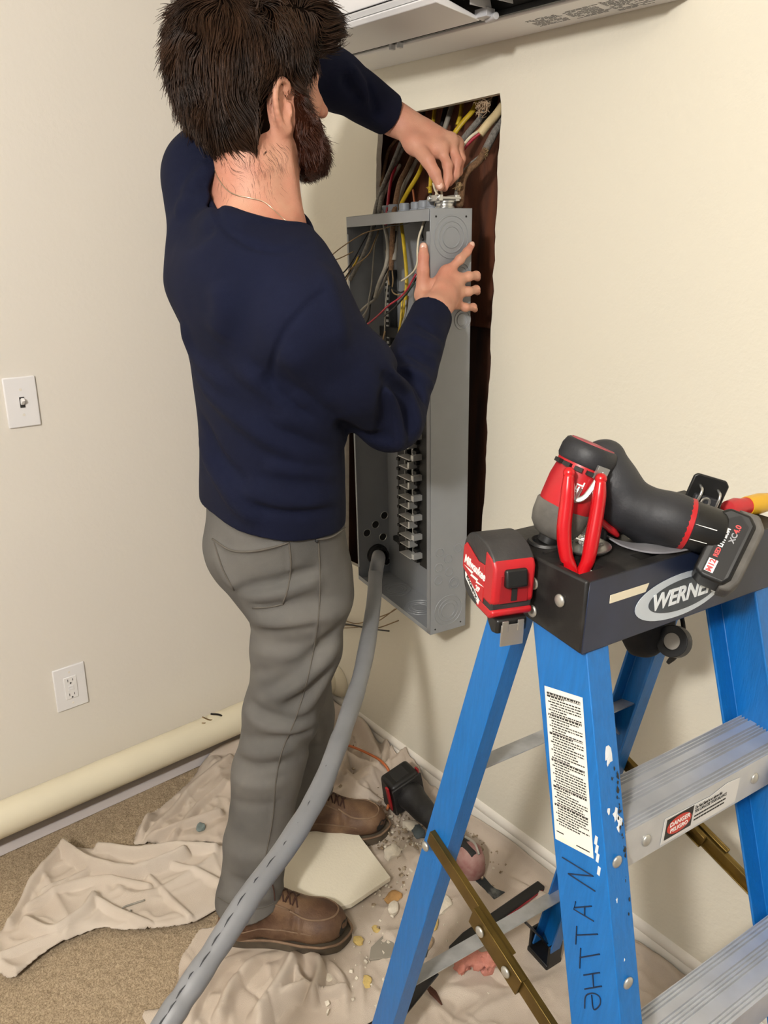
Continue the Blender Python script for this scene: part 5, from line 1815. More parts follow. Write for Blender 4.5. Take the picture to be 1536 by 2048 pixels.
def boot(heel, fwd, side, label):
    M = frame((heel[0], heel[1], 0.006), (fwd[0], fwd[1], 0), (0, 0, 1))
    F = Field(); F.slack = 0.02
    F.rc((0.058, 0, 0.045), (0.066, 0, 0.150), 0.047, 0.049, 0.02)
    F.el((0.050, 0, 0.050), (0.052, 0.042, 0.040), None, 0.02)
    F.rc((0.085, 0, 0.108), (0.185, 0.002 * side, 0.062), 0.040, 0.036, 0.03)
    F.el((0.150, 0.004 * side, 0.045), (0.09, 0.047, 0.036), None, 0.02)
    F.el((0.222, 0.006 * side, 0.047), (0.070, 0.053, 0.037), None, 0.015)
    F.fn(lambda P: P[:, 2] - 0.022, 0.002, '-')
    F.post.append(lambda P: 0.0016 * vnoise(P * 38, 3) + 0.0022 * np.sin(P[:, 0] * 260) * np.exp(-((P[:, 0] - 0.175) / 0.02) ** 2) * np.exp(-((P[:, 2] - 0.07) / 0.03) ** 2))
    b = sdf_obj(F, (-0.02, -0.09, 0.0), (0.33, 0.09, 0.23), 0.0030, 'boot', m_boot, person, PI @ M)
    tag(b, label)
    Mb = np.array(b.matrix_basis)
    def W(p):
        return (M @ np.array([*p, 1.0]))[:3]
    # sole outline
    xs_ = np.linspace(0, 1, 15)
    hw = np.interp(xs_, [0, 0.08, 0.2, 0.4, 0.65, 0.8, 0.92, 1.0], [0.012, 0.038, 0.044, 0.043, 0.055, 0.056, 0.043, 0.010])
    cx_ = np.interp(xs_, [0, 0.5, 1], [0, 0, 0.008]) * side
    L = 0.305
    ol = [(-0.004 + L * a, c + h_) for a, c, h_ in zip(xs_, cx_, hw)] + [(-0.004 + L * a, c - h_) for a, c, h_ in zip(xs_[::-1], cx_[::-1], hw[::-1])]
    ol = [tuple(q) for q in catmull(np.array(ol + ol[:1]), 3)[:-1]]
    MB().prism(ol, 0.0, 0.024, M).build('sole', m_sole, b, world=True, bevel=0.004, segs=3)
    MB().tube([W((x, y, 0.027)) for x, y in ol + ol[:1]], 0.0032, 6, caps=False).build('welt', m_boot_worn, b, world=True, ang=180)
    def top(x, y):
        zz = np.linspace(0.19, 0.015, 150)
        v = F.eval(np.array([(x, y, z) for z in zz]))
        k = np.argmax(v < 0)
        return np.array([x, y, zz[k]])
    # moccasin toe seam
    us = [(0.165, 0.030), (0.200, 0.036), (0.235, 0.037), (0.262, 0.026), (0.272, 0.006), (0.262, -0.018), (0.235, -0.030), (0.200, -0.030), (0.165, -0.026)]
    P = catmull([top(x, y * 1.05 + 0.002 * side) for x, y in us], 4)
    MB().tube([W(q_ + (0, 0, 0.0006)) for q_ in P], 0.0024, 6).build('toe_seam', m_boot_worn, b, world=True, ang=180)
    # lacing: tongue, eyelet flaps, crossed laces and ends
    lc = MB()
    for i in range(6):
        x0 = 0.092 + 0.0155 * i
        a, c = top(x0, 0.019), top(x0 + 0.012, -0.019)
        e, f = top(x0, -0.019), top(x0 + 0.012, 0.019)
        m1 = top(x0 + 0.006, 0) + (0, 0, 0.004)
        for p_, q_ in ((a, c), (e, f)):
            lc.tube([W(v) for v in catmull([p_ + (0, 0, 0.001), m1, q_ + (0, 0, 0.001)], 4)], 0.0021, 6)
    t0 = top(0.096, 0.0) + (0, 0, 0.004)
    for s in (1, -1):
        lc.tube([W(v) for v in catmull([t0, t0 + (0.012, s * 0.022, 0.010), t0 + (0.020, s * 0.045, -0.006), t0 + (0.016, s * 0.046, -0.024), t0 + (0.006, s * 0.020, -0.004)], 5)], 0.0019, 6)
        lc.tube([W(v) for v in catmull([t0, t0 + (0.020, s * 0.016, 0.004), t0 + (0.036, s * 0.036, -0.020), t0 + (0.040, s * 0.046, -0.044)], 5)], 0.0017, 6)
    lc.build('laces', m_lace, b, world=True, ang=180)
    for s in (1, -1):
        path = [top(0.080, s * 0.030), top(0.120, s * 0.029), top(0.165, s * 0.028)]
        MB().tube([W(v) for v in catmull(path, 6)], 0.0030, 6, flat=0.6).build('eyelet_flap', m_boot_worn, b, world=True, ang=180)
    # stitched side panel edge and collar roll
    side_ = []
    for x in np.linspace(0.03, 0.215, 12):
        z = 0.052 + 0.010 * math.sin((x - 0.03) * 14)
        ys = np.linspace(-0.075, -0.01, 90)
        v = F.eval(np.array([(x, y, z) for y in ys]))
        k = np.argmax(v < 0)
        side_.append(W((x, ys[k] - 0.0004, z)))
    MB().tube(side_, 0.0016, 6).build('side_seam', m_boot_worn, b, world=True, ang=180)
    # scuffed dark rubber showing through at the toe
    tp = MB()
    c_ = np.array([0.276, -0.022, 0.046])
    pts_ = []
    r2 = np.random.default_rng(8)
    ring_ = []
    for i in range(16):
        a = 2 * np.pi * i / 16
        p_ = c_ + np.array([-0.35 * math.sin(a) * 0.016, math.cos(a) * 0.022, math.sin(a) * 0.013]) * r2.uniform(0.8, 1.1)
        ring_.append(p_)
    def push(p_):
        d_ = norm(p_ - np.array([0.20, 0, 0.04]))
        tt_ = np.linspace(0.0, 0.12, 120)
        Q = np.array([0.20, 0, 0.04]) + tt_[:, None] * d_
        v = F.eval(Q)
        k = np.argmax(v > 0.0006)
        return W(Q[k])
    tp.add([push(c_)] + [push(p_) for p_ in ring_], [(0, 1 + i, 1 + (i + 1) % 16) for i in range(16)])
    tp.build('toe_scuff', m_dark, b, world=True, ang=180)
    return b
boot((-1.226, 0.585), (0.651, 0.759), -1, 'worn brown work boot nearer the ladder')
boot((-1.412, 0.862), (0.664, 0.747), 1, 'worn brown work boot beside the far wall')
# ------------------------------------------------------------------ drop cloths and everything lying on the floor
def fl(px, py, z=0.0):
    return hit(px, py, 2, z)
m_cloth = mat('canvas_drop_cloth', '#BDAE9E', 0.95, bump=0.7, bscale=900, col2='#D0C3B4', vscale=6, vthr=(0.3, 0.7), spec=0.15)
m_cloth2 = mat('canvas_drop_cloth_clean', '#C3B5A5', 0.95, bump=0.7, bscale=900, col2='#D5C9BB', vscale=6, vthr=(0.3, 0.7), spec=0.15)

def inside(poly, P):
    c = np.zeros(len(P), bool)
    n = len(poly)
    for i in range(n):
        x0, y0 = poly[i]
        x1, y1 = poly[(i + 1) % n]
        k = ((y0 > P[:, 1]) != (y1 > P[:, 1]))
        xi = (x1 - x0) * (P[:, 1] - y0) / (y1 - y0 + 1e-12) + x0
        c ^= k & (P[:, 0] < xi)
    return c
def pdist(poly, P, closed=True):
    d = np.full(len(P), 9.0)
    n = len(poly)
    for i in range(n if closed else n - 1):
        a, b_ = np.array(poly[i]), np.array(poly[(i + 1) % n])
        ba = b_ - a
        t = np.clip((P - a) @ ba / (ba @ ba + 1e-12), 0, 1)
        d = np.minimum(d, np.sqrt(((P - a - t[:, None] * ba) ** 2).sum(1)))
    return d
BOOTS = [((-1.226, 0.585), (0.651, 0.759)), ((-1.412, 0.862), (0.664, 0.747))]
FEET = [rail_pt(s, f, 0.0) for s in (-1, 1) for f in (True, False)]
FEETW = [(LM @ np.array([*p, 1]))[:2] for p in FEET]
def flatten(P):
    k = np.ones(len(P))
    for (h_, f_) in BOOTS:
        a, b_ = np.array(h_), np.array(h_) + 0.29 * np.array(f_)
        d = pdist([tuple(a), tuple(b_)], P, False)
        k *= np.clip((d - 0.045) / 0.05, 0, 1)
    d = pdist([(-1.30, 1.205), (-0.86, 1.155)], P, False)
    k *= np.clip((d - 0.045) / 0.05, 0.15, 1)
    for c in FEETW:
        k *= np.clip((np.sqrt(((P - c) ** 2).sum(1)) - 0.07) / 0.05, 0, 1)
    return k
def ridged(P, s, seed, warp=0.35):
    W_ = P + warp / s * np.stack([vnoise(P * s * 0.6, seed + 5), vnoise(P * s * 0.6, seed + 6)], 1)
    v = 1 - np.abs(vnoise(W_ * s, seed))
    return v ** 4

def cloth(name, outline, hfun, m, label, group, z0=0.003, h=0.0042, rough=0.012):
    ol = np.array([fl(*q)[:2] for q in outline])
    olc = catmull(np.vstack([ol, ol[:1]]), 5)[:-1]
    lo, hi = ol.min(0) - 0.02, ol.max(0) + 0.02
    n = np.ceil((hi - lo) / h).astype(int)
    X, Y = np.meshgrid(lo[0] + np.arange(n[0]) * h, lo[1] + np.arange(n[1]) * h, indexing='ij')
    P = np.stack([X.ravel(), Y.ravel()], 1)
    Q = P + rough * np.stack([vnoise(P * 9, 1), vnoise(P * 9, 2)], 1)
    ins = inside([tuple(q) for q in olc], Q)
    ed = pdist([tuple(q) for q in olc], Q)
    Z = hfun(P, ed)
    Z = z0 + np.maximum(0.0, Z)
    # curled hem
    I = -np.ones(len(P), int)
    keep = ins.copy()
    keep &= (P[:, 1] < WY - 0.016) & (P[:, 0] > WX + 0.108)
    I[keep] = np.arange(keep.sum())
    I2 = I.reshape(n)
    q = np.stack([I2[:-1, :-1], I2[1:, :-1], I2[1:, 1:], I2[:-1, 1:]], -1).reshape(-1, 4)
    q = q[(q >= 0).all(1)]
    V = np.column_stack([P[keep], Z[keep]])
    me = bpy.data.meshes.new(name)
    me.from_pydata(V.tolist(), [], q.tolist())
    bm = bmesh.new()
    bm.from_mesh(me)
    bmesh.ops.delete(bm, geom=[v for v in bm.verts if not v.link_faces], context='VERTS')
    bmesh.ops.smooth_vert(bm, verts=[v for v in bm.verts if v.is_boundary], factor=0.6, use_axis_x=True, use_axis_y=True)
    bmesh.ops.smooth_vert(bm, verts=[v for v in bm.verts if v.is_boundary], factor=0.6, use_axis_x=True, use_axis_y=True)
    bm.to_mesh(me)
    bm.free()
    o = finish(me, name, m, None, ang=180)
    md = o.modifiers.new('thick', 'SOLIDIFY')
    md.thickness = 0.0022
    md.offset = 1
    c = np.array([V[:, 0].mean(), V[:, 1].mean(), 0.0])
    rebase(o, c)
    tag(o, label, 'drop cloth', group)
    return o
def ridge_lines(lines):
    """lines: (pixel track, height, width)"""
    L_ = []
    for tr, a, w in lines:
        pts = catmull(np.array([fl(*q)[:2] for q in tr]), 5)
        L_.append((pts, a * (1.35 if a > 0 else 1), w * 0.8))
    def g(P):
        z = np.zeros(len(P))
        for pts, a, w in L_:
            k = ((P > pts.min(0) - 3 * w) & (P < pts.max(0) + 3 * w)).all(1)
            if not k.any():
                continue
            d = pdist([tuple(q) for q in pts], P[k], False)
            # steep on the inside, soft outside: a rolled fold
            z[k] = np.maximum(z[k], a * np.exp(-(d / w) ** 1.7)) if a > 0 else z[k] + a * np.exp(-(d / w) ** 2)
        return z
    return g

GM = 'canvas drop cloths'
mainR = ridge_lines([
    ([(592, 1895), (586, 1940), (560, 1990), (520, 2048)], 0.042, 0.020),
    ([(596, 1890), (625, 1920), (640, 1960), (625, 2010)], 0.036, 0.014),
    ([(570, 1898), (520, 1930), (470, 1985), (440, 2048)], 0.030, 0.017),
    ([(500, 1905), (440, 1950), (400, 2010), (380, 2060)], 0.024, 0.016),
    ([(455, 1905), (400, 1935), (355, 1990)], 0.018, 0.014),
    ([(610, 1990), (560, 2010), (520, 2060)], 0.030, 0.016),
    ([(660, 1940), (688, 1980), (692, 2060)], 0.016, 0.012),
    ([(725, 1880), (722, 1960), (728, 2060)], 0.010, 0.010),
    ([(590, 1930), (600, 1975), (640, 2000), (690, 1995)], 0.026, 0.012),
    ([(345, 1570), (310, 1620), (285, 1680)], 0.024, 0.014),
    ([(460, 1525), (390, 1580), (340, 1640), (300, 1680)], 0.020, 0.016),
    ([(450, 1575), (400, 1620), (345, 1690)], 0.020, 0.014),
    ([(300, 1690), (350, 1672), (440, 1640)], 0.026, 0.015),
    ([(420, 1520), (470, 1505), (560, 1480)], 0.030, 0.020),
    ([(648, 1400), (700, 1430), (760, 1480), (800, 1520)], 0.055, 0.030),
    ([(660, 1440), (720, 1480), (750, 1530)], 0.045, 0.022),
    ([(690, 1530), (740, 1560), (790, 1570)], 0.040, 0.020),
    ([(660, 1480), (690, 1530), (680, 1580)], 0.040, 0.020),
    ([(720, 1590), (760, 1560), (775, 1510)], 0.030, 0.018),
    ([(690, 1560), (720, 1600), (770, 1610)], 0.028, 0.016),
    ([(860, 1560), (930, 1620), (1010, 1690), (1100, 1760), (1200, 1830), (1300, 1905)], 0.030, 0.022),
    ([(840, 1600), (900, 1670), (990, 1745), (1100, 1810)], 0.014, 0.014),
    ([(790, 1600), (770, 1650), (800, 1700)], 0.014, 0.012),
    ([(830, 1690), (920, 1760), (1000, 1830), (1100, 1950)], 0.010, 0.010),
    ([(900, 1960), (1000, 1900), (1080, 1880)], 0.012, 0.016),
    ([(1250, 1900), (1330, 1960), (1400, 2040)], 0.014, 0.014),
    ([(980, 1940), (1060, 2010), (1120, 2100)], 0.012, 0.012),
])
def main_h(P, ed):
    far = np.clip((P[:, 1] - 0.95) / 0.25, 0, 1) * np.clip((-1.15 - P[:, 0]) / 0.25, 0, 1)
    a = 0.015 + 0.036 * far
    z = a * ridged(P, 6.5, 41) + 0.45 * a * ridged(P, 15, 47) + 0.25 * a * ridged(P, 27, 49) + 0.004 * vnoise(P * 7, 3)
    left = np.clip((-1.35 - P[:, 0]) / 0.2, 0, 1)
    z += 0.010 * left * ridged(P, 9, 52)
    z = np.maximum(z, mainR(P) + 0.25 * z)
    z -= 0.006 * (1 - np.abs(vnoise(P * 5 + 0.4 * np.stack([vnoise(P * 6, 71), vnoise(P * 6, 72)], 1), 70))) ** 14
    wallup = np.clip((P[:, 1] - (WY - 0.10)) / 0.09, 0, 1)
    z = z + 0.045 * wallup ** 2 * (0.6 + 0.5 * vnoise(P * 8, 9))
    z *= np.clip(ed / 0.015, 0.35, 1)
    return z * np.maximum(flatten(P), 0.06)
cloth('drop_cloth', [(271, 1694), (278, 1655), (320, 1610), (365, 1574), (411, 1522), (458, 1495), (560, 1440), (640, 1385), (690, 1395), (870, 1535), (1000, 1630), (1200, 1780), (1400, 1925), (1560, 2040), (1500, 2250), (1100, 2400), (640, 2300), (420, 2180), (300, 2080), (279, 2034), (339, 2011), (346, 1970), (346, 1926), (372, 1890), (396, 1862), (432, 1840), (440, 1700)],
      main_h, m_cloth, 'large beige canvas drop cloth under the boots and the ladder', GM)
tailR = ridge_lines([
    ([(20, 1862), (60, 1790), (125, 1712)], 0.020, 0.014),
    ([(130, 1712), (180, 1745), (240, 1762), (300, 1755), (370, 1725)], 0.030, 0.017),
    ([(200, 1715), (280, 1722), (350, 1712), (432, 1716)], 0.024, 0.015),
    ([(60, 1830), (130, 1790), (210, 1775), (300, 1790)], 0.016, 0.014),
    ([(55, 1860), (110, 1880), (170, 1840), (190, 1810)], 0.022, 0.015),
    ([(190, 1812), (240, 1840), (300, 1865)], 0.016, 0.012),
    ([(300, 1770), (350, 1820), (385, 1855)], 0.014, 0.012),
    ([(270, 1760), (330, 1800), (370, 1850)], -0.004, 0.012),
    ([(0, 1930), (60, 1905), (120, 1885)], 0.014, 0.012),
    ([(330, 1740), (400, 1760), (440, 1780)], 0.014, 0.014),
    ([(90, 1800), (160, 1770), (190, 1750)], 0.018, 0.010),
])
def tail_h(P, ed):
    z = 0.014 * ridged(P, 8, 61) + 0.005 * ridged(P, 22, 63) + 0.003 * vnoise(P * 9, 8) + 0.004
    z = np.maximum(z, tailR(P) + 0.3 * z)
    z *= np.clip(ed / 0.012, 0.30, 1)
    over = np.clip((fl(396, 1800)[0] + 0.0 - P[:, 0]) * 0, 0, 1)
    return z
cloth('drop_cloth', [(-30, 1945), (0, 1949), (31, 1965), (80, 1925), (125, 1892), (193, 1866), (240, 1872), (281, 1871), (335, 1868), (385, 1860), (425, 1838), (470, 1800), (470, 1712), (432, 1706), (385, 1700), (333, 1694), (260, 1706), (208, 1708), (150, 1702), (128, 1707), (90, 1745), (52, 1788), (10, 1863), (-30, 1900)],
      tail_h, m_cloth2, 'crumpled tail of beige drop cloth stretching left over the carpet', GM, z0=0.012)

# broken piece of wallboard on the cloth behind the near boot
def wallboard():
    poly = [(575, 1676), (643, 1631), (698, 1643), (781, 1754), (703, 1807), (560, 1850), (540, 1760)]
    pz = 0.040
    q = np.array([fl(x, y, pz) for x, y in poly])
    c = q.mean(0)
    b = MB()
    n = len(q)
    b.prism([tuple(p[:2] - c[:2]) for p in q], 0, 0.013)
    M = np.eye(4); M[:3, 3] = (c[0], c[1], pz - 0.013)
    o = b.build('wallboard_piece', mat('wallboard_face', '#E2DAC6', 0.7, bump=0.3, bscale=150, var=0.02, vscale=6), bevel=0.001, smooth=False)
    o.location = M[:3, 3]
    tag(o, 'cream cut piece of wallboard lying behind the near boot', 'wallboard')
wallboard()

# rubble: larger lumps one by one, crumbs as stuff
m_plaster = mat('plaster_chip', '#D8CFBE', 0.9, bump=0.8, bscale=120, var=0.12, vscale=40)
m_foam = mat('foam_bit', '#C8AE6C', 0.95, bump=0.8, bscale=200, var=0.15, vscale=60)
m_rub = mat('rubble_grey', '#8F8576', 0.95, bump=0.8, bscale=120, var=0.2, vscale=40)
m_bark = mat('wood_splinter', '#4A2A1C', 0.85, bump=0.8, bscale=90, var=0.35, vscale=30, stretch=(1, 8, 1))
def chunk(name, px, py, s, m, label, cat, seed, flat=0.4, z=0.006, group=None):
    r = np.random.default_rng(seed)
    bm = bmesh.new()
    bmesh.ops.create_icosphere(bm, subdivisions=2, radius=1.0)
    for v in bm.verts:
        p = np.array(v.co)
        k = 1 + 0.28 * vnoise((p * 1.4 + seed)[None], seed)[0] + 0.16 * vnoise((p * 3.1 + seed)[None], seed + 1)[0]
        p = np.sign(p) * np.abs(p) ** 0.8 * k
        v.co = Vector((p[0] * s[0], p[1] * s[1], max(p[2], -0.6) * s[2]))
    me = bpy.data.meshes.new(name)
    bm.to_mesh(me)
    bm.free()
    o = finish(me, name, m, None, ang=30)
    c = fl(px, py, z)
    o.location = (c[0], c[1], z + s[2] * 0.6)
    o.rotation_euler = (0, 0, r.uniform(0, 6.28))
    tag(o, label, cat, group)
    return o
chunk('plaster_chip', 655, 1951, (0.022, 0.018, 0.006), m_plaster, 'white plaster chip lying in front of the near boot', 'plaster', 1, z=0.012)
chunk('plaster_chip', 880, 1812, (0.030, 0.022, 0.008), m_plaster, 'white torn plaster piece behind the brass brace of the ladder', 'plaster', 2, z=0.012)
chunk('plaster_chip', 822, 1655, (0.024, 0.016, 0.010), m_plaster, 'pale plaster lump with a grey stone beside it, left of the blue rear rail', 'plaster', 3, z=0.02)
chunk('rubble_lump', 836, 1668, (0.022, 0.018, 0.010), mat('slate', '#4E5658', 0.8, var=0.2, vscale=30), 'dark grey stone beside the pale plaster lump', 'rubble', 4, z=0.02)
chunk('rubble_lump', 782, 1710, (0.026, 0.018, 0.014), m_plaster, 'knobbly pale rubble lump right of the wallboard', 'rubble', 5, z=0.015)
chunk('foam_bit', 752, 1860, (0.010, 0.008, 0.006), m_foam, 'small yellow foam bit right of the near boot toe', 'foam', 6, z=0.01, group=None)
chunk('foam_bit', 716, 1884, (0.013, 0.010, 0.007), m_foam, 'yellow foam bit just below the near boot toe', 'foam', 7, z=0.01)
chunk('foam_bit', 733, 1965, (0.013, 0.011, 0.006), m_foam, 'yellow foam bit nearest the bottom edge of the photo', 'foam', 8, z=0.01)
chunk('foam_bit', 868, 1848, (0.018, 0.010, 0.006), m_foam, 'long yellow foam bit behind the brass brace', 'foam', 9, z=0.01)
chunk('rubble_lump', 848, 1885, (0.022, 0.018, 0.013), mat('tan_lump', '#A48C6E', 0.9, bump=0.8, bscale=120, var=0.2, vscale=40), 'tan lump between the blue rear rail and the rear bar', 'rubble', 10, z=0.01)
chunk('rubble_lump', 843, 1907, (0.013, 0.012, 0.010), mat('slate', '#4E5658'), 'small dark stone under the tan lump', 'rubble', 11, z=0.01)
chunk('rubble_lump', 786, 1798, (0.020, 0.016, 0.012), mat('wood_chip', '#A9814F', 0.85, bump=0.7, bscale=100, var=0.25, vscale=30), 'orange brown chip beside the wallboard corner', 'rubble', 12, z=0.012)
chunk('rubble_lump', 786, 1822, (0.018, 0.012, 0.010), m_plaster, 'pale lump just below the orange brown chip', 'rubble', 13, z=0.012)
chunk('plaster_chip', 905, 1710, (0.030, 0.012, 0.006), m_plaster, 'thin pale plaster flake left of the multi tool head', 'plaster', 14, z=0.012)
b = MB()
q = [fl(x, y, 0.014) for x, y in ((770, 1868), (790, 1872), (784, 1915), (738, 1920), (742, 1895))]
c = np.mean(q, 0)
b.prism([tuple(p[:2] - c[:2]) for p in q], 0, 0.006)
o = b.build('tile_shard', mat('tile_grey', '#8E877B', 0.6, var=0.06, vscale=20), bevel=0.001, smooth=False)
o.location = (c[0], c[1], 0.010)
tag(o, 'flat grey shard right of the near boot toe', 'shard')
o = MB().tube(catmull([fl(848, 1965, 0.02), fl(866, 1985, 0.018), fl(884, 2010, 0.014)], 4), [0.004, 0.010, 0.002], 6, flat=0.5).build('wood_splinter', m_bark, ang=30)
rebase(o, fl(866, 1985, 0.006))
tag(o, 'dark brown wood splinter at the near end of the rear brace', 'wood')
crumbs = MB()
r_ = np.random.default_rng(12)
for i in range(300):
    if i < 150:
        px, py = r_.normal(815, 45), r_.normal(1700, 60)
    else:
        px, py = r_.uniform(620, 1010), r_.uniform(1560, 2040)
    p = fl(px, py, 0.008)
    s = abs(r_.normal(0, 0.0022)) + 0.0012
    d = r_.uniform(-1, 1, (6, 3)) * s
    if p[1] > WY - 0.05 or p[0] < WX + 0.2:
        continue
    R_ = np.array(Matrix.Rotation(r_.uniform(0, 6), 3, Vector(r_.normal(0, 1, 3).tolist())))
    crumbs.box(p + (0, 0, 0.004 + s), (s * r_.uniform(1, 2.6), s * r_.uniform(1, 2), s * r_.uniform(0.6, 1.4)), R_, taper=(0.6, 0.7))
dirt = MB()
for i in range(620):
    if i < 260:
        px, py = r_.normal(800, 40), r_.normal(1690, 70)
    elif i < 430:
        px, py = r_.normal(925, 45), r_.normal(1700, 40)
    else:
        px, py = r_.normal(740, 60), r_.normal(1560, 50)
    p = fl(px, py, 0.008)
    if p[1] > WY - 0.05 or p[0] < WX + 0.2:
        continue
    s = abs(r_.normal(0, 0.0020)) + 0.0011
    R_ = np.array(Matrix.Rotation(r_.uniform(0, 6), 3, Vector(r_.normal(0, 1, 3).tolist())))
    dirt.box(p + (0, 0, 0.006 + s + (0.012 if i >= 430 else 0)), (s * r_.uniform(1, 3.2), s * r_.uniform(1, 2), s * r_.uniform(0.6, 1.4)), R_, taper=(0.6, 0.7))
o = dirt.build('rubble_crumbs', mat('crumb_brown', '#7A6650', 0.95, col2='#B4A58E', vscale=90, vthr=(0.35, 0.65)), smooth=False)
rebase(o, fl(800, 1690, 0.0))
tag(o, 'brown and grey rubble crumbs strewn between the boots and the skirting', 'crumbs', kind='stuff')
o = crumbs.build('plaster_crumbs', m_plaster, smooth=False)
rebase(o, fl(815, 1720, 0.0))
tag(o, 'pale plaster crumbs strewn over the drop cloth', 'crumbs', kind='stuff')

# pink insulation tuft
F = Field(); F.slack = 0.02
c0 = fl(940, 1924, 0.03)
for i in range(10):
    d = np.array([r_.uniform(-0.034, 0.034), r_.uniform(-0.030, 0.030), r_.uniform(-0.012, 0.020)])
    F.el(c0 + d, (r_.uniform(0.012, 0.022), r_.uniform(0.012, 0.022), r_.uniform(0.008, 0.014)), None, 0.008)
F.post.append(lambda P: 0.006 * vnoise(P * 70, 3) + 0.004 * vnoise(P * 150, 4))
o = sdf_obj(F, c0 - 0.08, c0 + 0.08, 0.0025, 'insulation_tuft', mat('pink_insulation', '#D08E80', 0.95, bump=1.0, bscale=500, col2='#C07A66', vscale=40))
rebase(o, (c0[0], c0[1], 0.005))
tag(o, 'torn tuft of pink insulation on the cloth under the ladder', 'insulation')

# wire hook lying on the tail of the cloth
hk = catmull([fl(290, 1800, 0.028), fl(265, 1808, 0.028), fl(246, 1816, 0.028), (fl(243, 1830, 0.026)), fl(256, 1832, 0.026), fl(262, 1820, 0.028)], 5)
o = MB().tube(hk, 0.0022, 7).build('bent_wire', m_grey2, ang=180)
rebase(o, fl(256, 1825, 0.02))
tag(o, 'bent grey wire hook lying on the left tail of cloth', 'wire')
o = chunk('mortar_smear', 402, 1656, (0.016, 0.012, 0.006), mat('smear', '#6E7A78', 0.8, var=0.3, vscale=40), 'blue grey blob on the cloth left of the near trouser leg', 'rubble', 22, z=0.022)

# orange extension cord in the corner
P = catmull([fl(655, 1480, 0.07), fl(700, 1492, 0.075), fl(738, 1508, 0.07), fl(764, 1524, 0.07), fl(780, 1548, 0.05), fl(783, 1585, 0.035), fl(774, 1620, 0.02)], 6)
o = MB().tube(P, 0.0038, 8).build('extension_cord', mat('cord_orange', '#B5602E', 0.5, var=0.1, vscale=30), ang=180)
rebase(o, P[-1])
tag(o, 'orange cord looping over the crumpled cloth beside the far boot', 'cord')

# short black bar with red edges, tool type not known, lying behind the lower rear bar of the ladder
def black_bar():
    a, b_ = fl(1082, 1775, 0.012), fl(900, 1905, 0.012)
    M = frame((a + b_) / 2, b_ - a, (0, 0, 1))
    L_ = np.linalg.norm(b_ - a)
    t = thing('red_edged_bar', 'short black bar with thin red edges lying behind the lower rear bar of the ladder', 'tool', M)
    MB().prism([(-L_ / 2, -0.012), (L_ / 2 - 0.05, -0.014), (L_ / 2, -0.006), (L_ / 2, 0.006), (L_ / 2 - 0.05, 0.014), (-L_ / 2, 0.012)], 0.0, 0.014).build('body', m_black, t, bevel=0.003)
    for s in (1, -1):
        MB().beam((-L_ / 2 + 0.01, s * 0.0125, 0.006), (L_ / 2 - 0.06, s * 0.0145, 0.006), 0.002, 0.006).build('edge_strip', mat('bar_edge_red', '#8E1F2C', 0.45), t, bevel=0.001)
black_bar()

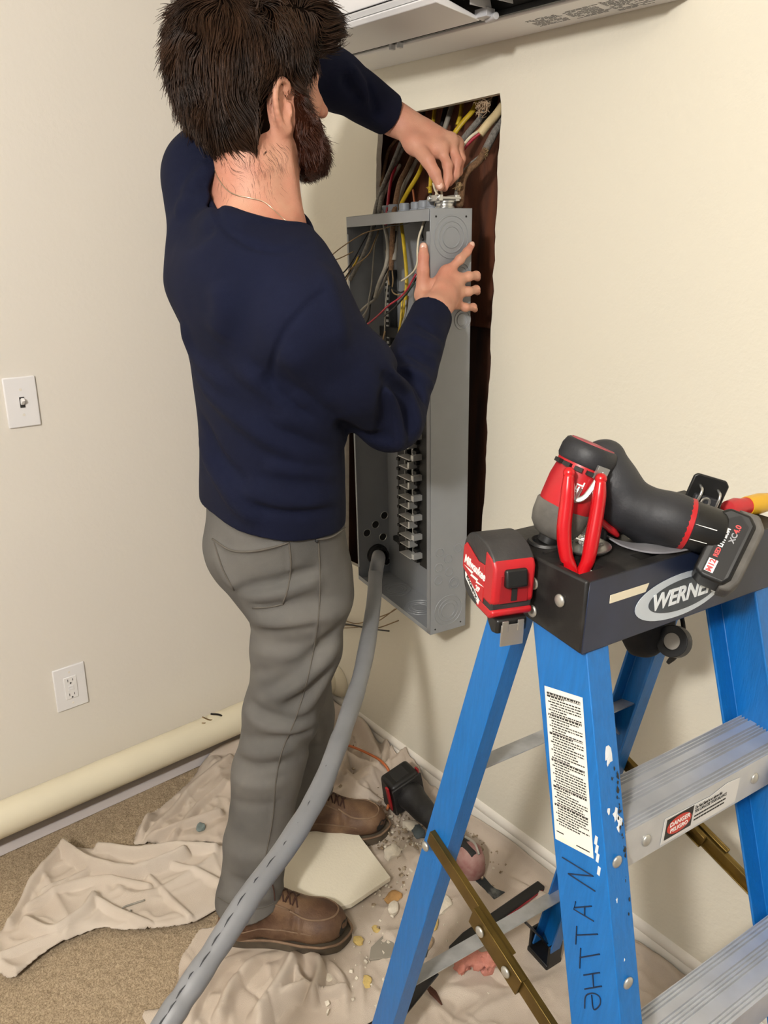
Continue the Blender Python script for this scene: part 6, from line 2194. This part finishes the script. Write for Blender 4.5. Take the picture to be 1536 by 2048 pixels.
# cordless multi tool by the skirting
m_mred = mat('tool_red', '#A51B24', 0.42, col2='#8A3A3A', vscale=26, vthr=(0.45, 0.85), bump=0.1, bscale=90)
m_mdust = mat('tool_red_dusty', '#8D5A56', 0.75, col2='#A98A82', vscale=40, vthr=(0.3, 0.75))
m_rub2 = mat('tool_rubber', '#1E1D1E', 0.62, col2='#3A3836', vscale=26, vthr=(0.5, 0.85), bump=0.25, bscale=180)
def multi_tool():
    A, B_ = np.array([-1.300, 1.200, 0.075]), np.array([-0.925, 1.160, 0.060])
    M = frame((A + B_) / 2 * np.array([1, 1, 0]) + np.array([0, 0, 0.012]), B_ - A, (0.0, -0.25, 1))
    L_ = np.linalg.norm(B_ - A)
    t = thing('oscillating_multi_tool', 'dusty black and red cordless multi tool on the cloth by the skirting', 'power tool', M)
    x0 = -L_ / 2
    bt = MB().box((x0 + 0.028, 0, 0.055), (0.070, 0.105, 0.110), taper=(0.92, 0.86)).build('battery', m_black, t, bevel=0.010, segs=3)
    for s in (1, -1):
        MB().box((x0 + 0.040, s * 0.051, 0.060), (0.014, 0.006, 0.086)).build('red_rail', m_mred, bt, bevel=0.002)
    MB().box((x0 + 0.062, 0, 0.058), (0.006, 0.098, 0.094)).build('seam_strip', m_rub2, bt, bevel=0.002)
    MB().box((x0 + 0.026, 0, 0.109), (0.040, 0.045, 0.004)).build('battery_plate', m_dark, bt, bevel=0.001)
    F = Field(); F.slack = 0.02
    F.rc((x0 + 0.075, 0, 0.058), (x0 + 0.12, 0, 0.052), 0.040, 0.030, 0.02)
    F.rc((x0 + 0.12, 0, 0.052), (x0 + 0.24, 0, 0.050), 0.027, 0.029, 0.02)
    F.rc((x0 + 0.24, 0, 0.050), (x0 + 0.285, 0, 0.046), 0.029, 0.033, 0.02)
    sdf_obj(F, (-0.2, -0.06, 0), (0.2, 0.06, 0.12), 0.003, 'grip', m_rub2, t)
    H = MB().lathe([(0.001, 0.0), (0.026, 0.0), (0.034, 0.010), (0.036, 0.045), (0.032, 0.075), (0.018, 0.088), (0.001, 0.09)], frame((x0 + 0.325, 0, 0.004), (1, 0, 0), (0, 0, 1)), 28)
    hd = H.build('head', m_mdust, t, bevel=0.002, ang=50)
    MB().box((x0 + 0.318, 0, 0.088), (0.062, 0.026, 0.014), taper=(0.8, 0.6)).build('blade_lever', m_dark, hd, bevel=0.004)
    MB().tube(catmull([(x0 + 0.292, 0.016, 0.092), (x0 + 0.325, 0.019, 0.098), (x0 + 0.352, 0.010, 0.090)], 5), 0.003, 8).build('lever_wire', m_bright, hd)
    bl = MB().prism([(x0 + 0.335, -0.013), (x0 + 0.385, -0.010), (x0 + 0.400, -0.012), (x0 + 0.418, -0.023), (x0 + 0.421, 0.023), (x0 + 0.400, 0.012), (x0 + 0.385, 0.010), (x0 + 0.335, 0.013)], 0.004, 0.0065)
    bl.build('blade', mat('blade_dark', '#3C4143', 0.45, metal=0.5, col2='#8C8F8E', vscale=40, vthr=(0.5, 0.75)), t, smooth=False)
    cl = MB().cyl((x0 + 0.340, 0, -0.001), (x0 + 0.340, 0, 0.012), 0.014)
    cl.build('clamp_washer', m_bright, t)
multi_tool()
# ------------------------------------------------------------------ tools on the ladder cap
m_tred = mat('tool_bright_red', '#B01820', 0.40, col2='#9C2A2E', vscale=22, vthr=(0.45, 0.85), bump=0.08, bscale=120)
m_grip = mat('grip_black', '#1B1C20', 0.55, col2='#2C2D31', vscale=20, bump=0.15, bscale=300)
m_gyboot = mat('scuffed_grey_rubber', '#4A4743', 0.75, col2='#6C6861', vscale=26, bump=0.3, bscale=140)
m_wtxt = mat('print_white', '#F0EFEC', 0.5)
m_rtxt = mat('print_red', '#C23A3A', 0.5)
def ladw(p):
    return (LM @ np.array([*p, 1.0]))[:3]
CAPZ = 1.172

def tape_measure():
    c = ladw((-0.058, -0.2195, 1.148))
    M = np.eye(4)
    fx = norm(0.97 * LM[:3, 0] - 0.24 * LM[:3, 1])
    M[:3, 0], M[:3, 2] = fx, (0, 0, 1)
    M[:3, 1] = np.cross((0, 0, 1), fx)
    M[:3, 3] = c
    t = thing('tape_measure', 'red and black tape measure hung on the near end of the ladder cap', 'tape measure', M)
    # D-shaped case: rounded black back and top, straight front
    Mp = np.array([[1, 0, 0, 0], [0, 0, 1, 0], [0, 1, 0, 0], [0, 0, 0, 1.0]])
    out = [(-0.042, -0.020), (-0.047, 0.000), (-0.044, 0.022), (-0.034, 0.038), (-0.016, 0.0455), (0.010, 0.045), (0.030, 0.036), (0.038, 0.022), (0.039, -0.030), (0.030, -0.036), (0.010, -0.043), (-0.020, -0.042), (-0.036, -0.034)]
    T = 0.052
    MB().prism([tuple(q) for q in catmull(np.array(out + out[:1]), 4)[:-1]], -T / 2, T / 2, Mp).build('case', m_gyboot if False else mat('case_black', '#232325', 0.55, col2='#3B3A39', vscale=24, bump=0.25, bscale=260), t, bevel=0.006, segs=3, ang=40)
    # red front shell
    fr = MB().prism([(0.016, 0.038), (0.034, 0.033), (0.0415, 0.022), (0.0415, -0.022), (0.036, -0.026), (0.014, -0.026)], -T / 2 - 0.001, T / 2 + 0.001, Mp).build('front_shell', m_tred, t, bevel=0.004, segs=3)
    MB().prism([(0.002, -0.030), (0.0405, -0.030), (0.043, -0.036), (0.034, -0.044), (-0.004, -0.044)], -T / 2 - 0.0005, T / 2 + 0.0005, Mp).build('lower_shell', m_tred, t, bevel=0.003)
    MB().prism([(0.018, -0.042), (0.044, -0.042), (0.044, -0.060), (0.030, -0.064), (0.016, -0.052)], -T / 2 + 0.006, T / 2 - 0.006, Mp).build('mouth', m_black, t, bevel=0.003)
    # thumb lock
    lk = MB().box((0.0435, 0, 0.010), (0.010, 0.028, 0.022), np.array(Matrix.Rotation(-0.25, 3, 'Y')))
    lk.build('thumb_lock', m_black, t, bevel=0.003, segs=3)
    MB().box((0.0422, 0, -0.010), (0.003, 0.007, 0.018)).build('lock_track', m_dark, t)
    MB().box((0.0420, 0, -0.004), (0.0012, 0.036, 0.036)).build('lock_recess', mat('recess_red', '#8E141C', 0.45), t, bevel=0.0005)
    # steel hook and blade end
    hk = MB().box((0.046, 0, -0.062), (0.0016, 0.030, 0.028)).box((0.036, 0, -0.054), (0.020, 0.024, 0.0012))
    hk.box((0.0465, -0.010, -0.050), (0.0024, 0.008, 0.014)).box((0.0465, 0.010, -0.050), (0.0024, 0.008, 0.014))
    hk.build('steel_hook', m_bright, t, bevel=0.001)
    # side plate with lettering, on the outer face
    yo = -T / 2
    def sideM(x, z, off):
        S = np.eye(4)
        S[:3, 0], S[:3, 1], S[:3, 2], S[:3, 3] = (1, 0, 0), (0, 0, 1), (0, -1, 0), (x, yo - off, z)
        return S
    rp = MB().prism([(-0.041, 0.020), (-0.034, 0.027), (0.000, 0.016), (0.018, 0.018), (0.018, -0.030), (0.008, -0.028), (-0.042, -0.008)], 0, 0.0016, sideM(0, 0, 0)).build('side_plate', m_tred, t, bevel=0.0006)
    S = sideM(-0.008, 0.004, 0.0018)
    R_ = np.eye(4); R_[:2, :2] = [[math.cos(-0.02), -math.sin(-0.02)], [math.sin(-0.02), math.cos(-0.02)]]
    text_mesh('Milwaukee', 0.0158, S @ R_, 'lettering', m_wtxt, rp, 0.0002, shear=0.22, bold=0.0004, sx=0.86)
    bolt = [(-0.030, 0.000), (-0.004, 0.0012), (-0.008, -0.0030), (0.010, -0.0022), (0.007, -0.0058), (0.026, -0.0050), (0.004, -0.0088), (0.006, -0.0056), (-0.012, -0.0062), (-0.008, -0.0026)]
    MB().prism(bolt, 0, 0.0003, sideM(-0.006, -0.004, 0.0017)).build('lightning_mark', m_wtxt, rp, smooth=False)
    text_mesh("29'", 0.0095, sideM(0.004, -0.019, 0.0018), 'lettering', m_wtxt, rp, 0.0002, bold=0.0003)
    mp = MB().prism([(-0.035, -0.013), (-0.031, -0.0105), (0.008, -0.0325), (0.006, -0.0385), (-0.033, -0.020)], 0, 0.0008, sideM(0, 0, 0.0002)).build('name_strip', m_wtxt, t, smooth=False)
    a = -math.atan2(0.022, 0.039)
    R_[:2, :2] = [[math.cos(a), -math.sin(a)], [math.sin(a), math.cos(a)]]
    text_mesh('MAGNETIC', 0.0072, sideM(-0.013, -0.0245, 0.0011) @ R_, 'lettering', m_ink, mp, 0.0002, bold=0.0003)
    # belt clip hooked over the cap
    MB().box((-0.004, T / 2 + 0.0025, -0.006), (0.020, 0.0025, 0.060)).build('belt_clip', m_bright, t, bevel=0.001)
tape_measure()

def impact_driver():
    N = ladw((-0.055, -0.147, 1.168))                # nose sits in the tool hole
    D0 = 0.925
    r0 = at(1186, 889, 0.905)                       # rear of the motor housing
    ax = norm(r0 - N)
    Ld = np.linalg.norm(r0 - N)
    hd_ = at(1432, 1080, 0.905)
    side = norm(hd_ - at(1200, 1000, 0.92))
    out = norm(np.cross(ax, side))
    if out @ (CAM_C - N) < 0:
        out = -out
    M = np.eye(4)
    # local z along the head axis, x along the handle side, y away from the viewer
    sx = norm(side - ax * (side @ ax))
    M[:3, 2], M[:3, 0] = ax, sx
    M[:3, 1] = np.cross(ax, sx)
    M[:3, 3] = N
    MI = np.linalg.inv(M)
    def loc(p):
        return (MI @ np.array([*p, 1.0]))[:3]
    t = thing('impact_driver', 'red and black cordless impact driver lying nose down across the ladder cap', 'power drill', M)
    L_ = Ld
    MB().lathe([(0.009, -0.012), (0.009, 0.0), (0.0135, 0.004), (0.0135, 0.016), (0.011, 0.018)], None, 20).build('bit_holder', m_black, t, ang=40)
    MB().lathe([(0.014, 0.012), (0.022, 0.015), (0.030, 0.024), (0.0335, 0.036), (0.0345, 0.052), (0.0335, 0.054)], None, 32).build('nose_boot', m_gyboot, t, ang=50)
    sc = np.eye(4)
    sc[0, 0] = 0.94
    MB().lathe([(0.033, 0.048), (0.0345, 0.058), (0.0350, 0.085), (0.0330, 0.100), (0.0345, L_ - 0.022), (0.032, L_ - 0.018)], sc, 32).build('motor_housing', m_tred, t, ang=50)
    rc_ = MB().lathe([(0.0345, L_ - 0.026), (0.0365, L_ - 0.022), (0.0365, L_ - 0.010), (0.0335, L_ - 0.002), (0.0305, L_)], sc, 32).build('rear_ring', m_grip, t, ang=50)
    MB().lathe([(0.0298, L_ - 0.001), (0.028, L_ + 0.0012), (0.0005, L_ + 0.0022)], sc, 32).build('rear_disc', mat('rear_red', '#A65058', 0.55, col2='#8C3038', vscale=50), rc_)
    # vent slots and panel lines
    vt = MB()
    for k in range(5):
        a = math.radians(-150 + 24 * k)
        c = np.array([0.0345 * math.cos(a), 0.0345 * math.sin(a), L_ - 0.031])
        vt.box(c, (0.010, 0.008, 0.005), np.array(Matrix.Rotation(a + math.pi / 2, 3, 'Z')))
    vt.build('vent_slots', m_dark, t)['kind'] = 'stuff'
    # steel bit clip on the flank
    cv = norm(loc(CAM_C) * np.array([1, 1, 0]))
    tg = np.cross((0, 0, 1), cv)
    def flank(off, z, o=0.0):
        return cv * (0.0345 + o) * math.cos(off) + tg * (0.0345 + o) * math.sin(off) + np.array([0, 0, z])
    s_ = 1 if tg[0] > 0 else -1
    cp = MB()
    P = [flank(s_ * 0.62, L_ - 0.020, 0.003), flank(s_ * 0.55, L_ - 0.040, 0.005), flank(s_ * 0.42, L_ - 0.058, 0.006), flank(s_ * 0.22, L_ - 0.064, 0.004), flank(s_ * 0.22, L_ - 0.050, 0.003)]
    cp.tube(catmull(P, 5), 0.0035, 8, flat=0.5)
    cp.box(flank(s_ * 0.62, L_ - 0.026, 0.004), (0.004, 0.016, 0.016), np.stack([norm(flank(s_ * 0.62, 0) * (1, 1, 0)), np.cross((0, 0, 1), norm(flank(s_ * 0.62, 0) * (1, 1, 0))), (0, 0, 1)], 1))
    cp.build('steel_clip', m_bright, t, bevel=0.001)
    # FUEL down the flank, read from the nose upward
    Mt = np.eye(4)
    nrm = norm(flank(s_ * 0.20, 0) * (1, 1, 0))
    Mt[:3, 2] = nrm
    Mt[:3, 0] = (0, 0, 1)
    Mt[:3, 1] = np.cross(nrm, (0, 0, 1))
    Mt[:3, 3] = flank(s_ * 0.20, L_ - 0.056, 0.0008)
    text_mesh('FUEL', 0.012, Mt, 'lettering', m_wtxt, t, 0.0002, bold=0.0003)
    # rubber grip: flows off the back of the motor housing and along the handle
    g = [at(1214, 916, 0.920), at(1228, 968, 0.925), at(1254, 1008, 0.925), at(1296, 1026, 0.920), at(1340, 1038, 0.915), at(1366, 1046, 0.912)]
    F = Field(); F.slack = 0.02
    F.chain(g, [0.022, 0.028, 0.0295, 0.0285, 0.0305, 0.0310], 0.012)
    F.rc(at(1196, 925, 0.925), g[1], 0.024, 0.026, 0.012)
    F.rc(at(1225, 1010, 0.935), at(1290, 1075, 0.945), 0.012, 0.013, 0.02)
    lo = np.min(g, 0) - 0.06
    hi = np.max(g, 0) + 0.06
    gr = sdf_obj(F, lo, hi, 0.0025, 'grip', m_grip, t, MI)
    # red collar, label barrel
    e = norm(at(1432, 1066, 0.905) - at(1352, 1042, 0.913))
    c0 = at(1336, 1037, 0.915)
    Mc = frame(loc(c0), MI[:3, :3] @ e, MI[:3, :3] @ out)
    Mz = Mc.copy(); Mz[:3, 0], Mz[:3, 1], Mz[:3, 2] = Mc[:3, 1], Mc[:3, 2], Mc[:3, 0]
    MB().lathe([(0.0305, 0.0), (0.0322, 0.001), (0.0322, 0.024), (0.0305, 0.025)], Mz, 28).build('red_collar', m_tred, t, ang=40)
    lb = MB().lathe([(0.0300, 0.022), (0.0302, 0.027), (0.0285, 0.058), (0.026, 0.062)], Mz, 28).build('label_barrel', m_black, t, ang=40)
    ln = MB()
    vl = norm(loc(CAM_C) - loc(c0))
    for ang, zz0, zz1 in ((0.55, 0.030, 0.050), (-0.1, 0.030, 0.056)):
        d = norm(vl * math.cos(ang) + np.cross(Mc[:3, 0], vl) * math.sin(ang))
        ln.tube([Mc[:3, 3] + Mc[:3, 0] * zz0 + d * 0.0302, Mc[:3, 3] + Mc[:3, 0] * zz1 + d * 0.0292], 0.0006, 6)
    ln.build('label_lines', m_wtxt, lb)['kind'] = 'stuff'
    MB().tube([loc(p) for p in catmull([at(1200, 1040, 0.925), at(1222, 1058, 0.928), at(1236, 1072, 0.935)], 5)], [0.004, 0.0055, 0.003], 8).build('trigger', m_tred, t, ang=180)
    # battery pack across the end of the handle
    e1 = norm(at(1478, 1030, 0.905) - at(1412, 1165, 0.895))
    vw = norm(CAM_C - at(1440, 1100, 0.90))
    e3 = norm(vw - e1 * (vw @ e1))
    e2 = np.cross(e1, e3)
    if e2 @ e < 0:
        e2 = -e2
    Rb = MI[:3, :3] @ np.stack([e1, e2, e3], 1)
    cb = loc(at(1446, 1098, 0.902))
    def bp(a, b_, c):
        return cb + Rb @ np.array([a, b_, c])
    Mb = np.eye(4); Mb[:3, :3] = Rb; Mb[:3, 3] = cb
    if np.linalg.det(Rb) < 0:
        pass
    pk = MB().prism([(-0.040, -0.020), (-0.046, -0.008), (-0.046, 0.016), (-0.036, 0.022), (0.034, 0.022), (0.044, 0.012), (0.044, -0.012), (0.036, -0.020)], -0.028, 0.024, Mb)
    pk = pk.build('battery', m_black, t, bevel=0.004, segs=3)
    MB().prism([(-0.050, 0.012), (-0.048, 0.026), (-0.034, 0.032), (0.036, 0.032), (0.050, 0.020), (0.048, -0.004), (0.040, 0.014), (-0.036, 0.016)], -0.030, 0.018, Mb).build('battery_shell', m_gyboot, pk, bevel=0.004, segs=3)
    s2 = 1.0
    # label plane on the face toward the front of the ladder
    def lm(a, b_, off):
        S = np.eye(4)
        zc = Rb[:, 2]
        xx_ = Rb[:, 0]
        S[:3, 0], S[:3, 2] = xx_, zc
        S[:3, 1] = np.cross(zc, xx_)
        S[:3, 3] = bp(a, b_, 0.024 + off)
        return S
    up = 1 if (np.cross(Rb[:, 2], Rb[:, 0]) @ Rb[:, 1]) > 0 else -1
    def lab(a, b_):       # b_ measured toward the handle
        return a, -b_
    MB().prism([(-0.040, -0.013), (0.030, -0.013), (0.040, 0.000), (0.030, 0.013), (-0.040, 0.013)], 0, 0.0006, lm(-0.001, 0.002, 0)).build('label_face', m_dark, pk, smooth=False)
    MB().prism([(-0.008, -0.0052), (0.008, -0.0052), (0.008, 0.0052), (-0.008, 0.0052)], 0, 0.0004, lm(-0.030, -0.004, 0.0007)).build('name_box', m_wtxt, pk, smooth=False)
    text_mesh('M12', 0.0088, lm(-0.030, -0.004, 0.0013), 'lettering', m_rtxt, pk, 0.0001, bold=0.0004)
    text_mesh('RED', 0.0072, lm(-0.0185, -0.004, 0.0009), 'lettering', m_rtxt, pk, 0.0001, bold=0.0003, align='LEFT', sx=0.9)
    text_mesh('LITHIUM', 0.0072, lm(-0.0055, -0.004, 0.0009), 'lettering', m_wtxt, pk, 0.0001, bold=0.0003, align='LEFT', sx=0.9)
    text_mesh('XC', 0.0085, lm(0.0040, 0.005, 0.0009), 'lettering', mat('print_grey', '#8F9094', 0.5), pk, 0.0001, bold=0.0003, align='LEFT')
    text_mesh('4.0', 0.0085, lm(0.0165, 0.005, 0.0009), 'lettering', m_rtxt, pk, 0.0001, bold=0.0003, align='LEFT')
impact_driver()

def belt_clip():
    c = at(1412, 985, 0.985)
    x = norm(at(1450, 990, 0.985) - at(1375, 968, 0.985))
    M = frame(c, x, (0, 0, 1))
    t = thing('belt_clip', 'black square belt clip with two wire loops standing behind the driver handle', 'clip', M)
    pl = [(-0.024, -0.030), (0.024, -0.030), (0.024, 0.016), (0.018, 0.022), (-0.020, 0.022), (-0.024, 0.018)]
    Mp = np.array([[1, 0, 0, 0], [0, 0, -1, 0], [0, 1, 0, 0], [0, 0, 0, 1.0]])
    MB().prism(pl, -0.002, 0.003, Mp).build('plate', m_black, t, bevel=0.002, segs=3)
    MB().box((0, -0.006, -0.012), (0.030, 0.010, 0.018)).build('block', m_grip, t, bevel=0.002)
    for s in (-1, 1):
        P = catmull([(s * 0.013, -0.004, -0.018), (s * 0.013, -0.016, -0.014), (s * 0.012, -0.016, 0.004), (s * 0.012, -0.003, 0.008)], 5)
        MB().tube(P, 0.0018, 8).build('wire_loop', m_bright, t, ang=180)
    MB().ring((0, -0.012, -0.010), (0, 1, 0), 0.005, 0.0018).build('screw_eye', m_bright, t)
belt_clip()

def pliers():
    base = ladw((0.018, -0.161, 1.10))
    M = np.eye(4); M[:3, 3] = base
    t = thing('pliers', 'pliers with bright red dipped handles standing in the cap slot', 'pliers', M)
    m = mat('dipped_red', '#B90F18', 0.28, var=0.08, vscale=12, coat=0.3)
    S = base + np.array([0, 0, 0.045])
    hs = ([(1138, 946), (1134, 1000), (1128, 1060), (1132, 1110), (1145, 1150)], [(1202, 958), (1196, 1010), (1184, 1080), (1176, 1120), (1165, 1150)])
    for k, h_ in enumerate(hs):
        ds = np.linspace(0.868, 0.884, len(h_))
        P = [at(x, y, d) for (x, y), d in zip(h_, ds)]
        P.append(base + np.array([0.004 * (k * 2 - 1), 0, 0.018]))
        Q = catmull(P, 6) - base
        MB().tube(Q, [0.0068, 0.0096, 0.0100, 0.0102, 0.0100, 0.0095, 0.0090, 0.0080, 0.0060], 14, flat=0.85).ell(Q[0], (0.0070, 0.0070, 0.0070)).build('handle', m, t, ang=180)
    MB().lathe([(0.012, -0.004), (0.012, 0.004)], frame((0, 0, 0.004), (0, 0, 1), (1, 0, 0.0)), 16).build('pivot', m_bright, t)
    MB().prism([(-0.010, 0.012), (0.010, 0.012), (0.006, -0.045), (-0.006, -0.045)], -0.005, 0.005, np.array([[1, 0, 0, 0], [0, 0, 1, 0], [0, 1, 0, 0], [0, 0, 0, 1.0]])).build('jaws', m_bright, t, bevel=0.001)
pliers()

def parts_dish():
    c = ladw((-0.016, -0.122, CAPZ))
    M = np.eye(4); M[:3, 3] = c
    t = thing('magnetic_dish', 'round shiny steel dish of screws on the cap behind the pliers', 'dish', M)
    MB().lathe([(0.020, 0.0005), (0.029, 0.002), (0.032, 0.006), (0.030, 0.0065), (0.022, 0.003)], None, 28).build('dish', m_bright, t, ang=60)
    r_ = np.random.default_rng(5)
    for i in range(9):
        p = np.array([r_.uniform(-0.018, 0.018), r_.uniform(-0.018, 0.018), 0.006 + 0.0006 * i])
        d = norm([r_.uniform(-1, 1), r_.uniform(-1, 1), 0.15]) * 0.010
        o = MB().cyl(p - d, p + d, 0.0016, 0.0012, 8).cyl(p - d, p - d * 1.25, 0.0036, 0.0030, 10).build('screw', m_bright)
        o.location = c
        tag(o, 'small bright screw lying in the round steel dish', 'screw', 'screws in the steel dish')
parts_dish()

P = catmull([at(1216, 1076, 0.925), at(1240, 1088, 0.920), at(1280, 1097, 0.918), at(1330, 1098, 0.915), at(1380, 1088, 0.920), at(1412, 1072, 0.930)], 6)
b = MB()
w = norm(np.cross(P[-1] - P[0], (0, 0, 1)))
vs, fs = [], []
for i, p in enumerate(P):
    k = 0.0045 + 0.009 * min(1, i / 14)
    for dz in (0, 0.0022):
        vs += [p - w * k + (0, 0, dz), p + w * k + (0, 0, dz)]
for i in range(len(P) - 1):
    a, c = 4 * i, 4 * i + 4
    fs += [(a, a + 1, c + 1, c), (a + 2, c + 2, c + 3, a + 3), (a, c, c + 2, a + 2), (a + 1, a + 3, c + 3, c + 1)]
b.add(vs, fs)
o = b.build('rubber_strap', mat('strap_grey', '#77767A', 0.6, var=0.2, vscale=30), ang=60)
rebase(o, P[len(P) // 2])
tag(o, 'grey flat strap lying on the cap under the driver handle', 'strap')
c = ladw((-0.035, -0.065, CAPZ + 0.008))
o = MB().box((0, 0, 0), (0.030, 0.042, 0.015), taper=(0.8, 0.85)).build('tool_bit_case', m_grip, bevel=0.003)
o.location = c
tag(o, 'small dark bit case on the cap under the driver grip', 'case')

def screwdriver():
    a, b_ = ladw((0.004, 0.128, CAPZ + 0.0135)), ladw((0.010, 0.185, CAPZ + 0.0135))
    M = frame(a, b_ - a, (0, 0, 1))
    t = thing('screwdriver', 'red and yellow screwdriver handle at the far end of the cap', 'screwdriver', M)
    MB().lathe([(0.004, -0.004), (0.012, 0.0), (0.014, 0.014), (0.011, 0.030), (0.013, 0.040)], np.array([[0, 0, 1, 0], [0, 1, 0, 0], [-1, 0, 0, 0], [0, 0, 0, 1.0]]), 16).build('handle_end', mat('driver_red', '#B5222A', 0.35), t)
    MB().lathe([(0.013, 0.036), (0.0145, 0.060), (0.012, 0.085), (0.007, 0.095)], np.array([[0, 0, 1, 0], [0, 1, 0, 0], [-1, 0, 0, 0], [0, 0, 0, 1.0]]), 16).build('handle', mat('driver_yellow', '#D3A21E', 0.35), t)
    MB().cyl((0.094, 0, 0), (0.16, 0, 0), 0.003).build('shaft', m_bright, t)
screwdriver()

def pouch():
    top = ladw((-0.085, 0.120, 1.020))
    M = yawM(top, math.pi / 2 - LP['psi'])
    t = thing('tool_pouch', 'black fabric tool pouch hanging below the cap between the rails', 'pouch', M)
    F = Field(); F.slack = 0.02
    F.rc((-0.020, 0, -0.02), (-0.010, 0, -0.065), 0.026, 0.034, 0.02)
    F.rc((0.025, 0, -0.02), (0.030, 0, -0.075), 0.024, 0.024, 0.02)
    F.post.append(lambda P: 0.003 * vnoise(P * 60, 4))
    sdf_obj(F, (-0.09, -0.06, -0.12), (0.09, 0.06, 0.02), 0.004, 'bag', mat('pouch_black', '#161516', 0.8, var=0.3, vscale=30), t)
    MB().tube(catmull([(0.040, -0.02, -0.02), (0.046, -0.03, -0.06), (0.050, -0.02, -0.105), (0.046, -0.012, -0.125)], 5), [0.004, 0.004, 0.006, 0.003], 8, flat=0.5).build('strap', m_black, t, ang=180)
    r = at(1348, 1283, 1.125)
    u = norm(at(1330, 1280, 1.125) - at(1360, 1284, 1.165))
    Mr = np.eye(4)
    Mr[:3, 2] = u
    Mr[:3, 0] = norm(np.cross(u, (0, 0, 1)))
    Mr[:3, 1] = np.cross(u, Mr[:3, 0])
    Mr[:3, 3] = r
    t2 = thing('tape_roll', 'roll of black electrical tape hanging beside the pouch', 'tape roll', Mr)
    rg = MB()
    n = 28
    rings = []
    for rad, z in ((0.0125, -0.010), (0.024, -0.010), (0.024, 0.010), (0.0125, 0.010)):
        rings.append([(rad * math.cos(2 * np.pi * k / n), rad * math.sin(2 * np.pi * k / n), z) for k in range(n)])
    rg.add([p for q in rings for p in q], [(i * n + k, i * n + (k + 1) % n, ((i + 1) % 4) * n + (k + 1) % n, ((i + 1) % 4) * n + k) for i in range(4) for k in range(n)])
    rg.build('tape', m_black, t2, bevel=0.001, ang=40)
    MB().lathe([(0.0124, -0.008), (0.0124, 0.008)], None, 24).build('core', mat('core_grey', '#A8A39A', 0.6), t2)
pouch()
